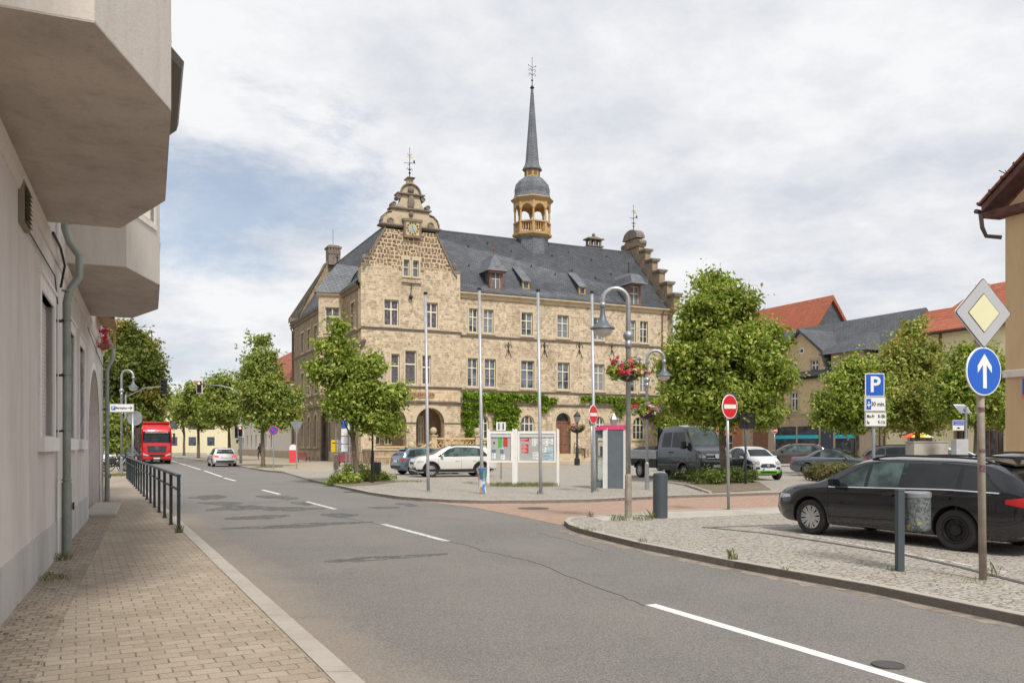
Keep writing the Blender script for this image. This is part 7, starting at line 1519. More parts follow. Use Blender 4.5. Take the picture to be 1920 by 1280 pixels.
# left direction sign and round sign back on one pole
x, d = G(249, 905); root = empty('direction_sign', (x, d, 0), 0, 'white direction sign reading P Marktplatz with an arrow, at the railing', 'direction sign')
pole_mb(ZY(768, d), .045).build('pole', MT['galv'], root, smooth=True)
o, xm, zm, hx, hz = plate(root, 207.5, 757, 252.5, 772.5, d, x, 'signblack', 'signwhite', y=-.06, rimw=.016)
m = MB(); m.box(xm-hx+.07, xm-hx+.24, -.093, -.08, zm-.085, zm+.085); o2 = m.build('parking_symbol', MT['signblue'], o); txt(o2, 'P', .17, xm-hx+.155, zm, -.095, 'signwhite', .004)
txt(o, 'Marktplatz', .125, xm-.02, zm, -.09, 'signblack', .002, sx=.9); m = MB(); m.tube([(xm+hx-.26, -.09, zm), (xm+hx-.07, -.09, zm)], .012, 4); m.tube([(xm+hx-.15, -.09, zm+.07), (xm+hx-.07, -.09, zm), (xm+hx-.15, -.09, zm-.07)], .012, 4); m.build('arrow', MT['signblack'], o)
m = MB(); m.lathe([(.30, 0), (.315, .01), (.315, .025), (.30, .03)], 32, (.06, .06, ZY(783.5, d)), axis='y'); o = m.build('round_sign_back', MT['signgrey'], root)
m = MB(); m.lathe([(.285, -.01), (.315, -.012), (.315, .02)], 32, (.06, .05, ZY(783.5, d)), axis='y'); m.build('sign_edge', MT['galv'], o)
# railing on the left kerb
root = empty('pedestrian_railing', (*G(335, 998), 0), 0, 'dark steel pedestrian railing along the left kerb', 'railing'); fx0, fy0 = G(335, 998)
N = 17; st_ = 1.58
def fp(i): return (KS*st_*i, st_*i)
for i in range(N):
    x_, y_ = fp(i); m = MB(frameM((x_, y_), (KS, 1))); m.box(-.022, .022, -.03, .03, -.05, 1.02); m.box(-.05, .05, -.05, .05, 0, .012); m.build('post', MT['railpaint'], root)
m = MB(frameM((0, 0), (KS, 1))); LL = math.hypot(*fp(N-1)); m.box(-.03, LL, -.035, .035, 1.02, 1.06); m.build('top_rail', MT['railpaint'], root)
m = MB(frameM((0, 0), (KS, 1)))
for i in range(N-1): m.box(LL/(N-1)*i+.022, LL/(N-1)*(i+1)-.022, -.012, .012, .76, .80)
m.build('lower_rail', MT['railpaint'], root)
# notice boards
def board(x0, x1, d, lab, posts, papers):
    cx_ = (AX(x0, d)+AX(x1, d))/2; root = empty('notice_board', (cx_, d, 0), 0, lab, 'notice board', 'white framed notice boards'); a, b2 = AX(x0, d)-cx_, AX(x1, d)-cx_
    zt, zl = ZY(808, d), ZY(866.5, d)
    for p in posts: m = MB(); px_ = AX(p, d)-cx_; m.rings([[(px_-.05, -.05, 0), (px_+.05, -.05, 0), (px_+.05, .05, 0), (px_-.05, .05, 0)], [(px_-.05, -.05, zt+.12), (px_+.05, -.05, zt+.06), (px_+.05, .05, zt+.06), (px_-.05, .05, zt+.12)]]); m.build('post', MT['white'], root)
    m = MB(); f = .065; m.box(a, b2, -.06, .06, zl, zl+f); m.box(a, b2, -.06, .06, zt-f*1.6, zt); m.box(a, a+f, -.06, .06, zl+f, zt-f*1.6); m.box(b2-f, b2, -.06, .06, zl+f, zt-f*1.6); m.box(a+f, b2-f, .02, .05, zl+f, zt-f*1.6); fr = m.build('frame', MT['white'], root)
    m = MB(); m.box(a+f, b2-f, .0, .019, zl+f, zt-f*1.6); m.build('pin_board', P('grey_felt', (.42,.43,.41), .9), fr)
    m = MB(); m.box(a+f+.01, b2-f-.01, -.035, -.03, zt-f*1.6-.13, zt-f*1.6-.01); m.build('header_panel', P('light_grey_header', (.60,.62,.63), .5), fr)
    W_, Hh = (b2-a-2*f), (zt-f*1.6-zl-f)
    for u, v, w_, h, mt, ln in papers:
        m = MB(); xx = a+f+u*W_; zz_ = zl+f+v*Hh; m.box(xx, xx+w_*W_, -.004, -.001, zz_, zz_+h*Hh); po_ = m.build('notice', MT[mt], fr)
        if ln:
            m = MB(); n = max(2, int(h*Hh/.05))
            for i in range(n): m.box(xx+.01+.01*(i % 2), xx+w_*W_*(.55+.4*((i*37) % 10)/10)-.01, -.006, -.004, zz_+h*Hh*(i+.35)/n, zz_+h*Hh*(i+.6)/n)
            m.build('print', MT['signblack'] if ln == 1 else MT['signwhite'], po_)
    return root
MT['pgreen'] = P('green_flyer', (.08,.42,.10), .6); MT['pred'] = P('red_flyer', (.55,.05,.04), .6); MT['pblue'] = P('blue_flyer', (.45,.62,.68), .6); MT['pphoto'] = P('photo_print', (.15,.22,.32), .6, var=.6, sc=20)
d1_ = 33.6
board(917, 961, d1_, 'smaller notice board with green and red flyers, left of the pair', (915.5, 963), [(.36, .48, .20, .48, 'pgreen', 0), (.62, .52, .22, .46, 'pred', 0), (.05, .30, .2, .12, 'pphoto', 0), (.13, .62, .08, .08, 'signblack', 0), (.06, .08, .19, .2, 'signwhite', 1), (.46, .26, .18, .16, 'pphoto', 0), (.5, .05, .2, .18, 'signwhite', 1), (.48, .44, .16, .04, 'signwhite', 1)])
board(971, 1042, d1_, 'larger notice board covered in papers, right of the pair', (968, 1046), [(.03, .72, .25, .12, 'pred', 2), (.06, .28, .2, .34, 'pred', 2), (.05, .86, .24, .09, 'signwhite', 1), (.36, .55, .11, .32, 'signwhite', 1), (.38, .05, .22, .28, 'signwhite', 1), (.48, .62, .16, .3, 'signwhite', 1), (.66, .55, .16, .36, 'signwhite', 1), (.83, .60, .15, .36, 'signwhite', 1), (.70, .03, .28, .28, 'pblue', 1), (.80, .36, .18, .16, 'pblue', 0), (.62, .32, .16, .18, 'signwhite', 1)])
d = 40.0; x = AX(939.5, d); root = empty('information_sign', (x, d, 0), 0, 'small white box sign with two black letters i above the notice boards', 'information sign'); pole_mb(ZY(806, d), .035).build('pole', MT['galv'], root)
o, xm, zm, hx, hz = plate(root, 930.5, 791, 948.5, 807, d, x, None, None); txt(o, 'i', .42, xm-.1, zm, -.085, 'signblack', .012); txt(o, 'i', .42, xm+.1, zm, -.085, 'signblack', .012); m = MB(); m.box(xm-.004, xm+.004, -.082, -.07, zm-hz, zm+hz); m.build('divider', MT['signgrey'], o)
# telephone pillar
d = 31.4; x = AX(1144, d); root = empty('telephone_pillar', (x, d, 0), R(-16), 'grey and white public telephone pillar with magenta roof and glazed side', 'telephone pillar'); Hh = ZY(797, d)
m = MB(); m.bbox(-.02, .56, -.45, .45, .03, Hh-.10, .01); m.build('grey_panel', MT['bakegrey'], root)
m = MB(); m.rings([[(-.20, -.42, .03), (-.02, -.47, .03), (-.02, .45, .03), (-.20, .45, .03)], [(-.20, -.42, Hh-.1), (-.02, -.47, Hh-.1), (-.02, .45, Hh-.1), (-.20, .45, Hh-.1)]]); m.box(.56, .59, -.455, .455, .03, Hh-.1); m.build('white_edge', MT['white'], root)
m = MB(); m.rings([[(-.58, -.36, Hh-.20), (-.18, -.46, Hh-.17), (.60, -.48, Hh-.17), (.60, .46, Hh-.17), (-.58, .40, Hh-.17)], [(-.58, -.36, Hh-.10), (-.10, -.46, Hh+.0), (.60, -.48, Hh), (.60, .46, Hh), (-.58, .40, Hh-.08)]]); m.build('roof', MT['pink'], root)
m = MB(); m.box(-.56, -.52, -.34, .36, .0, Hh-.15); m.box(-.52, -.2, -.30, .36, .0, .32); m.box(-.52, -.2, -.32, -.28, 1.15, 1.22); m.box(-.54, -.2, -.33, .36, Hh-.45, Hh-.15); m.build('booth_frame', MT['bakegrey'], root)
gm = Mat('clear_booth_glass'); gm.fin((.8,.9,.88), .02); gm.p.inputs['Transmission Weight'].default_value = .9; gm.p.inputs['IOR'].default_value = 1.1
m = MB(); m.box(-.52, -.205, -.325, -.318, .32, 1.15); m.box(-.52, -.205, -.325, -.318, 1.22, Hh-.45); m.build('booth_pane', gm.m, root)
m = MB(); m.box(-.4, -.21, .1, .3, 1.2, 1.55); m.box(-.36, -.25, .05, .1, 1.25, 1.5); m.build('telephone', MT['plastic'], root)
m = MB(); m.box(-.62, .65, -.5, .5, -.02, .03); m.build('base_slab', MT['concrete'], root)
# black lantern by the door with basket, wall lantern
x, y = G(1082, 872); root = empty('lantern_post', (x, y, 0), 0, 'black cast-iron lantern post beside the brown entrance door', 'lantern', 'black lanterns by the entrance'); H = ZY(772, y)
m = MB(); m.lathe([(.22, 0), (.22, .5), (.13, .6), (.12, 1.4), (.07, 1.5), (.06, H-1.0), (.1, H-.95), (.03, H-.85)], 12); m.build('post', MT['iron'], root, autos=40)
m = MB(); m.lathe([(.1, H-.9), (.28, H-.35), (.30, H-.32), (.12, H-.1), (.05, H), (.0, H+.1)], 6); m.build('lantern_head', MT['iron'], root); m = MB(); m.lathe([(.13, H-.86), (.285, H-.38)], 6, (0, 0, 0), .0); m.build('lantern_glass', MT['galv'], root)
basket(x, y-.1, ZY(800, y), .75, 'pink flower basket on the black lantern post by the door', 41, cols=('petal_pink', 'petal_pink', 'petal_purple'))
x, y = G(1151, 873); root = empty('lantern_post', (x, y, 0), 0, 'black lantern standing behind the telephone pillar', 'lantern', 'black lanterns by the entrance'); H = ZY(775, y)
m = MB(); m.lathe([(.22, 0), (.12, .6), (.06, 1.5), (.06, H-1.0), (.03, H-.85)], 12); m.build('post', MT['iron'], root); m = MB(); m.lathe([(.14, H-1.2), (.34, H-.5), (.36, H-.45), (.14, H-.15), (.05, H)], 6); m.build('lantern_head', MT['galv'], root)
# poles left of the flower island
x, y = G(630, 898); root = empty('low_lamp_post', (x, y, 0), 0, 'thin post with tan foot and a flat round lamp head at the left flower island', 'lamp post'); H = ZY(785, y)
m = MB(); m.tube([(0, 0, 1.2), (0, 0, H)], .03, 8); m.build('pole', MT['galv'], root); m = MB(); m.lathe([(.12, 0), (.115, 1.15), (.03, 1.22)], 14); m.build('pole_base', MT['dirtypole'], root, autos=40); m = MB(); m.lathe([(.03, 0), (.05, .1), (.36, .17), (.36, .20), (.1, .24)], 18, (0, 0, H-.2)); m.build('lamp_head', MT['dirtypole'], root, autos=40)
x, y = G(649, 893); root = empty('parking_sign_post', (x, y, 0), R(25), 'post with narrow blue P sign and small plates left of the island tree', 'parking sign', 'parking signs'); H = ZY(774, y)
pole_mb(H, .04).build('pole', MT['galv'], root)
m = MB(); m.box(-.26, .06, -.06, -.04, H-.75, H); o = m.build('sign_panel', MT['signblue'], root); txt(o, 'P', .5, -.1, H-.36, -.065, 'signwhite', .01, sx=.6)
m = MB(); m.box(-.26, .06, -.06, -.04, H-1.15, H-.8); m.box(-.26, .06, -.06, -.04, H-1.55, H-1.2); m.box(-.26, .06, -.06, -.04, H-1.95, H-1.6); m.build('sign_plate', MT['signwhite'], root)
x, y = G(655.5, 894); root = empty('sign_post', (x, y, 0), R(60), 'second thin sign post immediately left of the island tree trunk', 'road sign'); H = ZY(790, y)
pole_mb(H, .04).build('pole', MT['galv'], root); m = MB(); m.box(-.2, .2, -.06, -.04, H-.4, H); m.build('sign_plate', MT['signwhite'], root); m = MB(); sign_disc(m, .25, -.06, .02, H+.2); m.build('sign_disc', MT['signred'], root)
x, y = G(698.5, 905); root = empty('island_lamp_post', (x, y, 0), 0, 'dark post with purple flower basket right of the island tree', 'lamp post'); H = ZY(797, y); m = MB(); m.tube([(0, 0, 0), (0, 0, 1.3), (0, 0, 1.35), (0, 0, H)], [.07, .065, .04, .035], 10); m.build('pole', MT['iron'], root)
basket(x, y-.05, H, .42, 'dark purple flower basket on the post right of the island tree', 47, cols=('petal_purple', 'petal_purple', 'petal_pink'))
x, y = G(556, 879.5); root = empty('yield_sign', (x, y, 0), R(8), 'yield sign seen from behind on a thin pole at the hall corner', 'road sign'); H = ZY(790, y); pole_mb(H, .04).build('pole', MT['galv'], root)
m = MB(); m.xz([(-.42, H), (.42, H), (.04, H-.75), (-.04, H-.75)], .045, .06); m.build('triangle_back', MT['signgrey'], root)
x, y = G(513, 880); root = empty('no_parking_sign', (x, y, 0), 0, 'round blue and red no-parking sign in front of the white house', 'road sign'); H = ZY(797, y); pole_mb(H, .035).build('pole', MT['galv'], root)
m = MB(); sign_disc(m, .31, -.06, .02, H-.31); m.build('sign_rim', MT['signred'], root); m = MB(); sign_disc(m, .24, -.065, .01, H-.31); m.build('sign_blue', MT['signblue'], root)
m = MB(Matrix.Translation((0, -.07, H-.31)) @ Matrix.Rotation(R(45), 4, 'Y')); m.box(-.24, .24, -.004, .01, -.035, .035); m.build('sign_bar', MT['signred'], root)
# traffic lights
redlit = Mat('lit_red_signal'); redlit.fin((.8, .05, .03), .3); redlit.p.inputs['Emission Color'].default_value = (1, .25, .15, 1); redlit.p.inputs['Emission Strength'].default_value = 3.0
def signal_head(par, x, y, z, face=-1, lit=True, s=1.0):
    m = MB(); m.bbox(x-.19*s, x+.19*s, y-.1, y+.1, z-.50*s, z+.50*s, .02); o = m.build('signal_head', MT['iron'], par)
    m = MB(); m.box(x-.26*s, x+.26*s, y+.02, y+.04, z-.6*s, z+.6*s); m.build('backboard', MT['signwhite' if lit else 'signblack'], o)
    for i, c in enumerate((redlit.m if lit else MT['plastic'], MT['plastic'], MT['plastic'])):
        m = MB(); m.lathe([(.11*s, -.02), (.11*s, .02), (.02, .025)], 16, (x, y-.12, z+(.31-.31*i)*s), axis='y'); m.build('signal_lens', c, o)
        m = MB(); m.rings([[(x+.13*s*math.cos(R(a)), y-.1, z+(.31-.31*i)*s+.13*s*math.sin(R(a))) for a in range(-10, 191, 20)], [(x+.13*s*math.cos(R(a)), y-.28, z+(.31-.31*i)*s+.13*s*math.sin(R(a))) for a in range(-10, 191, 20)]], False, closed=False); m.build('signal_hood', MT['iron'], o)
x, y = G(451.5, 868.5); root = empty('traffic_light', (x, y, 0), 0, 'traffic light mast with overhead arm right of the street, its upper lamp lit red', 'traffic light', 'traffic lights')
H = 6.35; m = MB(); m.tube([(0, 0, 0), (0, 0, H)], [.13, .09], 12); m.build('mast', MT['galv'], root, smooth=True)
ax_ = AX(374, y)-x; zt = ZY(722, y); m = MB(); m.tube([(0, 0, H-.4), (-.9, 0, zt-.25), (-1.7, 0, zt-.05), (ax_+.2, 0, zt+.12)], [.06, .055, .05, .04], 8); m.build('arm', MT['galv'], root, smooth=True)
signal_head(root, ax_, 0, ZY(725, y)); signal_head(root, 0.05, -.2, ZY(808, y), s=.9); signal_head(root, -.35, .1, ZY(810, y), lit=False, s=.85)
y = 84; x = AX(236, y); root = empty('traffic_light', (x, y, 0), 0, 'dark traffic light seen from behind on an arm left of the street', 'traffic light', 'traffic lights')
m = MB(); m.tube([(0, 0, 0), (0, 0, 6.6)], [.13, .09], 12); m.build('mast', MT['galv'], root); ax_ = AX(307, y)-x; m = MB(); m.tube([(0, 0, 6.3), (ax_*.5, 0, ZY(725, y)-.1), (ax_, 0, ZY(724, y))], .05, 8); m.build('arm', MT['galv'], root); signal_head(root, ax_, 0, ZY(724, y), lit=False, s=1.25)
# solar parking meter, stone cabinet, grey cabinet, umbrella
d = 36.0; x = AX(1811, d); root = empty('parking_meter', (x, d, 0), 0, 'solar powered parking meter with blue sign on a grey post', 'parking meter')
pole_mb(ZY(762, d), .05).build('post', MT['lampgrey'], root); m = MB(); sh = .28; m.rings([[(-.20, -.02, ZY(775, d)), (.26, -.02, ZY(775, d)), (.26, .02, ZY(775, d)), (-.20, .02, ZY(775, d))], [(-.40, .28, ZY(757, d)), (.08, .28, ZY(757, d)), (.08, .32, ZY(757, d)), (-.40, .32, ZY(757, d))]]); o = m.build('solar_panel', MT['galv'], root)
m = MB(); m.rings([[(-.17, -.032, ZY(775, d)+.02), (.23, -.032, ZY(775, d)+.02), (.23, -.02, ZY(775, d)+.02), (-.17, -.02, ZY(775, d)+.02)], [(-.365, .268, ZY(757, d)-.02), (.055, .268, ZY(757, d)-.02), (.055, .28, ZY(757, d)-.02), (-.365, .28, ZY(757, d)-.02)]]); m.build('solar_cells', P('solar_cells', (.25,.27,.31), .3), o)
o, xm, zm, hx, hz = plate(root, 1785.5, 787, 1806.5, 806.5, d, x, None, None, y=-.03); m = MB(); m.box(xm-hx+.02, xm+hx-.02, -.056, -.04, zm-.0, zm+hz-.02); o2 = m.build('sign_blue', MT['signblue'], o); txt(o2, 'PARKSCHEIN', .075, xm, zm+.14, -.06, 'signwhite', sx=.85); txt(o2, 'AUTOMAT', .075, xm, zm+.05, -.06, 'signwhite', sx=.9)
m = MB(); m.xz([(xm-.08, zm-.12), (xm, zm-.08), (xm+.08, zm-.12), (xm, zm-.16)], -.056, -.04); m.build('coin_symbol', MT['signblack'], o)
m = MB(); m.bbox(-.5, .0, -.2, .25, 0, ZY(823, d), .01); o = m.build('cabinet', P('pale_grey_cabinet', (.50,.52,.54), .6), root)
d = 38.0; x = AX(1739, d); m = MB(); m.bbox(-.78, .72, -.4, .4, 0, ZY(829, d), .02); m.box(-.82, .76, -.43, .43, ZY(829, d)-.0, ZY(829, d)+.05); o = m.build('stone_cabinet', MT['concrete'], loc=(x, d, 0)); tag(o, 'pale stone-coloured utility cabinet in front of the dark estate', 'cabinet')
d = 66.0; x = AX(1720, d); root = empty('parasol', (x, d, 0), 0, 'rainbow coloured parasol in front of the cream shop', 'parasol'); pole_mb(2.7, .03).build('pole', MT['white'], root); cols = ((.75,.12,.05), (.85,.55,.05), (.75,.72,.3), (.2,.12,.45), (.1,.3,.6), (.05,.45,.35), (.2,.5,.1), (.8,.3,.05))
for k in range(8): a0, a1 = math.pi+k*math.pi/4, math.pi+(k+1)*math.pi/4; m = MB(); m.rings([[(0, 0, 2.75), (1.2*math.cos(a0), 1.2*math.sin(a0), 2.2), (1.2*math.cos(a1), 1.2*math.sin(a1), 2.2)], [(0, 0, 2.73), (1.2*math.cos(a0), 1.2*math.sin(a0), 2.17), (1.2*math.cos(a1), 1.2*math.sin(a1), 2.17)]]); m.build('canopy_panel', P('parasol_%d' % k, cols[k], .8), root)
# wall things at the hall: letter box, notice case, benches, shop sign
pt = HP(-1.0, 4.2)
x, y = G(630.5, 871); root = empty('letter_box', (x, y, 0), R(-20), 'yellow letter box on a post by the hall side wall', 'letter box'); m = MB(); m.bbox(-.35, .35, -.22, .22, 1.0, 2.0, .05); m.build('box', P('postal_yellow', (.75,.52,.02), .5), root); m = MB(); m.box(-.25, .25, -.24, -.21, 1.75, 1.8); m.build('slot', MT['iron'], root); pole_mb(1.0, .06).build('post', MT['anth'], root)
x, y = G(642.5, 872); root = empty('display_case', (x, y, 0), R(-35), 'blue-grey information display case beside the yellow letter box', 'display case'); m = MB(); m.box(-.5, .5, -.06, .06, .9, 2.2); m.build('case', MT['lamphead'], root); m = MB(); m.box(-.43, .43, -.075, -.06, .97, 2.13); m.build('map_sheet', P('map_print', (.30,.36,.42), .5, var=.8, sc=8), root); m = MB(); m.tube([(-.4, 0, 0), (-.4, 0, .9)], .04, 6); m.tube([(.4, 0, 0), (.4, 0, .9)], .04, 6); m.build('legs', MT['iron'], root)
def bench(px, py, rz, lab, c):
    x, y = G(px, py); root = empty('bench', (x, y, 0), rz, lab, 'bench', 'red benches along the hall')
    m = MB(); [m.box(-.9, .9, -.25+i*.13, -.15+i*.13, .42, .46) for i in range(4)]; m.build('seat', c, root); m = MB(); [m.box(-.9, .9, .26+i*.02, .30+i*.02, .55+i*.13, .64+i*.13) for i in range(3)]; m.build('backrest', c, root)
    for sx in (-.75, .75): m = MB(); m.tube([(sx, -.25, 0), (sx, -.2, .42), (sx, .25, .42), (sx, .33, .92)], .03, 5); m.tube([(sx, .3, 0), (sx, .2, .42)], .03, 5); m.build('leg', MT['iron'], root)
rdw = P('dull_red_slats', (.34,.06,.06), .7)
bench(567, 866, R(60), 'dull red bench under the left arched hall windows', rdw); bench(644, 874, R(-30), 'dull red bench beneath the display case at the hall corner', rdw); bench(655, 875, R(60), 'dull red bench at the foot of the hall corner, behind the sign posts', rdw)
x, y = G(550, 867); root = empty('advertising_board', (x, y, 0), R(15), 'red and white folding advertising board at the far hall corner', 'sign board'); m = MB(); m.rings([[(-.38, -.3, 0), (.38, -.3, 0), (.38, .3, 0), (-.38, .3, 0)], [(-.36, -.04, 1.15), (.36, -.04, 1.15), (.36, .04, 1.15), (-.36, .04, 1.15)]]); m.build('lower_panel', MT['signred'], root); m = MB(); m.lathe([(.36, -.03), (.36, .03)], 20, (0, 0, 1.3), axis='y'); m.build('header', MT['signwhite'], root)
# ---- bicycles
def bike(px, py, rz, lab, c, moped=False):
    x, y = G(px, py); root = empty('moped' if moped else 'bicycle', (x, y, 0), rz, lab, 'moped' if moped else 'bicycle', 'bicycles behind the railing'); r = .34 if not moped else .3
    for wx in (-.52, .55):
        m = MB(); m.lathe([(r-.03, -.02), (r, 0), (r-.03, .02), (r-.05, 0), (r-.03, -.02)] if not moped else [(r-.1, -.05), (r, -.03), (r, .03), (r-.1, .05), (r-.12, 0), (r-.1, -.05)], 22, (wx, 0, r), axis='y')
        for i in range(8): a = i*math.pi/4; m.tube([(wx, 0, r), (wx+(r-.04)*math.cos(a), 0, r+(r-.04)*math.sin(a))], .004, 3)
        m.build('wheel', MT['rubber'], root)
    m = MB()
    for a, b2 in (((-.52, .34), (-.12, .30)), ((-.12, .30), (-.22, .82)), ((-.52, .34), (-.22, .78)), ((-.2, .72), (.36, .78)), ((-.12, .30), (.38, .70)), ((.34, .88), (.55, .34))): m.tube([(a[0], 0, a[1]), (b2[0], 0, b2[1])], .018 if not moped else .04, 6)
    m.build('frame', c, root); m = MB(); m.tube([(.30, -.28, 1.0), (.36, 0, .98), (.30, .28, 1.0)], .014, 5); m.tube([(.34, 0, .88), (.35, 0, .98)], .016, 5); m.build('handlebar', MT['chrome'], root)
    m = MB(); m.rings([[(-.38, -.08, .86), (-.08, -.02, .87), (-.08, .02, .87), (-.38, .08, .86)], [(-.36, -.06, .92), (-.1, -.02, .91), (-.1, .02, .91), (-.36, .06, .92)]]); m.build('saddle', MT['plastic'], root)
    if moped: m = MB(); m.bbox(-.5, .1, -.14, .14, .45, .85, .06); m.bbox(.1, .4, -.1, .1, .3, .5, .04); m.build('bodywork', c, root)
bike(214, 884, R(20), 'black moped nearest the grey house corner', MT['iron'], True); bike(222, 883, R(35), 'dark bicycle between the moped and the silver bicycle', MT['anth']); bike(240, 884, R(70), 'silver bicycle leaning beside the lamp pole', MT['galv']); bike(207, 872, R(10), 'white moped farther behind by the teal car', MT['white'], True)
# ---- distant person
def person(px, py, lab):
    x, y = G(px, py); root = empty('person', (x, y, 0), R(150), lab, 'person')
    def skin(nm, verts, edges, rad, mat, root_i=0):
        me = bpy.data.meshes.new(nm); me.from_pydata(verts, edges, []); o = bpy.data.objects.new(nm, me); COL.objects.link(o); o.parent = root; me.materials.append(mat)
        s = o.modifiers.new('s', 'SKIN'); sv = me.skin_vertices[0].data
        for i, r_ in enumerate(rad): sv[i].radius = (r_, r_) if not isinstance(r_, tuple) else r_
        sv[root_i].use_root = True; u = o.modifiers.new('u', 'SUBSURF'); u.levels = 1; u.render_levels = 1; return o
    V = [(0,0,.95), (0,0,1.15), (0,0,1.38), (0,0,1.50), (.02,0,1.62), (.03,0,1.72), (0,.2,1.42), (.06,.26,1.15), (.2,.24,.95), (0,-.2,1.42), (-.08,-.26,1.15), (.02,-.25,.93), (.02,.1,.88), (.20,.1,.50), (.10,.1,.08), (.22,.1,.03), (-.02,-.1,.88), (-.05,-.1,.48), (-.32,-.1,.12), (-.20,-.1,.06)]
    E = [(0,1),(1,2),(2,3),(3,4),(4,5),(2,6),(6,7),(7,8),(2,9),(9,10),(10,11),(0,12),(12,13),(13,14),(14,15),(0,16),(16,17),(17,18),(18,19)]
    Rr = [.15,.15,.17,.06,.095,.085,.075,.05,.035,.075,.05,.035,.10,.07,.045,.04,.10,.07,.045,.04]
    skin('body', V, E, Rr, P('dark_clothes', (.035,.035,.045), .9))
    m = MB(); m.ball((.03, 0, 1.66), .10, 12, 8, 1.2); m.ball((.13, 0, 1.65), .02, 6, 4); m.ball((.03, .1, 1.65), .02, 6, 4); m.ball((.03, -.1, 1.65), .02, 6, 4); m.build('head', P('skin', (.45,.28,.2), .6), root, smooth=True)
    m = MB(); m.lathe([(.105, 0), (.115, .04), (.09, .10), (.02, .13)], 12, (.01, 0, 1.66)); m.build('hair', P('brown_hair', (.06,.04,.03), .8), root, smooth=True)
person(487.5, 861, 'person in dark clothes walking behind the street tree near the white house')
# ================================================================ OTHER HOUSES
SV = Vector((-.432, .902)); SU = Vector((.902, .432))      # along the square / across it
def street_plane(px, c): k = (px-960)/F; return c/(k+.479)
def hroot(name, px, c, label):
    d = street_plane(px, c); x = AX(px, d); o = bpy.data.objects.new(name, None); COL.objects.link(o)
    o.matrix_world = frameM((x, d), (-SV.x, -SV.y)); tag(o, label, 'house'); return o, d, x   # local x runs towards the camera, y into the house
def lx(px, c, d0, x0):       # local x of an image column on that facade
    d = street_plane(px, c); x = AX(px, d); return (Vector((x, d))-Vector((x0, d0))).dot(-SV)
def lz(px, py, c): return ZY(py, street_plane(px, c))
CR = 73.5
# --- yellow-brick house with slate roof
hb, d0, x0 = hroot('brick_house', 1392, CR, 'yellow-brick house with slate roof, small gable and turquoise-striped shop front')
X = lambda px: lx(px, CR, d0, x0)
Lb = X(1655); zg = lz(1500, 778, CR); ze = 8.8
gxa, gxb = X(1462), X(1556)
body = MB(); body.box(0, Lb, 0, 11, 0, zg-.4); sh = body.build('wall', MT['pl_brown'], hb)
body = MB(); body.box(0, Lb, 0, 11, zg-.4, ze); uw = body.build('wall', MT['yellow_brick'], hb)
gpz = lz(1503, 622, CR); gx_ = X(1503); rX = X(1557); rM = X(1545); rMz = lz(1545, 658, CR); lX = 2*gx_-rX-.6; lM = 2*gx_-rM
gp = MB(); gp.xz([(lX, ze-.6), (rX, ze-.6), (rX, ze), (rM, rMz), (gx_, gpz), (lM, rMz), (lX, ze)], -.04, 6); gb = gp.build('gable', MT['yellow_brick'], hb)
wins = []
for (a, b2, c_, e_) in ((1480,1494,681,706), (1521,1535,676,703), (1483,1496,736,770), (1523,1537,733,768), (1566,1580,730,766), (1606,1620,727,764)):
    wins.append((X(a), X(b2), lz(a, e_, CR), lz(a, c_, CR)))
wins = [(a, b2, (7.9 if i < 2 else 4.7), (9.75 if i < 2 else 6.8)) if False else (a, b2, c_, e_) for i, (a, b2, c_, e_) in enumerate(wins)]
for tgt in (uw, gb):
    c = MB(); [c.box(a, b2, -.3, .22, c_, e_) for a, b2, c_, e_ in wins]; carve(tgt, c)
for w_ in wins: window(hb, Matrix.Translation((0, -.04, 0)), *w_, bars=(.33,), cm='white', gmat='glass', smat='trim', sw=.12, bar=.09, dep=.22)
rw = lambda px, py: (X(px), lz(px, py, CR))
m = MB(); m.lathe([(.20, -.02), (.36, -.02), (.36, .06), (.20, .06), (.20, -.02)], 14, (gx_+.1, -.06, gpz-2.0), axis='y'); m.build('gable_oculus', MT['white'], hb)
m = MB(); m.lathe([(.2, -.02), (.2, .02)], 12, (gx_+.1, -.05, gpz-2.0), axis='y'); m.build('oculus_pane', MT['glass'], hb)
rt_ = 14.9
r = MB(); r.yz([(-.5, ze-.1), (-.5, ze+.05), (5.5, rt_), (11.5, ze+.05), (11.5, ze-.1)], -.3, Lb+.35); rr_ = r.build('roof', MT['slate_h'], hb)
r = MB()
pr_ = [(rX+.25, ze-.2), (rM+.25, rMz+.05), (gx_, gpz+.3), (lM-.25, rMz+.05), (lX-.25, ze-.2)]; pi_ = [(rX, ze-.2), (rM, rMz-.15), (gx_, gpz+.02), (lM, rMz-.15), (lX, ze-.2)]
for i in range(4): r.rings([[(pr_[i][0], -.5, pr_[i][1]), (pr_[i+1][0], -.5, pr_[i+1][1]), (pi_[i+1][0], -.5, pi_[i+1][1]), (pi_[i][0], -.5, pi_[i][1])], [(pr_[i][0], 5, pr_[i][1]), (pr_[i+1][0], 5, pr_[i+1][1]), (pi_[i+1][0], 5, pi_[i+1][1]), (pi_[i][0], 5, pi_[i][1])]])
r.build('gable_roof', MT['slate_h'], hb)
a, b2 = rX+.1, X(1620); zt = lz(1585, 661, CR)
m = MB(); m.box(a, b2, -.02, 4, ze-.5, zt); o = m.build('dormer', MT['pl_brown'], hb); c = MB(); dw = (X(1576), X(1590), max(lz(1580, 700, CR), ze-.3), lz(1580, 669, CR)); c.box(dw[0], dw[1], -.3, .2, dw[2], dw[3]); carve(o, c); window(o, Matrix.Translation((0, -.02, 0)), *dw, bars=(.33,), cm='white', gmat='glass', smat='trim', sw=.1, bar=.09, dep=.2)
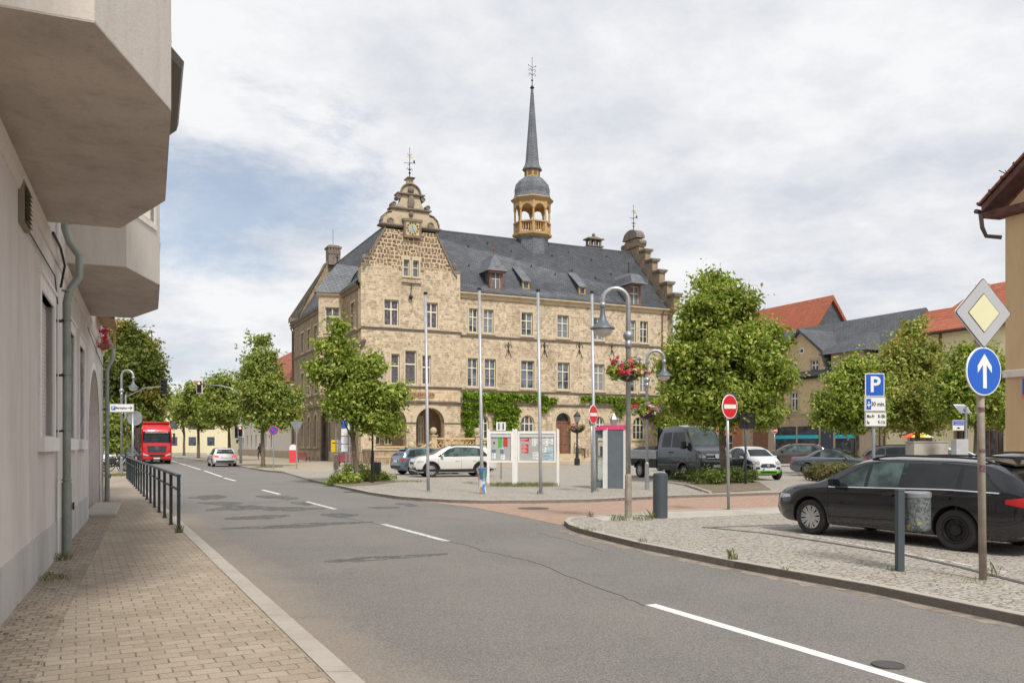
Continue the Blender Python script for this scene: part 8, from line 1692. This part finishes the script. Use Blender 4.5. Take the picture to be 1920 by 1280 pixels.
pz = lz(1612, 616, CR); m = MB(); m.rings([[(a-1.2, -.6, zt), (b2+.8, -.6, zt), (b2+.8, 5, zt), (a-1.2, 5, zt)], [(a-.9, .1, zt+.6), (b2+.2, .1, zt+.6), (b2+.2, 5, zt+.6), (a-.9, 5, zt+.6)], [(a-2.2, 2.6, pz-.9), (b2-1.4, 2.0, pz-.1), (b2-1.4, 5, pz-.1), (a-2.2, 5, pz-.9)]]); m.build('dormer_roof', MT['slate_h'], o)
m = MB(); m.box(-.1, Lb, -.35, .02, ze-.35, ze-.1); m.build('gutter', MT['iron'], hb); m = MB(); m.tube([(Lb-.3, -.3, ze-.3), (Lb-.3, -.1, ze-.9), (Lb-.3, -.1, 0)], .06, 6); m.build('downpipe', MT['anth'], hb)
m = MB(); moulding(m, 0, Lb, 0, zg, .5, .25); m.build('shop_cornice', MT['pl_brown'], hb)
for (a, b2) in ((1455,1492), (1496,1535), (1567,1604)):
    m = MB(); xa, xb = X(a), X(b2); z1, z0 = zg-1.2, .5; m.box(xa, xb, -.05, .1, z0, z1); fo = m.build('shop_window', MT['iron'], hb)
    m = MB(); m.box(xa+.1, xb-.1, -.07, -.045, z0+.1, z1-1.3); m.box(xa+.1, xb-.1, -.07, -.045, z1-.85, z1-.1); m.build('pane', MT['glass'], fo)
    m = MB(); m.box(xa, xb, -.12, -.04, z1-1.28, z1-.9); m.build('turquoise_stripe', P('turquoise_band', (.04,.50,.66), .5), fo)
m = MB(); m.box(X(1539), X(1562), -.04, .05, .1, zg-1.3); m.build('shop_door', P('shop_door_blue', (.05,.07,.10), .4), hb)
m = MB(); m.box(X(1412), X(1440), -.03, .05, .1, zg-1.4); m.build('house_door', MT['wood'], hb)
# --- orange-roofed house behind
d0_, px_ = 104.0, 1395
ho = bpy.data.objects.new('orange_roof_house', None); COL.objects.link(ho); ho.matrix_world = frameM((AX(1360, 112), 112), (-SV.x, -SV.y)); tag(ho, 'house with bright orange roof and grey slate gable rising behind the yellow-brick house', 'house')
m = MB(); m.box(0, 13.2, 0, 10, 0, 12.5); m.build('wall', MT['pl_salmon'], ho); m = MB(); m.yz([(0, 12.5), (5, 19.0), (10, 12.5)], 13.0, 13.25); m.build('gable', MT['slate_h'], ho); m = MB(); m.yz([(-.4, 12.4), (5, 19.5), (10.4, 12.4), (10, 12.4), (5, 18.9), (0, 12.4)], -.3, 13.6); m.build('roof', MT['tile_red'], ho)
# --- salmon building beside the hall
hs = bpy.data.objects.new('salmon_house', None); COL.objects.link(hs); hs.matrix_world = frameM((AX(1296, 112), 112), (1, -.35)); tag(hs, 'salmon-coloured building behind the pickup, right of the town hall', 'house')
m = MB(); m.box(0, 9.6, 0, 9, 0, 7.6); w1 = m.build('wall', MT['pl_salmon'], hs); c = MB(); ws_ = [(1.0, 2.6, 3.6, 5.6), (4.0, 5.2, 3.6, 5.6), (3.7, 5.3, .3, 2.9), (6.6, 8.6, .6, 2.4)]
[c.box(a, b2, -.2, .25, c_, e_) for a, b2, c_, e_ in ws_]; carve(w1, c); [window(hs, I4, *w_, bars=(.4,), cm='white', gmat='glass', smat='pl_salmon', bar=.08) for w_ in ws_]
m = MB(); m.yz([(-.5, 7.5), (4.5, 11.5), (9.5, 7.5)], -.3, 9.9); m.build('roof', MT['tile_old'], hs)
# --- cream shop house with curved tiled roof
hy, d0, x0 = hroot('cream_house', 1648, CR, 'cream-yellow shop house with red tiled roof right of the yellow-brick house')
X = lambda px: lx(px, CR, d0, x0); Ly = X(1905); zt = 9.9
m = MB(); m.box(.05, Ly, .0, 11, 0, zt); w1 = m.build('wall', MT['pl_cream'], hy)
sw_ = [(1652,1660,805,850), (1703,1748,795,850), (1790,1812,800,850), (1838,1882,795,850)]; ws_ = [(X(a), X(b2), .2, 3.7) for a, b2, _, _ in sw_]+[(X(1776), X(1784), 5.2, 6.8)]
c = MB(); [c.box(a, b2, -.2, .3, c_, e_) for a, b2, c_, e_ in ws_]; carve(w1, c); [window(hy, I4, *w_, bars=(.25,), cols=3 if w_[1]-w_[0] > 2 else 2, cm='wood', gmat='glass', smat='pl_brown', bar=.07, sw=.12, dep=.28) for w_ in ws_]
jx = X(1742); m = MB(); m.box(jx, Ly, -.9, 4, 4.1, zt+1.4); m.build('upper_storey', MT['pl_cream'], hy)
m = MB(); zr = zt+1.3; m.rings([[(jx-.9, -1.5, zr), (Ly+.5, -1.5, zr), (Ly+.5, -1.5, zr+.25), (jx-.9, -1.5, zr+.25)], [(jx-.2, .8, zr+1.2), (Ly+.5, .8, zr+1.2), (Ly+.5, .8, zr+1.5), (jx-.2, .8, zr+1.5)], [(jx+1.5, 5, zr+4.4), (Ly+.5, 5, zr+4.4), (Ly+.5, 5, zr+4.7), (jx+1.5, 5, zr+4.7)]]); m.yz([(-.5, zt-.2), (5.5, zt+4.6), (11.5, zt-.2)], -.2, Ly); m.build('roof', MT['tile_red'], hy)
m = MB(); m.box(jx-.8, Ly, -1.6, -1.45, zr-.05, zr+.1); m.box(.0, jx-.9, -.65, -.5, zt-.3, zt-.15); m.tube([(jx-.3, -1.4, zr), (jx-.15, -.98, zr-.8), (jx-.15, -.98, 4.0)], .06, 6); m.build('gutter', MT['iron'], hy)
for px in (1845, 1777): m = MB(); m.box(X(px)-.12, X(px)+.12, -1.02, -.9, 5.5, zr); m.build('timber_post', MT['wood'], hy)
m = MB(); m.box(X(1705), X(1748), -.3, .0, 3.75, 4.25); m.build('shop_fascia', MT['white'], hy)
m = MB(); ex = X(1693); m.xz([(ex-.3, 3.3), (ex+.3, 3.3), (ex+.5, 3.7), (ex-.5, 3.7)], -.05, .01); m.box(ex-.35, ex+.35, -.05, .01, 2.9, 3.05); m.box(ex-.45, ex+.45, -.05, .01, 2.5, 2.6); m.build('wall_emblem', MT['wood'], hy)
m = MB(); m.box(X(1802)-.3, X(1802)+.3, 2.4, 3.2, zr+1, zr+4.2); m.box(X(1802)-.38, X(1802)+.38, 2.3, 3.3, zr+4.2, zr+4.4); m.build('chimney', MT['pl_brown'], hy)
# --- near tan building at the right edge
hn = bpy.data.objects.new('tan_corner_house', None); COL.objects.link(hn); dN = 24.5; hn.matrix_world = frameM((AX(1885, dN), dN), (.42, -.9)); tag(hn, 'tan plastered house at the right edge with dark wooden eaves', 'house')
ze = ZY(408, dN); m = MB(); m.box(0, 14, 0, 9, 0, ze); m.build('wall', MT['pl_tan'], hn)
m = MB(); m.xz([(-.1, ze+.22), (14, ze+.22), (14, ze+9.5), (9, ze+7.2)], .06, .3); m.build('gable', MT['pl_tan'], hn)
m = MB(); m.rings([[(-.5, -.26, ze+.06), (14, -.26, ze+.06), (14, .1, ze-.0), (-.25, .1, ze-.0)], [(-.62, -.32, ze+.22), (14, -.32, ze+.22), (14, .1, ze+.22), (-.25, .1, ze+.22)]]); m.build('eaves_board', P('weathered_brown_board', (.13,.06,.05), .8, var=.5), hn)
m = MB(); m.rings([[(-.50, -.34, ze+.24), (-.50, .3, ze+.24), (-.50, .3, ze+.42), (-.50, -.34, ze+.42)], [(9, -.34, ze+7.45), (9, .3, ze+7.45), (9, .3, ze+7.68), (9, -.34, ze+7.68)]]); m.build('barge_board', P('weathered_brown_board', (.13,.06,.05)), hn)
m = MB(); m.rings([[(-.58, -.40, ze+.43), (-.58, 9.4, ze+.43), (-.58, 9.4, ze+.50), (-.58, -.40, ze+.50)], [(9, -.40, ze+7.75), (9, 9.4, ze+7.75), (9, 9.4, ze+7.82), (9, -.40, ze+7.82)]])
for i in range(26): f = i/26; m.tube([(-.58+9.58*f, -.40, ze+.50+7.32*f), (-.58+9.58*f, -.1, ze+.52+7.32*f)], .045, 6)
m.build('roof', MT['tile_old'], hn)
m = MB(); m.tube([(-.66, -.36, ze+.30), (-.66, 9, ze+.30)], .07, 8); m.tube([(-.55, -.3, ze+.2), (-.50, -.3, ze-.2), (-.45, -.2, ze-.45), (-.1, -.02, ze-.55)], .06, 8); m.build('gutter', P('brown_metal_gutter', (.10,.07,.065), .5, .4), hn)
m = MB(); m.rings([[(-.03, -.08, ZY(708, dN)), (14, -.08, ZY(708, dN)), (14, .02, ZY(708, dN)), (-.03, .02, ZY(708, dN))], [(-.03, -.10, ZY(696, dN)), (14, -.10, ZY(696, dN)), (14, .02, ZY(694, dN)), (-.03, .02, ZY(694, dN))]]); m.build('string_course', MT['pl_pale'], hn)
m = MB(); m.tube([(-.3, 1.0, ze+1.3), (-.9, 1.0, ze+1.75)], .015, 4); m.tube([(-.5, .7, ze+1.6), (-.8, 1.3, ze+1.6)], .012, 4); m.build('roof_aerial', MT['iron'], hn)
m = MB(); m.box(.72, 2.0, -.32, -.06, ZY(739, dN)-.06, ZY(711, dN)-.04); o = m.build('shop_sign', MT['signblue'], hn); m = MB(); m.box(.72, 2.0, -.33, -.06, ZY(746, dN)-.06, ZY(739, dN)-.062); m.build('sign_stripe', P('orange_red_strip', (.72,.16,.05), .5), o); txt(o, '1a', .30, 1.12, ZY(725, dN)-.05, -.325, 'signwhite', .008)
# --- house row left of the hall, behind the street trees
CL = 22.35
hw_, d0, x0 = hroot('white_house', 446, CL, 'long white house with red tiled roof between the street trees and the town hall')
X = lambda px: lx(px, CL, d0, x0)
L_ = X(546); m = MB(); m.box(0, L_, 0, 10, 0, 9.3); w1 = m.build('wall', MT['pl_pale'], hw_)
ws_ = []
for i in range(9): ws_ += [(1.5+i*4.2, 2.7+i*4.2, 1.3, 3.1), (1.5+i*4.2, 2.7+i*4.2, 4.6, 6.3)]
ws_ = [w_ for w_ in ws_ if w_[1] < L_-1][:16]; c = MB(); [c.box(a, b2, -.2, .25, c_, e_) for a, b2, c_, e_ in ws_]; carve(w1, c); [window(hw_, I4, *w_, bars=(.35,), cm='white', gmat='glass', smat='pl_pale', bar=.08) for w_ in ws_]
m = MB(); m.yz([(-.5, 9.1), (5, 15.4), (10.5, 9.1)], -.3, L_+.3); m.build('roof', MT['tile_red'], hw_); m = MB(); m.box(0, L_, -.06, .02, 0, .9); m.build('plinth', MT['pl_brown'], hw_)
m = MB(); M_ = Matrix.Translation((4.0, -.03, 2.1)); g = MB(M_); g.tube([(-.9, 0, -.6), (0, 0, .9), (.9, 0, -.6)], .09, 5); g.tube([(-.7, 0, -.1), (.7, 0, -.1)], .08, 5); g.tube([(1.05*math.cos(R(a)), 0, 1.0*math.sin(R(a))+.05) for a in range(0, 361, 30)], .07, 5); g.tube([(-4.6+.9*math.cos(R(a)), 0, .3*math.sin(R(a))+.1) for a in range(0, 361, 30)], .07, 5); g.tube([(-4.6+.25*math.cos(R(a)), 0, .25*math.sin(R(a))+.1) for a in range(0, 361, 45)], .07, 5); g.tube([(-3.6, 0, .2), (-3.2, 0, .5), (-2.8, 0, .1), (-2.5, 0, .4)], .07, 5); g.build('graffiti', MT['signblack'], hw_)
hc, d0, x0 = hroot('cream_gabled_house', 330, CL, 'cream gabled house far down the street with a red chimney')
X = lambda px: lx(px, CL, d0, x0); L_ = 40
dd = 168.0; hc.matrix_world = frameM((AX(303, dd), dd), (1, .25))
m = MB(); m.xz([(0, 0), (13, 0), (13, 7), (6.5, 12.5), (0, 7)], 0, 40); m.build('wall', MT['pl_cream'], hc); m = MB(); m.xz([(-.6, 6.6), (6.5, 12.9), (13.6, 6.6), (13.6, 6.9), (6.5, 13.3), (-.6, 6.9)], -.3, 40); m.build('roof', MT['tile_old'], hc); m = MB(); m.box(4.2, 6.3, 2, 4, 10.5, 14.0); m.build('chimney', MT['tile_red'], hc)
[MB().box(1.5+i*3.5, 2.9+i*3.5, -.03, .05, z, z+1.7).build('window', MT['glass'], hc) for i in range(3) for z in (1.5, 4.7)]
hf = bpy.data.objects.new('pale_far_house', None); COL.objects.link(hf); hf.matrix_world = frameM((AX(285, 200), 200), (1, .1)); tag(hf, 'pale low house at the far end of the street behind the lorry', 'house')
m = MB(); m.xz([(0, 0), (9, 0), (9, 5), (4.5, 9), (0, 5)], 0, 12); m.build('wall', MT['pl_pale'], hf); m = MB(); m.xz([(-.4, 4.8), (4.5, 9.2), (9.4, 4.8), (9.4, 5.1), (4.5, 9.6), (-.4, 5.1)], -.3, 12.3); m.build('roof', MT['tile_old'], hf)
for i, (px, dd, w_, h, mt, lab) in enumerate(((205,118,5,6,'pl_pale','white house hidden under the chestnut left of the street'), (560,140,20,8,'pl_cream','house behind the town hall, left'), (1250,130,16,9,'tile_old','low red-brown house glimpsed right of the town hall'), (1300,150,40,8,'pl_pale','pale house far behind the salmon building'))):
    o = bpy.data.objects.new('background_house', None); COL.objects.link(o); o.matrix_world = frameM((AX(px, dd), dd), (1, .2)); tag(o, lab, 'house'); m = MB(); m.box(0, w_, 0, 9, 0, h); m.build('wall', MT[mt], o); m = MB(); m.yz([(-.4, h-.1), (4.5, h+4), (9.4, h-.1)], -.3, w_+.3); m.build('roof', MT['tile_old'], o)
    [MB().box(1+j*2.6, 2.1+j*2.6, -.04, .05, z, z+1.5).build('window', MT['glass'], o) for j in range(int(w_/2.6)-0) for z in (1.2, 4.0) if z+1.5 < h]
# ================================================================ TREES
def crown(x0, d, L, zf=1.0):
    out = []
    for px, py, rx, ry in L:
        rx *= .9; out.append((AX(px, d)-x0, ((px*7+py*3) % 11-5)/11*rx/F*d*.5, ZY(py, d), rx/F*d, rx/F*d*.9, ry/F*d))
    return out
def ptree(name, px, d, blobs, th, r, n, size, mat, label, group=None, seed=1, sig=.25, limbs=9, leanpx=0):
    x = AX(px, d); B = crown(x, d, blobs); H = max(b[2]+b[5] for b in B)
    return tree(name, x, d, H, th, r, B, n, size, MT[mat], label, group, seed, (AX(px+leanpx, d)-x, 0), sig, limbs)
ptree('linden_tree', 671, 36.0, [(633,618,14,16), (628,655,32,24), (610,700,24,18), (645,705,50,28), (690,690,32,24), (672,745,62,28), (725,745,36,26), (640,765,36,16), (720,795,32,16), (690,785,42,22), (600,690,14,12), (755,738,12,10)], 1.9, .10, 30000, .112, 'leaf', 'young linden in the rose bed left of the cream-white crossover', 'trees on the square', 3, .2, 16, -28)
x, y = G(695, 800); 
ptree('linden_tree', 1357, 36.0, [(1343,535,30,26), (1325,580,50,34), (1385,575,38,30), (1310,620,50,34), (1370,630,70,38), (1430,640,40,28), (1275,670,38,28), (1340,680,80,40), (1422,690,58,36), (1305,730,60,32), (1375,745,78,36), (1448,722,32,22), (1280,755,40,22), (1345,775,60,24), (1430,776,56,22), (1250,690,22,18)], 2.6, .13, 60000, .119, 'leaf', 'large full linden in front of the right end of the town hall', 'trees on the square', 4, .24, 26, -12)
ptree('linden_tree', 1609, 46.0, [(1605,690,26,22), (1590,720,38,24), (1630,725,34,24), (1570,755,42,24), (1615,765,50,26), (1560,785,34,18), (1600,795,36,16), (1550,770,22,14)], 2.4, .10, 22000, .125, 'leaf', 'slim young linden between the convertible and the P sign', 'trees on the square', 5, .24, 14, -4)
ptree('linden_tree', 1720, 56.0, [(1712,625,26,24), (1690,664,38,28), (1735,668,33,28), (1670,700,50,30), (1740,710,48,32), (1700,745,72,34), (1650,750,38,26), (1765,755,36,26), (1690,785,60,20), (1735,790,50,18)], 3.2, .17, 40000, .145, 'leaf_y', 'broad yellowish linden behind the rainbow parasol', 'trees on the square', 6, .3, 18)
ptree('linden_tree', 1830, 50.0, [(1800,670,26,24), (1840,680,36,28), (1870,700,30,30), (1800,720,44,30), (1850,740,50,30), (1820,770,52,26), (1870,780,30,24), (1780,760,34,22)], 3.0, .15, 30000, .132, 'leaf', 'linden behind the priority sign, next to the tan corner house', 'trees on the square', 7, .28, 16)
ptree('street_linden', 493, 64.0, [(487,645,12,14), (490,680,28,24), (478,710,28,24), (503,708,26,20), (498,745,46,28), (532,768,28,20), (470,765,26,20), (510,785,44,16), (545,745,18,16)], 3.0, .15, 28000, .165, 'leaf_far', 'tall street linden on the grass patch by the no-parking sign', 'lindens along the street', 8, .32, 12)
ptree('street_linden', 430, 88.0, [(420,720,30,22), (440,740,36,26), (405,745,30,24), (430,775,46,24), (460,765,22,18)], 3.5, .17, 18000, .211, 'leaf_far', 'street linden just left of the traffic light mast', 'lindens along the street', 9, .4, 10)
ptree('street_linden', 372, 104.0, [(370,735,24,20), (385,755,30,24), (350,765,22,18), (378,785,34,16)], 3.2, .18, 14000, .238, 'leaf_far', 'street linden second from the traffic light, above the red car', 'lindens along the street', 10, .4, 10)
ptree('street_linden', 345, 130.0, [(345,755,20,20), (350,780,26,16), (335,770,12,12)], 3.0, .18, 10000, .277, 'leaf_far', 'farthest street linden over the turquoise car', 'lindens along the street', 11, .45, 8)
ptree('chestnut_tree', 226, 92.0, [(228,620,18,16), (254,645,26,22), (215,655,28,26), (280,672,24,18), (245,690,46,32), (290,700,20,16), (215,720,38,32), (265,738,42,32), (225,780,44,34), (272,785,28,22), (195,700,20,30), (250,815,28,16), (200,825,22,14), (300,722,12,12)], 3.0, .38, 52000, .264, 'leaf_d', 'big chestnut with browning leaf tips left of the street', None, 12, .5, 18)
ptree('background_tree', 205, 75.0, [(205,800,22,26), (215,830,20,18), (190,780,18,30)], 1.5, .15, 8000, .198, 'leaf_far', 'low tree behind the bicycles beside the grey house', None, 13, .35, 6)
ptree('poplar_tree', 322, 240.0, [(322,752,10,10), (318,765,13,12), (330,762,8,9)], 3, .3, 5000, .462, 'leaf_far', 'dark poplar at the far end of the street above the lorry', None, 14, .6, 5)
ptree('background_tree', 1265, 84.0, [(1262,745,24,22), (1270,790,30,30), (1300,800,24,24)], 3, .2, 12000, .224, 'leaf_far', 'tree in front of the right gable end of the town hall', None, 15, .4, 8)
# shrubs and plant beds
def shrubbery(name, cells, n, size, mat, lab, seed, cat='shrub', sig=.12):
    bl = []
    cx0, cy0 = G(*cells[0][:2])
    for px, py, rx, h in cells: x, y = G(px, py); bl.append((x-cx0, y-cy0, h*.45, rx, rx*.8, h*.55))
    o = leaf_cloud(name, MT[mat], None, bl, n, size, seed, sig, 20, .35); o.location = (cx0, cy0, 0); return tag(o, lab, cat)
shrubbery('shrub_bed', [(1300,903,.7,.55), (1330,908,.8,.6), (1365,906,.8,.65), (1395,905,.7,.55), (1275,899,.5,.4), (1345,899,.8,.7), (1318,899,.7,.6), (1395,896,.6,.5)], 9000, .07, 'shrub', 'green shrub bed around the big tree in front of the pickup', 21)
shrubbery('rose_bed', [(672,903,.65,.8), (650,906,.5,.5), (690,902,.5,.5), (712,900,.4,.35), (635,907,.4,.35), (664,900,.5,.9), (730,900,.3,.25)], 6000, .075, 'leaf', 'leafy rose bed around the young linden on the left island', 22, 'rose bed')
shrubbery('rose_blossoms', [(672,903,.6,1.0), (650,906,.5,.8), (695,902,.5,.7)], 110, .06, 'petal_white', 'pale rose blossoms scattered over the left island bed', 23, 'flowers', .2)
shrubbery('low_hedge', [(1535,901,.6,.72), (1560,902,.75,.78), (1590,902,.75,.75), (1615,900,.5,.6)], 9000, .07, 'cotone', 'low reddish-green hedge behind the bonnet of the black estate', 24, 'hedge')
shrubbery('facade_bush', [(895,868,1.0,1.6), (918,868,.8,1.8), (1183,868,.8,1.2)], 4000, .15, 'ivy', 'green bushes at the foot of the hall facade behind the crossover', 25)
bp = [G(1262, 903), G(1300, 916), G(1330, 924.5), G(1445, 918), G(1425, 905), G(1400, 893), G(1330, 893)]
struct(MB().prism(bp, -.02, .03).build('bed_soil', MT['earth'])); mb = MB(); mb.strip([G(1255, 905), G(1290, 911), G(1332, 925)], .1, -.02, .07); struct(mb.build('bed_kerb', MT['kerb']))
bp = [G(615, 905), G(650, 911.5), G(700, 909), G(745, 903), G(700, 896), G(640, 898)]
struct(MB().prism(bp, -.02, .02).build('island_soil', MT['earth']))
# weeds and grass
gl = [(335,998,.09,34,.17,'weed tuft at the foot of the nearest railing post'), (318,968,.12,30,.12,'weeds at the second railing post'), (1375,1049,.07,34,.17,'upright green weed on the right kerb'), (1205,1016,.08,24,.10,'small weed in the right kerb joint left of the upright one'), (1470,1069,.06,16,.07,'tiny weed in the right kerb joint'),
      (1105,995,.14,40,.08,'weeds along the kerb corner'), (1078,990,.10,30,.07,'short grass at the tip of the kerb corner'), (1160,975,.22,80,.14,'grass around the nearest lamp base, left side'), (1205,974,.22,80,.12,'grass between lamp base and bollard'), (1222,972,.12,30,.22,'taller weeds beside the bollard'), (1107,968,.08,30,.14,'weed in the pale path edge'),
      (1680,1069,.12,45,.07,'dry grass around the bin post'), (1855,1080,.09,14,.20,'tall thin grass beside the priority sign post'), (1838,1090,.2,45,.035,'dry grass at the priority sign foot'), (880,906,.3,70,.12,'weeds left of the wrapped flagpole'), (1014,925,.15,40,.12,'weeds at the third flagpole foot'), (1118,920,.12,30,.12,'weeds at the flagpole by the telephone pillar')]
for i, (px, py, r_, n, h, lab) in enumerate(gl): x, y = G(px, py); grass_tuft('weed', x, y, r_, n, h, 50+i, lab, z=0)
def patch_grass(px0, px1, py, ry, n, h, lab, seed, mat=None):
    (xa, y), (xb, _) = G(px0, py), G(px1, py); grass_tuft('grass', (xa+xb)/2, y, (xb-xa)/2, n, h, seed, lab, 'grass', mat, ry=ry, stuff=True)
patch_grass(912, 1050, 911, .9, 1100, .17, 'weedy grass strip under the notice boards', 71); patch_grass(735, 800, 903, .5, 300, .10, 'sparse grass right of the rose bed', 72)
patch_grass(600, 665, 907, .6, 500, .12, 'dry grass edge of the left island', 73); patch_grass(198, 262, 891, 1.6, 1500, .14, 'grass patch behind the lamp left of the railing', 74); patch_grass(478, 528, 876, 2.0, 900, .12, 'grass ring around the street linden', 75)
